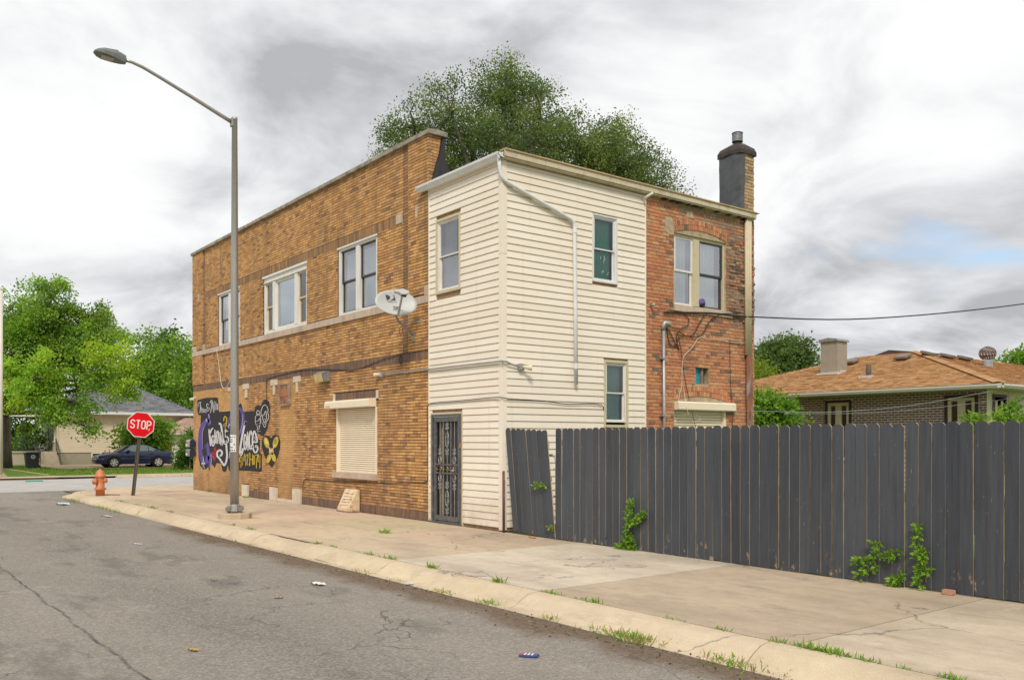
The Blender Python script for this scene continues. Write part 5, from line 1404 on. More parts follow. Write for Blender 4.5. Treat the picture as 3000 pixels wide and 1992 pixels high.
m.f += [(o1 + i, o1 + (i + 1) % N, o2 + (i + 1) % N, o2 + i) for i in range(N)]
m.build('reflector', M_DISH, dish, smooth=True)
def dsh(u, d, z):
    rr = (u / RX_) ** 2 + (z / RZ_) ** 2
    return tuple(DC + DR * u + DUp * z + DN * (0.075 * rr - 0.075 + d))
M_DINK = M('dish_print', (0.05, 0.05, 0.085), 0.5, 0.1, 8)
m = MB(dsh); m._add([(-0.20, 0.003, 0.175), (-0.16, 0.003, 0.178), (-0.115, 0.003, 0.165), (-0.095, 0.003, 0.135), (-0.11, 0.003, 0.10), (-0.145, 0.003, 0.078), (-0.175, 0.003, 0.072)], [tuple(range(7))]); m.build('emblem', M_DINK, dish, fix=False)
m = MB(dsh); m._add([(-0.045, 0.003, 0.185), (-0.015, 0.003, 0.185), (0.02, 0.003, 0.085), (-0.10, 0.003, 0.075), (-0.06, 0.003, 0.10), (-0.025, 0.003, 0.13), (-0.022, 0.003, 0.16)], [(0, 1, 6), (1, 2, 5, 6), (2, 3, 4, 5)]); m.build('emblem', M_DINK, dish, fix=False)
def text_on(tf, txt, u, z, size, d, name, mat, parent, shear=0.0, sx=1.0):
    cu = bpy.data.curves.new(name, 'FONT'); cu.body = txt; cu.size = size; cu.align_x = 'CENTER'; cu.shear = shear
    to = bpy.data.objects.new(name, cu); COL.objects.link(to)
    bpy.context.view_layer.update()
    me = bpy.data.meshes.new_from_object(to)
    bpy.data.objects.remove(to)
    for v in me.vertices: v.co = Vector(tf(u + v.co.x * sx, d, z + v.co.y))
    me.materials.clear(); me.materials.append(mat)
    o = bpy.data.objects.new(name, me); COL.objects.link(o); o.parent = parent
    if parent.get('_empty'): o.matrix_parent_inverse = Matrix.Translation(-parent.location)
    return o
text_on(dsh, 'DIRECTV', -0.065, 0.028, 0.052, 0.0035, 'lettering', M_DINK, dish)
text_on(dsh, 'SlimLine', 0.03, -0.165, 0.062, 0.0035, 'lettering', M_DINK, dish, 0.25)
LNB = DC + DN * 0.42 + DUp * (-0.04)
B0 = DC - DUp * 0.30 + DN * 0.02
m = MB(); m.tube([tuple(B0), tuple(B0 + (LNB - B0) * 0.5 - DUp * 0.02), tuple(LNB - DUp * 0.03)], 0.022, 8); m.build('feed_arm', M_DISHARM, dish)
def lnb(u, d, z): return tuple(LNB + DR * u + DN * d + DUp * z)
MB(lnb).prism([(-0.15, 0.02), (-0.15, 0.07), (0.02, 0.10), (0.14, 0.06), (0.14, 0.01), (0.05, -0.035), (-0.03, -0.035), (-0.06, 0.005)], -0.05, 0.03).build('receiver', M_DISH, dish, bevel=0.008)
MB(lnb).box(-0.02, 0.08, -0.04, 0.03, -0.055, -0.036).build('receiver_base', M_CABLE, dish)
ELB = MT + Vector((0.02, -0.40, 0.32))
m = MB(); m.tube(catmull([tuple(MT + Vector((0, -0.05, 0.05))), tuple(MT + Vector((0.01, -0.22, 0.18))), tuple(ELB), tuple(ELB + Vector((0.02, -0.10, 0.20))), tuple(DC - DN * 0.13 - DUp * 0.16)], 6), 0.024, 10); m.build('mast', M_DISHARM, dish, smooth=True)
m = MB(); m.tube([tuple(DC - DN * 0.16 - DUp * 0.2), tuple(DC - DN * 0.07 - DUp * 0.05)], 0.06, 8); m.build('dish_bracket', M_DISHARM, dish)
MB(street).prism([(-3.12, 3.70), (-2.98, 3.70), (-2.99, 3.76), (-2.97, 3.90), (-3.10, 3.93), (-3.12, 3.84)], 0.0, 0.03).build('wall_plate', M_DISHARM, dish, bevel=0.004)
MB().tube([tuple(ELB + Vector((0, 0.06, -0.03))), (-2.74, -0.03, 4.10)], 0.008, 6).build('stay_rod', M_GALV, dish)
MB(street).box(-2.77, -2.71, 0.0, 0.03, 4.06, 4.14).build('stay_foot', M_GALV, dish)
lp = [(ELB.x - 0.05 + 0.07 * math.cos(q), ELB.y + 0.1, ELB.z - 0.20 + 0.09 * math.sin(q)) for q in np.linspace(1.2, 7.0, 16)]
MB().tube(lp, 0.005, 5).build('cable_loop', M_CABLE, dish)
# ------------------------------------------------------------------ lights, conduit, cables on the street side
def cable(name, pts, r, mat, label, cat='cable', n=6, smooth=True):
    cp = catmull(pts, n) if len(pts) > 2 else [Vector(p) for p in pts]
    o = MB().tube([tuple(p) for p in cp], r, 6).build(name, mat, smooth=smooth)
    return tag(o, label, cat)
fl = thing('flood_light', 'grey wall flood light with amber lens under the dark brick band', 'wall light', (-7.2, -0.1, 3.2))
MB(street).prism([(0.0, 3.09), (0.0, 3.33), (0.10, 3.34), (0.22, 3.27), (0.17, 3.07)], -7.45, -6.95, 'dz').build('housing', M('flood_grey', (0.22, 0.22, 0.22), 0.5, 0.2, 8), fl, bevel=0.008)
MB(street).prism([(0.222, 3.25), (0.225, 3.265), (0.185, 3.075), (0.178, 3.085)], -7.42, -6.98, 'dz').build('lens', M('amber_lens', (0.62, 0.47, 0.22), 0.3, 0.15, 6), fl)
cd = thing('conduit_light', 'grey conduit with a cream flood bulb holder at each end along brick and siding', 'wall light', (-2.2, -0.05, 3.07))
MB().tube([tuple(p) for p in catmull([(-4.30, -0.04, 3.09), (-2.6, -0.04, 3.085), (-2.3, -0.055, 3.085), (-0.1, -0.06, 3.075), (0.03, -0.07, 3.075), (0.07, 0.02, 3.07), (0.065, 0.15, 3.03), (0.06, 0.30, 3.0), (0.055, 0.36, 2.99)], 6)], 0.017, 8).build('conduit', M_GALV, cd, smooth=True)
MB(street).box(-4.40, -4.29, 0.0, 0.07, 3.04, 3.15).build('junction_box', M_GALV, cd, bevel=0.006)
MB(rear).box(0.33, 0.44, 0.02, 0.09, 2.93, 3.05).build('junction_box', M_GALV, cd, bevel=0.006)
M_BULB = M('cream_bulb_holder', (0.70, 0.60, 0.42), 0.4, 0.08, 8)
bp = [(0.0, 0.0), (0.028, 0.0), (0.03, 0.06), (0.045, 0.11), (0.055, 0.16), (0.05, 0.17), (0.0, 0.17)]
MB().lathe(bp, (-4.39, -0.06, 3.10), (-1, -0.25, -0.05), 12).build('bulb_holder', M_BULB, cd, smooth=True)
MB().lathe(bp, (0.09, 0.40, 2.99), (0.6, 0.75, -0.12), 12).build('bulb_holder', M_BULB, cd, smooth=True)
cable('dish_cable', [(-3.06, -0.03, 3.74), (-3.04, -0.02, 3.62), (-3.12, -0.02, 3.52), (-3.9, -0.025, 3.46), (-4.4, -0.025, 3.42), (-5.6, -0.02, 3.28), (-6.4, -0.02, 3.33), (-8.2, -0.02, 3.45), (-9.5, -0.015, 3.43), (-10.6, -0.015, 3.38), (-10.9, -0.015, 3.3), (-10.92, -0.012, 2.6)], 0.008, M_CABLE, 'black cable sagging from the dish along the dark brick band')
cable('coiled_cable', [(-3.55 + 0.05 * math.cos(q), -0.03, 3.36 + 0.10 * math.sin(q)) for q in np.linspace(0, 11, 30)], 0.007, M_CABLE, 'small black coil of cable below the satellite dish', n=2)
cable('wall_cable', [(-8.35, -0.02, 0.45), (-8.45, -0.05, 0.42), (-8.42, -0.02, 0.62), (-8.2, -0.02, 0.66), (-7.2, -0.02, 0.66), (-5.6, -0.02, 0.68), (-4.2, -0.02, 0.72), (-2.9, -0.02, 0.78), (-2.55, -0.03, 0.80), (-2.47, -0.03, 0.95), (-2.47, -0.03, 1.4), (-2.47, -0.045, 2.2), (-2.44, -0.045, 2.36), (-2.2, -0.045, 2.40), (-1.3, -0.042, 2.41), (-0.3, -0.042, 2.43), (0.03, -0.045, 2.42), (0.05, 0.15, 2.40), (0.045, 0.9, 2.385), (0.045, 1.5, 2.34), (0.045, 2.1, 2.36), (0.045, 2.42, 2.34), (0.04, 2.49, 2.26)], 0.008, M_CABLE, 'thin black cable running low along the brick and across the cream siding')
cable('loose_wire', [(-14.86, -0.055, 4.5), (-14.78, -0.03, 4.2), (-14.6, -0.03, 3.7), (-14.4, -0.05, 3.35), (-14.05, -0.06, 3.25), (-13.75, -0.03, 3.45)], 0.010, M_WCABLE, 'loose white wire dangling from the leftmost upstairs window')
# security camera and mailboxes on the front corner
o = thing('security_camera', 'small white security camera at the front corner above the mural', 'camera', (XL, 0.0, 3.03))
MB().tube([(XL + 0.22, -0.10, 3.04), (XL + 0.04, -0.10, 3.02)], 0.045, 12).build('body', M_WHITE, o); MB().tube([(XL + 0.045, -0.10, 3.02), (XL + 0.03, -0.10, 3.018)], 0.034, 12).build('lens', M_CABLE, o); MB().tube([(XL + 0.2, -0.1, 3.05), (XL + 0.22, 0.0, 3.09)], 0.02, 8).build('mount', M_WHITE, o)
for i, (z, lab, mc) in enumerate(((1.43, 'upper grey mailbox on the front corner of the brick building', (0.34, 0.33, 0.32)), (1.12, 'lower blue grey mailbox on the front corner of the brick building', (0.20, 0.23, 0.29)))):
    mb_ = thing('mailbox', lab, 'mailbox', (XL + 0.1, -0.11, z), 'mailboxes on the front corner')
    prof = [(-0.09, z)] + [(0.09 * -math.cos(q), z + 0.16 + 0.09 * math.sin(q)) for q in np.linspace(0, math.pi, 9)] + [(0.09, z)]
    MB().prism([(-0.115 + p[0], p[1]) for p in prof], XL - 0.16, XL + 0.29, 'dz').build('body', M('mailbox_paint_%d' % i, mc, 0.4, 0.1, 5, metal=0.2), mb_)
    MB().prism([(-0.115 + p[0] * 1.06, z + (p[1] - z) * 1.04 - 0.004) for p in prof], XL + 0.285, XL + 0.31, 'dz').build('door', M('mailbox_door', (0.03, 0.035, 0.06), 0.4, 0.2, 6), mb_)
    MB().box(XL - 0.12, XL + 0.02, -0.212, -0.206, z + 0.03, z + 0.10).build('label', M_WHITE, mb_); MB().box(XL - 0.12, XL + 0.0, -0.214, -0.207, z + 0.11, z + 0.17).build('flag', M('flag_red', (0.5, 0.03, 0.04), 0.5, 0.1, 5), mb_)
# ------------------------------------------------------------------ services on the rear wall
def rp(x, y, d=0.03):
    p = at_x(1850 + x / 3.92, 900 + y / 3.92, d); return tuple(p)
wh = thing('service_mast', 'grey electrical service mast with hooded weatherhead on the red brick', 'conduit', (0.05, 4.2, 1.9))
MB().tube([(0.05, 4.23, 0.3), (0.05, 4.20, 3.98)], 0.034, 10).build('mast', M_GALV, wh, smooth=True)
MB().tube([(0.05, 4.195, 3.96), (0.05, 4.19, 4.05), (0.07, 4.22, 4.11), (0.10, 4.29, 4.10), (0.115, 4.33, 4.05)], [0.045, 0.052, 0.055, 0.05, 0.045], 10).build('weatherhead', M_GALV, wh, smooth=True)
for z in (3.35, 2.15): MB(rear).box(4.13, 4.28, 0.0, 0.09, z, z + 0.035).build('strap', M_GALV, wh)
cable('service_wire', [rp(365, 60), rp(440, 45), rp(560, 50), rp(640, 110), rp(660, 180), rp(600, 235), rp(500, 245), rp(415, 212)], 0.010, M_CABLE, 'black service wire looping from the window sill to the weatherhead')
cable('service_wire', [rp(1300, 70, 0.10), rp(1000, 75), rp(880, 70), rp(820, 120), rp(760, 220), rp(710, 310), rp(640, 330), rp(540, 290), rp(515, 340), rp(530, 430), rp(545, 490), rp(490, 390), rp(440, 280), rp(400, 235)], 0.010, M_CABLE, 'black wire hanging in loops below the weatherhead')
cable('service_wire', [rp(1060, 72, 0.06), rp(985, 100), rp(900, 160), rp(855, 240), rp(800, 320), rp(740, 345), rp(620, 325), rp(545, 345), rp(515, 430), rp(470, 450), rp(425, 380), rp(405, 240)], 0.010, M_CABLE, 'second black wire curving from the service drop across red brick')
cable('phone_wire', [rp(530, 300), rp(550, 380), rp(580, 560), rp(605, 760), rp(650, 1000), rp(690, 1180), rp(735, 1370), rp(760, 1480)], 0.006, M_CABLE, 'thin black wire running down across the rear shutter box')
cable('phone_wire', [rp(1130, 370), rp(1132, 600), rp(1140, 900), rp(1155, 1150), rp(1160, 1450)], 0.006, M_CABLE, 'thin black wire dropping straight down near the rear downspout')
cable('white_wire', [rp(1305, 408), rp(1160, 405), rp(1030, 375), rp(900, 365), rp(780, 350), rp(700, 460), rp(600, 570), rp(582, 700), rp(575, 900), rp(545, 1040), rp(542, 1220)], 0.007, M_WCABLE, 'white wire draped across the red brick above the small blue window')
cable('white_wire', [rp(582, 860), rp(605, 980), rp(640, 1180, 0.14), rp(700, 1310, 0.1), rp(790, 1290, 0.1), rp(750, 1230, 0.1)], 0.006, M_WCABLE, 'white wire ending in a curl over the rear roller shutter')
cable('power_line', [rp(380, 62, 0.04), rp(900, 66, 0.05), (0.12, 7.3, 4.49), (0.8, 11.0, 4.70), (1.82, 17.35, 5.55), (3.4, 27, 7.2)], 0.016, M_CABLE, 'heavy black power line leaving the rear wall to the right', 'power line')
cable('drop_cable', [rp(375, 1240, 0.05), rp(800, 1220, 0.06), rp(1400, 1192, 0.09), (0.5, 9.5, 2.33), (1.0, 12.5, 2.55), (1.45, 16.3, 3.05)], 0.006, M_GALV, 'thin grey cable stretched from the service mast towards the bungalow', 'cable')
cable('drop_cable', [(0.2, 8.2, 2.28), (0.7, 11.5, 2.36), (1.3, 16.3, 2.75), (1.7, 19.5, 3.15)], 0.005, M_GALV, 'lower of two thin grey cables crossing in front of the bungalow', 'cable')
o = MB().tube([(0.0, 3.86, 4.45), (0.12, 3.86, 4.45)], 0.025, 10).build('pipe_stub', M_GALV, smooth=True); tag(o, 'short grey pipe stub in red brick beside the cream siding', 'pipe')

# ------------------------------------------------------------------ foliage
def mat_leaf(name, trans=0.45):
    k = NT(name); t = k.attr('tone'); k.t.nodes.remove(k.p)
    df = k.n('ShaderNodeBsdfPrincipled'); df.inputs['Roughness'].default_value = 0.55; df.inputs['Specular IOR Level'].default_value = 0.3
    k.link(t, df.inputs['Base Color'])
    tr = k.n('ShaderNodeBsdfTranslucent'); k.link(k.mix(1.0, t, (1.6, 1.6, 0.7), 'MULTIPLY'), tr.inputs['Color'])
    mx = k.n('ShaderNodeMixShader'); mx.inputs[0].default_value = trans
    k.link(df.outputs[0], mx.inputs[1]); k.link(tr.outputs[0], mx.inputs[2]); k.link(mx.outputs[0], k.out.inputs[0])
    return k.m
M_LEAF = mat_leaf('leaf')
M_BARK = M('bark', (0.13, 0.105, 0.08), 0.95, 0.4, 8, 0.7, 18, stretch=(1, 1, 0.25))
M_STEM = M('green_stem', (0.14, 0.16, 0.06), 0.8, 0.3, 8)
RNG = np.random.default_rng(11)
def leaves(name, centres, dirs, size, cols, parent, mat=M_LEAF, ratio=0.32, fold=0.12):
    """one kite-shaped leaf at every centre"""
    N = len(centres)
    d = dirs / (np.linalg.norm(dirs, axis=1, keepdims=True) + 1e-9)
    r = RNG.normal(size=(N, 3)); s = np.cross(d, r); s /= (np.linalg.norm(s, axis=1, keepdims=True) + 1e-9)
    nrm = np.cross(s, d)
    L = size[:, None]
    v = np.empty((N, 4, 3))
    v[:, 0] = centres; v[:, 1] = centres + d * L * 0.45 + s * L * ratio + nrm * L * fold
    v[:, 2] = centres + d * L; v[:, 3] = centres + d * L * 0.45 - s * L * ratio + nrm * L * fold
    f = np.arange(N * 4).reshape(N, 4)
    return np_mesh(name, v.reshape(-1, 3), f, mat, parent, np.repeat(cols, 4, axis=0), 'stuff')
def crown_points(lobes, n_clump, per, spread, shell=0.5, droop=0.25):
    lobes = [(np.array(c, float), np.array(r, float)) for c, r in lobes]
    w = np.array([r.prod() ** (2 / 3) for _, r in lobes]); w = np.maximum(w, 0.35 * w.mean()); w /= w.sum()
    idx = RNG.choice(len(lobes), n_clump, p=w)
    u = RNG.normal(size=(n_clump, 3)); u /= np.linalg.norm(u, axis=1, keepdims=True)
    rad = RNG.random(n_clump) ** shell
    cc = np.array([lobes[i][0] + lobes[i][1] * u[k] * rad[k] for k, i in enumerate(idx)])
    out = np.array([lobes[i][1] * u[k] for k, i in enumerate(idx)]); out /= np.linalg.norm(out, axis=1, keepdims=True)
    cnt = RNG.integers(int(per * 0.5), int(per * 1.5), n_clump)
    ci = np.repeat(np.arange(n_clump), cnt)
    N = len(ci)
    off = RNG.normal(size=(N, 3)) * spread * np.array([1, 1, 0.55])
    along = (RNG.random(N) ** 0.7)[:, None] * out[ci] * spread * 1.6
    pts = cc[ci] + off + along
    pts[:, 2] -= droop * spread * (off[:, 0] ** 2 + off[:, 1] ** 2) / (spread ** 2)
    dirs = out[ci] * 0.6 + RNG.normal(size=(N, 3)) * 0.6 + np.array([0, 0, -0.25])
    return pts, dirs, ci, cc, idx, rad
def tree(name, label, base, trunk_h, trunk_r, lobes, n_clump, per, spread, leaf, pal, shell=0.5, limbs=True, cat='tree', twig=0.35, group=None, bright=None):
    t = thing(name, label, cat, base, group)
    base = np.array(base, float)
    pts, dirs, ci, cc, li, rad = crown_points(lobes, n_clump, per, spread, shell)
    pal = np.array(pal)
    ctone = pal[RNG.integers(0, len(pal), n_clump)] * RNG.uniform(0.75, 1.2, (n_clump, 1))
    if bright is not None:
        for i, b in bright.items(): ctone[li == i] *= np.array(b)
    cols = ctone[ci] * RNG.uniform(0.75, 1.25, (len(ci), 1)) * (1 + RNG.normal(size=(len(ci), 3)) * 0.05)
    size = leaf * RNG.uniform(0.65, 1.3, len(ci))
    leaves('crown', pts, dirs, size, np.clip(cols, 0.004, 0.6), t)
    m = MB()
    top = base + np.array([0, 0, trunk_h])
    m.tube([tuple(base + np.array([0, 0, -0.1])), tuple(base + np.array([0.03, 0.02, trunk_h * 0.35])), tuple(base + np.array([-0.04, 0.05, trunk_h * 0.7])), tuple(top)], [trunk_r * 1.35, trunk_r, trunk_r * 0.85, trunk_r * 0.7], 10)
    if limbs:
        for i, (c, r) in enumerate(lobes):
            c = np.array(c, float); mid = 0.5 * (top + c) + np.array([0, 0, 0.12 * np.linalg.norm(c - top)]) * 0.4 + RNG.normal(size=3) * 0.15
            m.tube([tuple(top - np.array([0, 0, trunk_h * 0.1 * RNG.random()])), tuple(mid), tuple(c)], [trunk_r * 0.5, trunk_r * 0.32, trunk_r * 0.14], 6)
            for k_ in np.where(li == i)[0]:
                if RNG.random() < twig:
                    q = 0.5 * (c + cc[k_]) + RNG.normal(size=3) * 0.1
                    m.tube([tuple(c), tuple(q), tuple(cc[k_])], [trunk_r * 0.13, trunk_r * 0.08, trunk_r * 0.03], 4, False)
    m.build('trunk', M_BARK, t, smooth=True)
    return t
def lobe(dx, dy, r, depth, dd=0.0, squash=1.0):
    """a crown volume sighted at a given distance; coordinates in the 2361 px view"""
    s = sight(dx * 1.27065, dy * 1.27065)
    c = Vector(CAM) + s * (depth + dd); k = r * 1.27065 * depth / FPX
    return (tuple(c), (k, k, k * squash))
ELM_PAL = [(0.12, 0.18, 0.065), (0.16, 0.22, 0.07), (0.09, 0.145, 0.062), (0.21, 0.27, 0.08)]
D_ = 30.0
elm = [lobe(1165, 185, 42, D_), lobe(1160, 240, 78, D_, 0.5), lobe(1040, 262, 64, D_, -0.5), lobe(955, 290, 55, D_, 0.3), lobe(1245, 268, 72, D_), lobe(1080, 330, 100, D_, 1), lobe(1340, 330, 80, D_, -0.6), lobe(1410, 345, 60, D_, 0.8), lobe(1450, 390, 75, D_, 0.4), lobe(1520, 435, 46, D_), lobe(1390, 400, 80, D_, -0.5), lobe(1200, 350, 110, D_, -1.2), lobe(915, 325, 32, D_), lobe(1300, 400, 100, D_, 1.2), lobe(1150, 450, 120, D_, 0), lobe(1400, 450, 90, D_, 0), lobe(1010, 400, 80, D_, 0.5)]
eb = Vector(CAM) + sight(1560, 1290) * 30.0
tree('elm_tree', 'large dark green elm rising behind the roof of the corner building', (eb.x, eb.y, -0.02), 5.0, 0.38, elm, 720, 165, 0.27, 0.08, ELM_PAL, 0.55, twig=0.4)
MAPLE = [(0.19, 0.335, 0.045), (0.235, 0.39, 0.055), (0.15, 0.275, 0.042), (0.29, 0.44, 0.065)]
D_ = 49.0
mp = [lobe(55, 715, 62, D_, 1), lobe(120, 690, 42, D_), lobe(200, 725, 40, D_, 0.5), lobe(165, 780, 60, D_, 1), lobe(25, 790, 60, D_, -1), lobe(85, 870, 55, D_, -2.2), lobe(200, 840, 46, D_, 0), lobe(262, 815, 42, D_, -1.2), lobe(285, 870, 32, D_, -1.0), lobe(45, 905, 36, D_, -0.5), lobe(140, 905, 30, D_, 0.5), lobe(268, 895, 20, D_, -0.6), lobe(190, 930, 15, D_, -1), lobe(204, 985, 12, D_, -1), lobe(120, 942, 14, D_, -1.4), lobe(10, 880, 45, D_, 1), lobe(-60, 780, 80, D_, 0.5), lobe(-80, 890, 60, D_, 0), lobe(237, 770, 32, D_, 0.6), lobe(100, 770, 60, D_, 0), lobe(240, 885, 26, D_, -0.8)]
tb = at_z(14, 1371, -0.06)
tree('maple_tree', 'spreading light green maple with low hanging branches at the left edge', (tb.x, tb.y, -0.06), 3.6, 0.34, mp, 420, 190, 0.30, 0.155, MAPLE, 0.42, bright={5: (1.5, 1.4, 1.2), 7: (1.4, 1.25, 0.8), 8: (1.3, 1.15, 0.8)})  # lobes in bright get lighter leaf colour, painting sunlight onto them
YEL = [(0.18, 0.32, 0.04), (0.14, 0.26, 0.036), (0.22, 0.36, 0.05)]
DKG = [(0.08, 0.17, 0.03), (0.10, 0.21, 0.036), (0.13, 0.25, 0.042)]
def bgtree(label, specs, depth, bx, leaf, pal, n, per, spread, name='deciduous_tree', trunk_h=4.0, r=0.25):
    L = [lobe(x, y, q, depth, RNG.uniform(-0.03, 0.03) * depth) for x, y, q in specs]
    b = Vector(CAM) + sight(bx * 1.27065, 1290) * depth
    return tree(name, label, (b.x, b.y, -0.08), trunk_h, r, L, n, per, spread, leaf, pal, 0.55, twig=0.2)
bgtree('bright green tree behind the grey roofed house, nearest the maple', [(335, 800, 32), (315, 850, 45), (345, 880, 50), (300, 900, 45)], 80, 330, 0.30, YEL, 130, 70, 0.6)
bgtree('dark green tree in the middle behind the grey roofed house', [(385, 810, 36), (395, 860, 48), (370, 900, 50)], 84, 385, 0.30, DKG, 130, 70, 0.6)
bgtree('yellow green tree behind the grey roofed house beside the brick building', [(430, 815, 30), (440, 870, 45), (425, 920, 50), (465, 850, 50)], 78, 432, 0.30, YEL, 130, 70, 0.6)
bgtree('leafy green tree rising behind the left end of the bungalow roof', [(1800, 812, 28), (1770, 830, 26), (1830, 822, 26), (1795, 850, 40), (1760, 870, 35), (1840, 805, 16)], 52, 1798, 0.2, [(0.10, 0.17, 0.05), (0.125, 0.20, 0.06)], 190, 80, 0.34)
bgtree('small yellow green tree at the left end of the bungalow roof', [(1752, 862, 18), (1748, 890, 24), (1765, 880, 16)], 40, 1752, 0.14, [(0.17, 0.24, 0.025), (0.2, 0.27, 0.03)], 60, 70, 0.25, trunk_h=2.5, r=0.12)
bgtree('green tree top showing above the bungalow roof at the right edge', [(2330, 838, 16), (2355, 832, 22), (2390, 850, 40), (2345, 850, 14)], 48, 2370, 0.2, YEL, 90, 70, 0.3)
def bush(label, specs, depth, leaf, pal, n, per, spread, name='shrub', gz=-0.05, cat='shrub'):
    L = [lobe(x, y, q, depth, RNG.uniform(-0.02, 0.02) * depth) for x, y, q in specs]
    bx = sum(s[0] for s in specs) / len(specs)
    b = Vector(CAM) + sight(bx * 1.27065, 1290) * depth
    return tree(name, label, (b.x, b.y, gz), 0.5, 0.04, L, n, per, spread, leaf, pal, 0.6, cat=cat, twig=0.1)
bush('bright green hedge shrub left of the porch of the grey roofed house', [(30, 985, 28), (20, 1020, 32), (48, 1010, 24), (35, 1045, 20), (70, 990, 18)], 62, 0.24, YEL, 120, 60, 0.35)
bush('tall leafy shrub against the side of the beige house behind the sedan', [(300, 992, 13), (325, 1002, 18), (350, 990, 16), (345, 1020, 18), (292, 1015, 11), (365, 1010, 15), (372, 978, 9)], 58, 0.22, YEL, 140, 60, 0.3)
bush('feathery green shrub in front of the garage beside the brick corner', [(432, 1020, 10), (438, 1040, 14), (428, 1055, 12), (440, 1065, 14), (445, 1010, 12)], 50, 0.16, DKG, 90, 50, 0.2)
bush('leafy vine shrub growing between red brick wall and bungalow', [(1765, 930, 22), (1790, 950, 26), (1760, 965, 28), (1815, 970, 20), (1825, 945, 12), (1750, 905, 14)], 22.5, 0.10, [(0.18, 0.34, 0.04), (0.24, 0.42, 0.055), (0.13, 0.25, 0.04)], 130, 50, 0.13, gz=-0.02)
bush('light green weeds topping the fence below the bungalow corner window', [(2225, 966, 10), (2245, 970, 12), (2265, 972, 8)], 15.5, 0.06, YEL, 26, 26, 0.06, 'weed_plant', -0.02, 'weed')
bush('light green weeds showing over the fence at the right edge', [(2335, 960, 16), (2350, 968, 18), (2310, 968, 12), (2330, 940, 8)], 14.5, 0.07, YEL, 34, 26, 0.07, 'weed_plant', -0.02, 'weed')

# climbing weeds through the fence: stem with pairs of leaves
def climber(label, stems, leaf, pal, n=16):
    b = stems[0][0]
    t = thing('climbing_weed', label, 'weed', (b[0], -0.08, 0.0))
    P_, Dd, S_ = [], [], []
    m = MB()
    for st in stems:
        cp = catmull([(p[0], -0.075 - (p[2] if len(p) > 2 else 0.02), p[1]) for p in st], 8)
        m.tube([tuple(c) for c in cp], 0.005, 5)
        for c in cp:
            for _ in range(n):
                a = RNG.uniform(0, 2 * math.pi)
                d = np.array([math.cos(a), -abs(RNG.normal()) * 0.6, math.sin(a) * 0.7 - 0.1])
                P_.append(np.array(c) + d * RNG.uniform(0.0, 0.05) + np.array([0, -0.012, 0])); Dd.append(d); S_.append(leaf * RNG.uniform(0.6, 1.25))
    P_ = np.array(P_); P_[:, 1] = np.minimum(P_[:, 1], -0.072); P_[:, 2] = np.maximum(P_[:, 2], 0.01)
    Dd = np.array(Dd); Dd[:, 1] = -np.abs(Dd[:, 1]) * 0.7
    pal = np.array(pal); cols = pal[RNG.integers(0, len(pal), len(P_))] * RNG.uniform(0.75, 1.25, (len(P_), 1))
    leaves('foliage', P_, Dd, np.array(S_), cols, t)
    m.build('stem', M_STEM, t)
    return t
def fx(px, py): p = at_y(px, py, -0.06); return (p.x, max(p.z, 0.02))
q8 = lambda x, y: fx(1400 + x / 2.852, 1150 + y / 2.852)
q1 = lambda x, y: fx(1700 + x / 1.817, 1200 + y / 1.817)
WG = [(0.20, 0.36, 0.035), (0.27, 0.44, 0.05), (0.14, 0.27, 0.03)]
climber('bushy green weed climbing the left part of the fence', [[q8(1270, 1325), q8(1260, 1220), q8(1275, 1120), q8(1290, 1010), q8(1312, 900)], [q8(1300, 1100), q8(1360, 1060), q8(1410, 1000)], [q8(1240, 1290), q8(1200, 1280)], [q8(1320, 1290), q8(1310, 1200)]], 0.055, WG, 9)
climber('spreading green weed in a fence gap, left of the pair on the right', [[q1(1600, 760), q1(1560, 790), q1(1500, 800), q1(1475, 815)], [q1(1600, 720), q1(1570, 710)], [q1(1590, 830), q1(1530, 850), q1(1500, 880)]], 0.052, WG, 4)
climber('low green weed at the foot of the fence between two climbers', [[q1(1690, 950), q1(1700, 900), q1(1720, 870)], [q1(1660, 930), q1(1690, 900)], [q1(1660, 790), q1(1670, 760), q1(1715, 765)]], 0.052, WG, 4)
climber('tall narrow green weed climbing the right part of the fence', [[q1(1815, 940), q1(1820, 860), q1(1825, 770), q1(1810, 690), q1(1815, 620)], [q1(1820, 850), q1(1870, 850)], [q1(1820, 780), q1(1845, 760)]], 0.055, WG, 5)
climber('tiny green sprig poking through the leaning gate', [[q8(505, 775), q8(540, 765), q8(570, 775)]], 0.06, WG, 3)
climber('tiny green sprig at the bottom of the leaning gate', [[q8(615, 1115), q8(635, 1120), q8(645, 1135)]], 0.05, WG, 2)

# ------------------------------------------------------------------ grass tufts, in the kerb joint and in the gutter
GR = np.array([(0.17, 0.36, 0.035), (0.23, 0.43, 0.05), (0.13, 0.27, 0.03), (0.30, 0.38, 0.09)])
def tuft_mesh(x, y, z, rx, ry, h, n, dry=0.0):
    c = np.stack([x + RNG.normal(size=n) * rx * 0.5, y + RNG.normal(size=n) * ry * 0.5, np.full(n, z)], 1)
    d = np.stack([RNG.normal(size=n) * 0.6, RNG.normal(size=n) * 0.6, RNG.uniform(0.35, 1.0, n)], 1)
    s = h * RNG.uniform(0.4, 1.2, n)
    col = GR[RNG.integers(0, 4, n)] * RNG.uniform(0.7, 1.25, (n, 1))
    k_ = RNG.random(n) < dry; col[k_] = np.array([0.33, 0.25, 0.12]) * RNG.uniform(0.7, 1.1, (k_.sum(), 1))
    o = leaves('grass_tuft', c, d, s, col, None, M_LEAF, 0.07, 0.02)
    if 'kind' in o: del o['kind']
    return o
q3 = lambda x, y, z=0.0: at_z(800 + x / 2.362, 1450 + y / 2.362, z)
q1g = lambda x, y, z=0.0: at_z(1700 + x / 1.817, 1200 + y / 1.817, z)
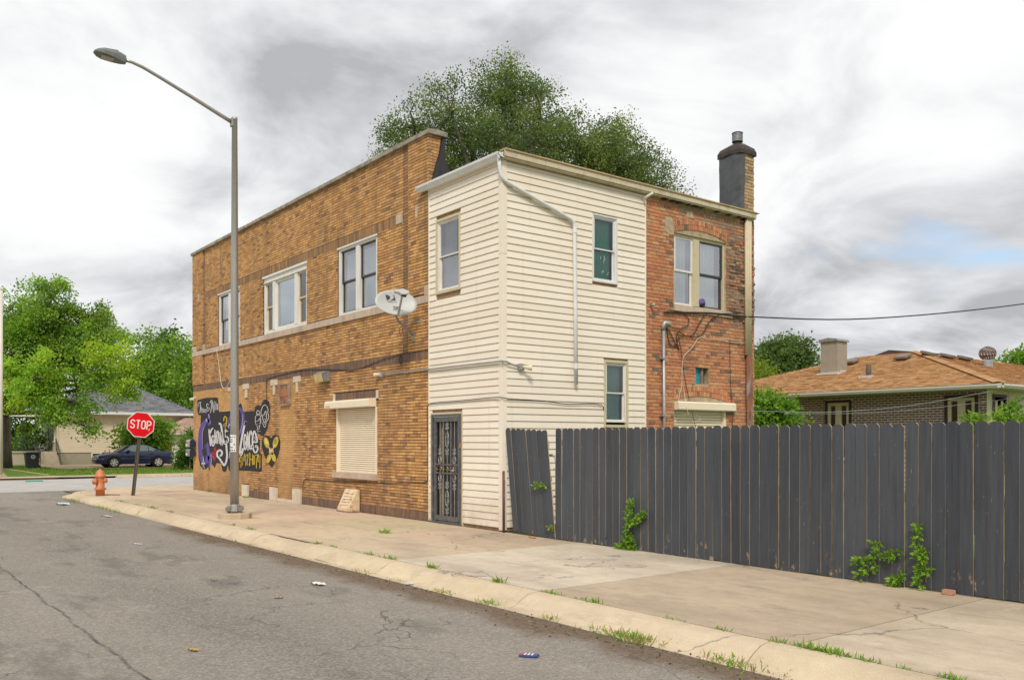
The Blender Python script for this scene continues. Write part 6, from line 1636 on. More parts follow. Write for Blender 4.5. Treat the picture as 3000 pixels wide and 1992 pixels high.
q0 = lambda x, y, z=0.0: at_z(x / 2.624, 1400 + y / 2.624, z)
ORD = ['first', 'second', 'third', 'fourth', 'fifth', 'sixth', 'seventh', 'eighth', 'ninth', 'tenth', 'eleventh', 'twelfth', 'thirteenth', 'fourteenth', 'fifteenth', 'sixteenth', 'seventeenth', 'eighteenth', 'nineteenth', 'twentieth', 'twenty-first', 'twenty-second', 'twenty-third', 'twenty-fourth', 'twenty-fifth', 'twenty-sixth', 'twenty-seventh', 'twenty-eighth']
J = []
for p, rx, h, n in ((q1g(2200, 1440), .10, .09, 40), (q1g(2020, 1405), .14, .10, 70), (q1g(1780, 1362), .10, .07, 45), (q1g(1600, 1320), .13, .09, 60), (q1g(1420, 1290), .25, .11, 110), (q1g(1330, 1278), .26, .12, 150), (q1g(1240, 1262), .20, .10, 90), (q1g(1120, 1220), .11, .09, 60), (q1g(795, 1160), .10, .08, 50), (q1g(530, 1105), .20, .07, 70), (q3(2230, 738), .22, .10, 100), (q3(1970, 682), .17, .09, 80), (q3(1870, 674), .09, .07, 40), (q3(1575, 600), .11, .14, 90), (q3(1150, 500), .13, .13, 90), (q3(815, 440), .24, .11, 90), (q3(680, 408), .16, .12, 70), (q3(600, 392), .12, .06, 40), (q3(440, 355), .16, .08, 60), (q3(325, 335), .08, .09, 40), (q3(215, 340), .12, .08, 50), (q0(1910, 395), .30, .09, 90), (q0(1780, 365), .18, .10, 60), (q0(1280, 262), .30, .09, 60), (q0(1160, 232), .55, .12, 120), (q0(1030, 208), .5, .09, 90), (q0(880, 182), .7, .10, 130)):
    J.append((p, rx, h, n))
for i, (p, rx, h, n) in enumerate(J):
    o = tuft_mesh(p.x, -3.44 if p.x > -15 else p.y, p.z - 0.015, rx * 0.8, 0.03, h * 0.8, int(n * 0.7), 0.08)
    tag(o, ORD[i] + ' grass tuft from the right along the joint behind the kerb', 'grass', 'grass tufts in the kerb joint')
Gt = []
for p, rx, ry, h, n, dr in ((q1g(1070, 1415, RZ), .10, .08, .07, 40, .4), (q1g(860, 1345, RZ), .42, .16, .13, 260, .3), (q1g(420, 1195, RZ), .38, .17, .14, 330, .25), (q1g(250, 1195, RZ), .45, .16, .12, 280, .35), (q3(1955, 855, RZ), .13, .10, .11, 80, .3), (q3(1495, 750, RZ), .24, .12, .11, 140, .1), (q3(1165, 672, RZ), .26, .12, .09, 140, .25), (q3(860, 590, RZ), .30, .10, .06, 120, .2), (q3(640, 530, RZ), .40, .14, .08, 150, .2), (q3(480, 500, RZ), .10, .06, .06, 40, .1), (q3(405, 482, RZ), .18, .07, .06, 50, .3), (q0(1930, 512, RZ), .25, .08, .06, 50, .3), (q0(1520, 415, RZ), .35, .12, .07, 70, .3), (q0(1040, 295, RZ), .6, .10, .07, 70, .4), (q0(880, 262, RZ), .5, .14, .12, 90, .1), (q0(780, 232, RZ), 1.1, .2, .13, 220, .1), (q0(560, 180, RZ), 1.3, .25, .14, 300, .15)):
    Gt.append((p, rx, ry, h, n, dr))
for i, (p, rx, ry, h, n, dr) in enumerate(Gt):
    o = tuft_mesh(p.x, min(p.y, -3.9) if p.x > -15 else p.y, RZ - 0.005, rx * 0.85, ry, h * 0.62, int(n * 0.7), min(0.75, dr + 0.2))
    tag(o, ORD[i] + ' weedy grass patch from the right in the gutter of the street', 'grass', 'grass patches in the gutter')
for i, (p, lab) in enumerate(((q3(768, 262), 'small grass tuft in the middle of the pavement in front of the iron door'), (q3(480, 306), 'thin grass sprig on the pavement left of the tuft before the iron door'), (q0(1890, 150), 'grass at the wall foot beside the leftmost white stone block'), (q0(1640, 105), 'grass at the wall foot under the purple letter'))):
    tag(tuft_mesh(p.x, min(p.y, -0.08), -0.005, 0.14, 0.08, (0.12, 0.05, 0.09, 0.12)[i], (60, 18, 50, 50)[i], 0.05), lab, 'grass')
# tall grass of the far lawn, too many blades to count
n = 26000
c = np.stack([RNG.uniform(-54, -34.6, n), RNG.uniform(-6, 14, n), np.full(n, -0.07)], 1)
keep = ~((c[:, 0] > -54) & (c[:, 0] < -43.3) & (c[:, 1] > 0.8) & (c[:, 1] < 11.5)) & ~((c[:, 1] > -3.7) & (c[:, 1] < -1.1)) 
c = c[keep]; n = len(c)
d = np.stack([RNG.normal(size=n) * 0.4, RNG.normal(size=n) * 0.4, RNG.uniform(0.5, 1.0, n)], 1)
LG = np.array([(0.15, 0.27, 0.03), (0.19, 0.32, 0.04), (0.12, 0.22, 0.03), (0.26, 0.30, 0.09)])
leaves('lawn_grass', c, d, RNG.uniform(0.06, 0.16, n), LG[RNG.integers(0, 4, n)] * RNG.uniform(0.75, 1.2, (n, 1)), None, M_LEAF, 0.16, 0.02)['kind'] = 'stuff'
n = 9000
c = np.stack([RNG.uniform(1.4, 12.5, n), RNG.uniform(0.1, 3.0, n), np.full(n, -0.03)], 1)
d = np.stack([RNG.normal(size=n) * 0.4, RNG.normal(size=n) * 0.4, RNG.uniform(0.5, 1.0, n)], 1)
leaves('yard_grass', c, d, RNG.uniform(0.1, 0.45, n), LG[RNG.integers(0, 4, n)] * RNG.uniform(0.7, 1.2, (n, 1)), None, M_LEAF, 0.06, 0.02)['kind'] = 'stuff'
# ------------------------------------------------------------------ litter
def litter(name, p, w, h, rot, col, label, cat, bend=0.02, z=RZ, mark=None):
    cr, sr = math.cos(rot), math.sin(rot)
    m = MB(lambda u, d, zz: (p.x + u * cr - d * sr, p.y + u * sr + d * cr, z + 0.004 + zz))
    n = 5; pts = []
    for j in range(n + 1):
        for i in range(2):
            u = (j / n - 0.5) * w
            pts.append((u, (i - 0.5) * h * (1 + 0.1 * math.sin(j * 2.1)), 0.002 + bend * abs(math.sin(j * 1.7 + i))))
    m._add(pts, [(j * 2, j * 2 + 1, j * 2 + 3, j * 2 + 2) for j in range(n)])
    o = m.build(name, M('litter_' + name + str(len(MATS)), col, 0.6, 0.15, 30), fix=False)
    return tag(o, label, cat)
canp = q3(1770, 1117, RZ)
can = thing('crushed_can', 'flattened blue and red drink can lying in the road', 'can', (canp.x, canp.y, RZ))
def cn(u, d, z): return (canp.x + u * 0.8 - d * 0.6, canp.y + u * 0.6 + d * 0.8, RZ + z)
MB(cn).prism([(-0.075, -0.04), (-0.085, 0.0), (-0.075, 0.04), (0.06, 0.045), (0.085, 0.03), (0.08, -0.03), (0.06, -0.045)], 0.004, 0.022, 'xy').build('can_body', M('can_blue', (0.09, 0.13, 0.36), 0.35, 0.2, 30, metal=0.5), can, bevel=0.005)
MB(cn).box(-0.07, -0.045, -0.036, 0.036, 0.0225, 0.0235).build('red_band', M('can_red', (0.5, 0.06, 0.08), 0.4, 0.1, 20), can)
for u in (-0.03, 0.0, 0.03): MB(cn).box(u - 0.008, u + 0.008, -0.03, 0.03, 0.0225, 0.0238).build('white_lettering', M_WHITE, can)
litter('paper_scrap', q3(312, 622, RZ), 0.22, 0.09, 0.2, (0.66, 0.66, 0.62), 'crumpled white paper cup flattened in the road near the lamp', 'litter', 0.03)
litter('paper_scrap', q3(943, 622, RZ), 0.10, 0.07, 0.8, (0.55, 0.62, 0.75), 'small pale blue scrap in the gutter dirt', 'litter')
litter('plastic_bag', q0(485, 207, RZ), 0.36, 0.20, 0.3, (0.55, 0.66, 0.78), 'blue and white plastic bag on the road by the hydrant', 'litter', 0.06)
litter('paper_scrap', q0(825, 297, RZ), 0.42, 0.12, 0.1, (0.5, 0.5, 0.48), 'grey torn sheet on the road left of the lamp', 'litter', 0.02)
litter('paper_scrap', q0(1055, 510, RZ), 0.2, 0.07, 0.4, (0.55, 0.68, 0.64), 'pale green strip of litter in the middle of the road', 'litter', 0.01)
litter('fallen_leaf', q0(1485, 1330, RZ), 0.10, 0.04, 0.4, (0.45, 0.26, 0.09), 'single tan leaf lying in the near road', 'leaf', 0.02)
litter('fallen_leaf', q0(2140, 925, RZ), 0.10, 0.05, 1.0, (0.42, 0.30, 0.15), 'small tan leaf in the road right of the lamp', 'leaf', 0.02)
litter('paper_scrap', q1g(655, 1278, RZ), 0.09, 0.06, 1.0, (0.7, 0.7, 0.68), 'white paper scrap in the gutter between two weed patches', 'litter')
litter('stick', q3(1540, 388), 0.30, 0.02, 0.5, (0.42, 0.32, 0.2), 'thin dry stick on the pavement joint below the gate', 'stick', 0.01, 0.0)
o = MB().tube([(1.02, -0.20, 0.012), (1.12, -0.25, 0.014), (1.25, -0.24, 0.012)], 0.012, 6).build('hose_piece', M('orange_hose', (0.55, 0.20, 0.08), 0.6, 0.2, 10)); tag(o, 'short orange hose end sticking out under the gate', 'hose')
o = MB().box(8.02, 8.14, -0.17, -0.10, 0.0, 0.055).build('brick_fragment', M('loose_brick', (0.50, 0.26, 0.17), 0.9, 0.2, 15), bevel=0.006); tag(o, 'pink brick fragment at the foot of the fence near the right edge', 'brick')
# loose grit and debris in the gutter
n = 1500
c = np.stack([RNG.uniform(-4, 10.5, n), -3.93 - np.abs(RNG.normal(size=n)) * 0.25, np.full(n, RZ + 0.004)], 1)
d = np.stack([RNG.normal(size=n), RNG.normal(size=n), RNG.uniform(-0.05, 0.25, n)], 1)
DB = np.array([(0.12, 0.085, 0.055), (0.28, 0.2, 0.12), (0.4, 0.33, 0.22), (0.07, 0.05, 0.04)])
leaves('gutter_debris', c, d, 0.008 + 0.03 * RNG.random(n) ** 3, DB[RNG.integers(0, 4, n)], None, M_LEAF, 0.3, 0.05)['kind'] = 'stuff'

# ------------------------------------------------------------------ bungalow on the right, behind the yard
BY, BX0, BX1 = 17.0, -10.2, 0.93
bg = thing('bungalow', 'low brown brick bungalow with hipped orange shingle roof beyond the fence', 'house', (-4.5, 22, 0))
def bw(u, d, z): return (u, BY - d, z)
def bsd(u, d, z): return (BX1 + d, u, z)
wp1 = (at_y(2417.8, 1200, BY).x, at_y(2495, 1200, BY).x); wp2 = (at_y(2767.6, 1200, BY).x, at_y(2866, 1200, BY).x)
zt1, zt2 = at_y(2456, 1172, BY).z, at_y(2816, 1156, BY).z
BW1 = (wp1[0], wp1[1], 0.9, zt1); BW2 = (wp2[0], wp2[1], 0.7, zt2)
wl_ = core(bw, BX0, BX1, 0, 3.25, [BW1, BW2], -0.006, 0.1).build('front_wall', M_BMORT, bg)
M_BBRICK = mat_brick('bungalow_brick', False, (0.30, 0.20, 0.15), 0.3)
bs = BrickSet(bw)
lay(bs, BX0, BX1, 0.0, 3.22, 0.0755, 0.225, 0.018, lambda z: [(a, b) for a, b, c, d in (BW1, BW2) if c < z < d], lambda u, z: (M_BBRICK, PAL_BROWN), lambda u, z: random.uniform(0, 0.003))
bs.build(wl_, lambda u, z: -math.hypot(u - CAM[0], BY - CAM[1]) if z > 1.95 else -1000, 300)
MB().quad((BX1, BY, 0), (BX1, 36, 0), (BX1, 36, 3.25), (BX1, BY, 3.25)).build('side_wall', M('pale_panel', (0.68, 0.62, 0.44), 0.6, 0.08, 3), bg, fix=False)
for i in range(6):
    MB(bsd).box(18.4, 36, 0.0, 0.02, 0.55 * i + 0.01, 0.55 * i + 0.54).build('siding_panel', M('pale_panel'), bg)
MB().quad((BX0, BY, 0), (BX0, 36, 0), (BX0, 36, 3.25), (BX0, BY, 3.25)).build('side_wall', M('bungalow_plain', (0.18, 0.1, 0.07), 0.9, 0.2, 5), bg, fix=False)
MB().quad((BX0, 36, 0), (BX1, 36, 0), (BX1, 36, 3.25), (BX0, 36, 3.25)).build('back_wall', M('bungalow_plain'), bg, fix=False)
M_MAROON = M('dark_maroon_trim', (0.045, 0.022, 0.025), 0.5, 0.2, 6)
M_ALMOND = M('almond_frame', (0.58, 0.52, 0.36), 0.5, 0.08, 6)
M_DRAPE = M('green_drape', (0.085, 0.12, 0.075), 0.9, 0.4, 3, stretch=(7, 7, 0.3))
def casement(tf, parent, u0, u1, z0, z1):
    w = frame_rect(tf, u0, u1, z0, z1, 0.09, -0.1, 0.03).build('window', M_MAROON, parent)
    n = 2 if u1 - u0 > 0.7 else 1
    fr = frame_rect(tf, u0 + 0.09, u1 - 0.09, z0 + 0.09, z1 - 0.09, 0.10, -0.09, 0.0)
    if n == 2: mid = 0.5 * (u0 + u1); fr.box(mid - 0.11, mid + 0.11, -0.09, 0.0, z0 + 0.19, z1 - 0.19)
    fr.build('frame', M_ALMOND, w)
    MB(tf).quad((u0 + 0.1, -0.05, z0 + 0.1), (u1 - 0.1, -0.05, z0 + 0.1), (u1 - 0.1, -0.05, z1 - 0.1), (u0 + 0.1, -0.05, z1 - 0.1)).build('pane', M_GLASSD, w, fix=False)
    MB(tf).quad((u0 + 0.05, -0.098, z0), (u1 - 0.05, -0.098, z0), (u1 - 0.05, -0.098, z1), (u0 + 0.05, -0.098, z1)).build('curtain', M_DRAPE, w, fix=False)
casement(bw, bg, *BW1); casement(bw, bg, *BW2); casement(bsd, bg, 17.35, 18.25, 0.7, zt2)
# hipped roof
EX0, EX1, EY = -10.75, 1.53, 16.4
EZ = 3.26; AX0, AX1, AY, AZ = -5.64, -3.56, 21.5, 4.86; BYK = 37.0
V = dict(a=(EX0, EY, EZ), b=(EX1, EY, EZ), c=(AX1, AY, AZ), d=(AX0, AY, AZ), e=(EX1, BYK, EZ), f=(AX1, BYK - 5, AZ), g=(AX0, BYK - 5, AZ), h=(EX0, BYK, EZ))
def mat_shingle(name):
    k = NT(name); t = k.attr('tone')
    c = k.mix(0.35, t, k.mix(1.0, t, k.ramp(k.noise(30, 3, 0.7), [(0.3, 0.5), (0.7, 1.5)]), 'MULTIPLY'))
    k.color(c); k.rough(0.95); k.p.inputs['Specular IOR Level'].default_value = 0.15; k.bump(k.noise(90, 2), 0.4, 0.008)
    return k.m
M_SHING = mat_shingle('asphalt_shingle')
rf = MB()
rf.col = (0.25, 0.13, 0.06)
rf.quad(V['a'], V['b'], V['c'], V['d']); rf.quad(V['b'], V['e'], V['f'], V['c']); rf.quad(V['h'], V['a'], V['d'], V['g']); rf.quad(V['e'], V['h'], V['g'], V['f']); rf.quad(V['d'], V['c'], V['f'], V['g'])
roof = rf.build('roof', M_SHING, bg)
def shingle_plane(e0, e1, r0, r1, pal, parent, row=0.125, tab=0.24):
    """eave e0-e1, ridge r0-r1: overlapping tabs, each course lifted at its lower edge"""
    e0, e1, r0, r1 = map(Vector, (e0, e1, r0, r1))
    n = (e1 - e0).cross(r0 - e0).normalized()
    if n.z < 0: n = -n
    udir = (e1 - e0).normalized()
    up = (r0 - e0); up = up - udir * up.dot(udir); H = up.length; up.normalize()
    s0, s1 = (r0 - e0).dot(udir), (r1 - e0).dot(udir); W = (e1 - e0).length
    m = MB(); rows = int(H / row)
    for j in range(rows):
        h0, h1 = j * row, (j + 1) * row + 0.02
        a, b = s0 * h0 / H, W + (s1 - W) * h0 / H
        u = a - random.random() * tab
        while u < b:
            t = tab * random.choice((0.5, 0.75, 1.0, 1.0, 1.3)); lo, hi = max(u, a), min(u + t, b)
            if hi - lo > 0.02:
                m.col = pick(pal)
                lift = random.choice((0.004, 0.008, 0.013))
                p = [e0 + udir * lo + up * h0 + n * (0.012 + lift), e0 + udir * hi + up * h0 + n * (0.012 + lift), e0 + udir * hi + up * h1 + n * 0.006, e0 + udir * lo + up * h1 + n * 0.006]
                q = [p[0] - n * (lift + 0.006), p[1] - n * (lift + 0.006)]
                m._add([tuple(x) for x in p + q], [(0, 1, 2, 3), (4, 5, 1, 0)])
            u += t
    o = m.build('shingles', M_SHING, parent, fix=False); o['kind'] = 'stuff'
    return n
PAL_SH = [((0.46, 0.26, 0.12), 4), ((0.42, 0.235, 0.105), 3), ((0.50, 0.29, 0.14), 3), ((0.35, 0.19, 0.085), 2), ((0.28, 0.15, 0.075), 0.6)]
nf = shingle_plane(V['a'], V['b'], V['d'], V['c'], PAL_SH, roof)
ns = shingle_plane(V['b'], V['e'], V['c'], V['f'], PAL_SH, roof)
m = MB(); hip0, hip1 = Vector(V['b']), Vector(V['c'])
for i in range(24):
    p = hip0.lerp(hip1, i / 24); q = hip0.lerp(hip1, (i + 1.1) / 24); m.col = pick(PAL_SH[:3])
    w1, w2 = Vector((0.12, 0.12, 0)), Vector((-0.12, -0.12, 0))
    z1, z2 = Vector((0, 0, 0.055)), Vector((0, 0, 0.03))
    a_, b_ = Vector((-0.13, -0.13, 0)), Vector((0.13, 0.13, 0))
    m._add([tuple(p + a_ * 0.9 + z2), tuple(p + z1), tuple(p + b_ * 0.9 + z2), tuple(q + b_ * 0.9 + z2 * 0.8), tuple(q + z1 * 0.8), tuple(q + a_ * 0.9 + z2 * 0.8)], [(0, 1, 4, 5), (1, 2, 3, 4)])
o = m.build('hip_caps', M_SHING, roof, fix=False); o['kind'] = 'stuff'
m = MB(); m.col = None
m.prism([(AX0 - 0.9, AZ - 0.22), (AX0 + 0.75, AZ + 0.22), (AX1 + 0.35, AZ - 0.02), (AX1 + 0.1, AZ - 0.1)], AY + 0.6, AY + 1.2)
m.build('roof_gablet', M('brown_gablet', (0.09, 0.05, 0.04), 0.7, 0.2, 6), roof)
# gutter, fascia, soffit
M_GUT = M('bungalow_gutter', (0.66, 0.65, 0.58), 0.45, 0.05, 4)
MB().box(EX0, EX1, EY - 0.02, BY, 3.13, 3.15).build('soffit', M('pale_soffit', (0.55, 0.56, 0.44), 0.7, 0.08, 4), bg)
MB().box(BX1, EX1, BY, BYK, 3.13, 3.15).build('soffit', M('pale_soffit'), bg)
MB().prism([(EY - 0.02, 3.12), (EY - 0.10, 3.13), (EY - 0.135, 3.20), (EY - 0.135, 3.245), (EY - 0.02, 3.25)], EX0, EX1 + 0.13, 'dz').build('gutter', M_GUT, bg)
MB().prism([(EX1, 3.12), (EX1 + 0.08, 3.13), (EX1 + 0.13, 3.20), (EX1 + 0.13, 3.245), (EX1, 3.25)], EY - 0.13, BYK).build('gutter', M_GUT, bg)
MB().tube([(1.55, 18.6, 3.12), (1.5, 18.6, 3.05), (1.05, 18.6, 2.7), (1.0, 18.6, 2.6), (1.0, 18.6, 0.05)], 0.05, 8).build('downspout', M_GUT, bg, smooth=True)
# chimney and vents on the roof
P0 = Vector(V['a'])
def on_front(x, y): return at_plane(2150 + x / 2.779, 950 + y / 2.779, P0, nf)
def on_side(x, y): return at_plane(2150 + x / 2.779, 950 + y / 2.779, Vector(V['b']), ns)
c = on_front(800, 400)
chb = MB().box(c.x - 0.33, c.x + 0.33, c.y - 0.2, c.y + 0.42, c.z - 0.3, c.z + 1.12).build('chimney', M('beige_chimney', (0.36, 0.32, 0.25), 0.7, 0.1, 4), bg)
for i in range(16): MB().box(c.x - 0.335, c.x + 0.335, c.y - 0.206, c.y + 0.426, c.z + 0.02 + i * 0.068, c.z + 0.08 + i * 0.068).build('siding_board', M('beige_chimney'), chb)
MB().prism([(c.x - 0.40, c.z + 1.13), (c.x - 0.32, c.z + 1.22), (c.x, c.z + 1.27), (c.x + 0.32, c.z + 1.22), (c.x + 0.40, c.z + 1.13)], c.y - 0.27, c.y + 0.5).build('chimney_cap', M_CAST, chb)
MB().box(c.x - 0.42, c.x + 0.40, c.y - 0.32, c.y + 0.2, c.z - 0.06, c.z + 0.015).build('flashing', M('pale_flashing', (0.62, 0.6, 0.54), 0.5, 0.1, 6), chb)
for x, y in ((875, 385), (1097, 425)):
    p = on_front(x, y)
    vp = MB().tube([(p.x, p.y, p.z - 0.1), (p.x, p.y, p.z + 0.40)], 0.085, 10).build('vent_pipe', M('brown_pipe', (0.11, 0.08, 0.065), 0.7, 0.2, 6), bg, smooth=True)
    MB().prism([(p.x - 0.25, p.y - 0.22), (p.x + 0.22, p.y - 0.22), (p.x + 0.18, p.y + 0.15), (p.x - 0.15, p.y + 0.15)], p.z - 0.06, p.z + 0.03, 'xy').build('flashing', M('pale_flashing'), vp)
M_VENT = M('brown_roof_vent', (0.20, 0.165, 0.14), 0.6, 0.15, 6)
def boxvent(p, n, s=0.24):
    ax = Vector((1, 0, 0)) if abs(n.x) < 0.1 else Vector((0, 1, 0)); b_ = n.cross(ax).normalized()
    f = lambda u, d, z: tuple(p + ax * u + b_ * d + n * z)
    v = MB(f).box(-s, s, -s, s, 0.07, 0.16).build('roof_vent', M_VENT, bg, bevel=0.02)
    MB(f).box(-s * 0.7, s * 0.7, -s * 0.7, s * 0.7, -0.02, 0.07).build('vent_throat', M_MAROON, v)
for x, y in ((955, 325), (1380, 288)): boxvent(on_front(x, y), nf)
for x, y in ((1580, 262), (1735, 280), (1875, 297)): boxvent(on_side(x, y), ns, 0.22)
p = on_side(2065, 345)
tv = MB().tube([(p.x, p.y, p.z - 0.1), (p.x, p.y, p.z + 0.22)], 0.17, 14).build('turbine_vent', M_GALV, bg)
m = MB()
for i in range(18):
    q = 2 * math.pi * i / 18; pts = []
    for k_ in range(7):
        e = -1.1 + 2.2 * k_ / 6; r = 0.27 * math.cos(e) + 0.02; aa = q + 0.10 * k_
        pts.append((p.x + r * math.cos(aa), p.y + r * math.sin(aa), p.z + 0.47 + 0.25 * math.sin(e)))
        pts.append((p.x + r * 0.98 * math.cos(aa + 0.26), p.y + r * 0.98 * math.sin(aa + 0.26), p.z + 0.47 + 0.25 * math.sin(e)))
    m._add(pts, [(2 * k_, 2 * k_ + 1, 2 * k_ + 3, 2 * k_ + 2) for k_ in range(6)])
m.build('turbine_blades', M('rusty_turbine', (0.17, 0.11, 0.09), 0.6, 0.25, 8), tv, fix=False)
MB().lathe([(0.0, 0), (0.13, 0.0), (0.09, 0.03), (0, 0.05)], (p.x, p.y, p.z + 0.69), (0, 0, 1), 14).build('turbine_cap', M('rusty_turbine'), tv)

# ------------------------------------------------------------------ beige house across the cross street
HX, HY0, HY1 = -55.0, 2.67, 11.76
hs = thing('beige_house', 'beige sided house with grey hipped roof across the cross street', 'house', (-59, 7, 0))
M_HSID = M('beige_siding', (0.68, 0.58, 0.43), 0.6, 0.08, 1.5)
M_HFND = M('grey_beige_foundation', (0.36, 0.31, 0.235), 0.85, 0.12, 2, dirt=(0.26, 0.22, 0.16), dirt_amt=0.4)
MB().box(-63.5, HX - 0.03, HY0 + 0.03, HY1, -0.1, 0.80).build('foundation', M_HFND, hs)
MB().box(-63.5, HX - 0.02, HY0 + 0.02, HY1, 0.80, 3.75).build('house_wall', M_HSID, hs)
m = MB(); z = 0.80
while z < 3.6:
    m.prism([(HX - 0.02, z), (HX + 0.022, z), (HX + 0.002, z + 0.125), (HX - 0.02, z + 0.125)], HY0, HY1)
    m.prism([(HY0 + 0.02, z), (HY0 - 0.022, z), (HY0 - 0.002, z + 0.125), (HY0 + 0.02, z + 0.125)], -63.5, HX, 'dz'); z += 0.125
o = m.build('siding_courses', M_HSID, hs); o['kind'] = 'stuff'
MB().box(HX - 0.01, HX + 0.035, HY0 - 0.035, HY0 + 0.08, 0.8, 3.6).build('corner_board', M_BEIGE, hs)
MB().tube([(HX + 0.1, HY1 - 0.1, 0.1), (HX + 0.1, HY1 - 0.1, 3.6)], 0.07, 8).build('downspout', M_ALU, hs)
E0 = (-64.3, -54.45, 2.1, 12.3)
RZH, RZT = 3.68, 5.95
rr = MB(); rr.col = (0.17, 0.18, 0.2)
A = (E0[1], E0[2], RZH); B = (E0[1], E0[3], RZH); Cc = (E0[0], E0[3], RZH); Dd_ = (E0[0], E0[2], RZH); R0, R1 = (-59.4, 6.2, RZT), (-59.4, 8.7, RZT)
rr.quad(A, B, R1, R0); rr.quad(B, Cc, R1); rr.quad(Cc, Dd_, R0, R1); rr.quad(Dd_, A, R0)
hroof = rr.build('roof', M_SHING, hs)
PAL_GS = [((0.17, 0.175, 0.19), 4), ((0.21, 0.215, 0.23), 3), ((0.135, 0.14, 0.155), 3)]
shingle_plane(A, B, R0, R1, PAL_GS, hroof, 0.18, 0.4); shingle_plane(B, Cc, R1, R1, PAL_GS, hroof, 0.18, 0.4)
MB().box(-54.5, -54.35, E0[2], E0[3], 3.50, 3.69).build('gutter', M_ALU, hs); MB().box(-60, -54.45, E0[2] - 0.1, E0[2] + 0.02, 3.50, 3.69).build('gutter', M_ALU, hs)
MB().box(HX, E0[1], E0[2], E0[3], 3.56, 3.58).build('soffit', M_WHITE, hs)
MB().box(-59.7, -59.2, 8.2, 8.7, 5.5, 6.35).build('chimney', M('plain_brick'), hs)
def hside(u, d, z): return (HX + d, u, z)
def hfront(u, d, z): return (u, HY0 - d, z)
ya, yb = at_x(268, 1340, HX).y, at_x(298, 1340, HX).y
w = frame_rect(hside, ya, yb, 0.32, 0.78, 0.07, -0.05, 0.04).build('cellar_window', M_WHITE, hs); MB(hside).quad((ya, 0.0, 0.32), (yb, 0.0, 0.32), (yb, 0.0, 0.78), (ya, 0.0, 0.78)).build('pane', M('dark_pane', (0.03, 0.03, 0.035), 0.2, 0.2, 3), w, fix=False)
for (u0, u1, z0, z1) in ((-56.9, -55.8, 1.5, 2.85), (-61.5, -60.2, 1.5, 2.7)):
    w = frame_rect(hfront, u0, u1, z0, z1, 0.12, -0.02, 0.06).build('window', M_WHITE, hs); MB(hfront).box(u0 + 0.1, u1 - 0.1, 0.0, 0.04, 0.5 * (z0 + z1) - 0.04, 0.5 * (z0 + z1) + 0.04).build('sash', M_WHITE, w)
    MB(hfront).quad((u0, 0.025, z0), (u1, 0.025, z0), (u1, 0.025, z1), (u0, 0.025, z1)).build('pane', M('pale_green_blind'), w, fix=False)
MB(hfront).box(-59.1, -58.2, -0.02, 0.04, 0.86, 2.9).build('door', M('black_door', (0.03, 0.035, 0.035), 0.4, 0.2, 5), hs)
M_HCON = M('porch_concrete', (0.46, 0.395, 0.30), 0.9, 0.12, 3, dirt=(0.3, 0.26, 0.19), dirt_amt=0.4)
pc = MB().box(-59.5, -55.0, 0.05, 1.40, -0.1, 0.80).build('porch', M_HCON, hs); MB().box(-59.55, -54.93, -0.02, 1.44, 0.80, 0.90).build('porch_slab', M_HCON, pc)
MB().box(-59.5, -55.2, 1.44, HY0 - 0.03, -0.1, 0.88).build('porch_landing', M_HCON, pc)
for i in range(5): MB().box(-55.2, -53.7 + 0.0 - i * 0.30 + 0.0, 1.46, HY0 - 0.05, -0.1 + i * 0.19, -0.1 + (i + 1) * 0.19).build('step', M_HCON, pc)
M_RAIL = M('black_railing', (0.03, 0.04, 0.04), 0.5, 0.2, 6)
for y in (0.1, 0.55, 1.3): MB().tube([(-55.1, y, 0.9), (-55.1, y, 3.3)], 0.035, 6).build('railing_post', M_RAIL, pc)
m = MB(); 
for z in (0.98, 1.85): m.tube([(-55.1, 0.1, z), (-55.1, 1.35, z)], 0.02, 6)
for i in range(15): m.tube([(-55.1, 0.12 + i * 0.085, 0.98), (-55.1, 0.12 + i * 0.085, 1.85)], 0.012, 5)
m.build('railing', M_RAIL, pc)
for y in (1.42, 2.62):
    m = MB(); m.tube([(-55.2, y, 1.75), (-53.75, y, 0.85)], 0.025, 6); m.tube([(-55.2, y, 0.9), (-55.2, y, 1.75)], 0.022, 6); m.tube([(-53.75, y, 0.0), (-53.75, y, 0.85)], 0.022, 6); m.tube([(-55.2, y, 1.1), (-53.75, y, 0.25)], 0.018, 6)
    for i in range(7): m.tube([(-55.1 + i * 0.21, y, 1.05 - i * 0.125), (-55.1 + i * 0.21, y, 1.7 - i * 0.13)], 0.012, 5)
    m.build('stair_railing', M_RAIL, pc)
MB().box(-59.8, -54.9, -0.05, HY0 - 0.02, 3.28, 3.42).build('porch_roof', M_WHITE, pc)
# garage
gy0 = at_x(480, 1300, -52.0).y
ga = thing('garage', 'small garage with white door and pinkish roof beside the brick building edge', 'garage', (-53, gy0 + 3, 0))
MB().box(-57, -52.0, gy0, gy0 + 6, -0.1, 2.25).build('wall', M_HSID, ga)
m = MB(); m.col = (0.36, 0.24, 0.19)
m._add([(-51.4, gy0 - 0.6, 2.18), (-51.4, gy0 + 6.6, 2.18), (-57.6, gy0 + 6.6, 2.18), (-57.6, gy0 - 0.6, 2.18), (-54.5, gy0 + 2.4, 3.35), (-54.5, gy0 + 3.6, 3.35)], [(0, 1, 5, 4), (1, 2, 5), (2, 3, 4, 5), (3, 0, 4)])
gr = m.build('roof', M_SHING, ga)
shingle_plane((-51.4, gy0 - 0.6, 2.18), (-51.4, gy0 + 6.6, 2.18), (-54.5, gy0 + 2.4, 3.35), (-54.5, gy0 + 3.6, 3.35), [((0.40, 0.27, 0.21), 3), ((0.34, 0.22, 0.17), 3), ((0.45, 0.32, 0.26), 2)], gr, 0.18, 0.4)
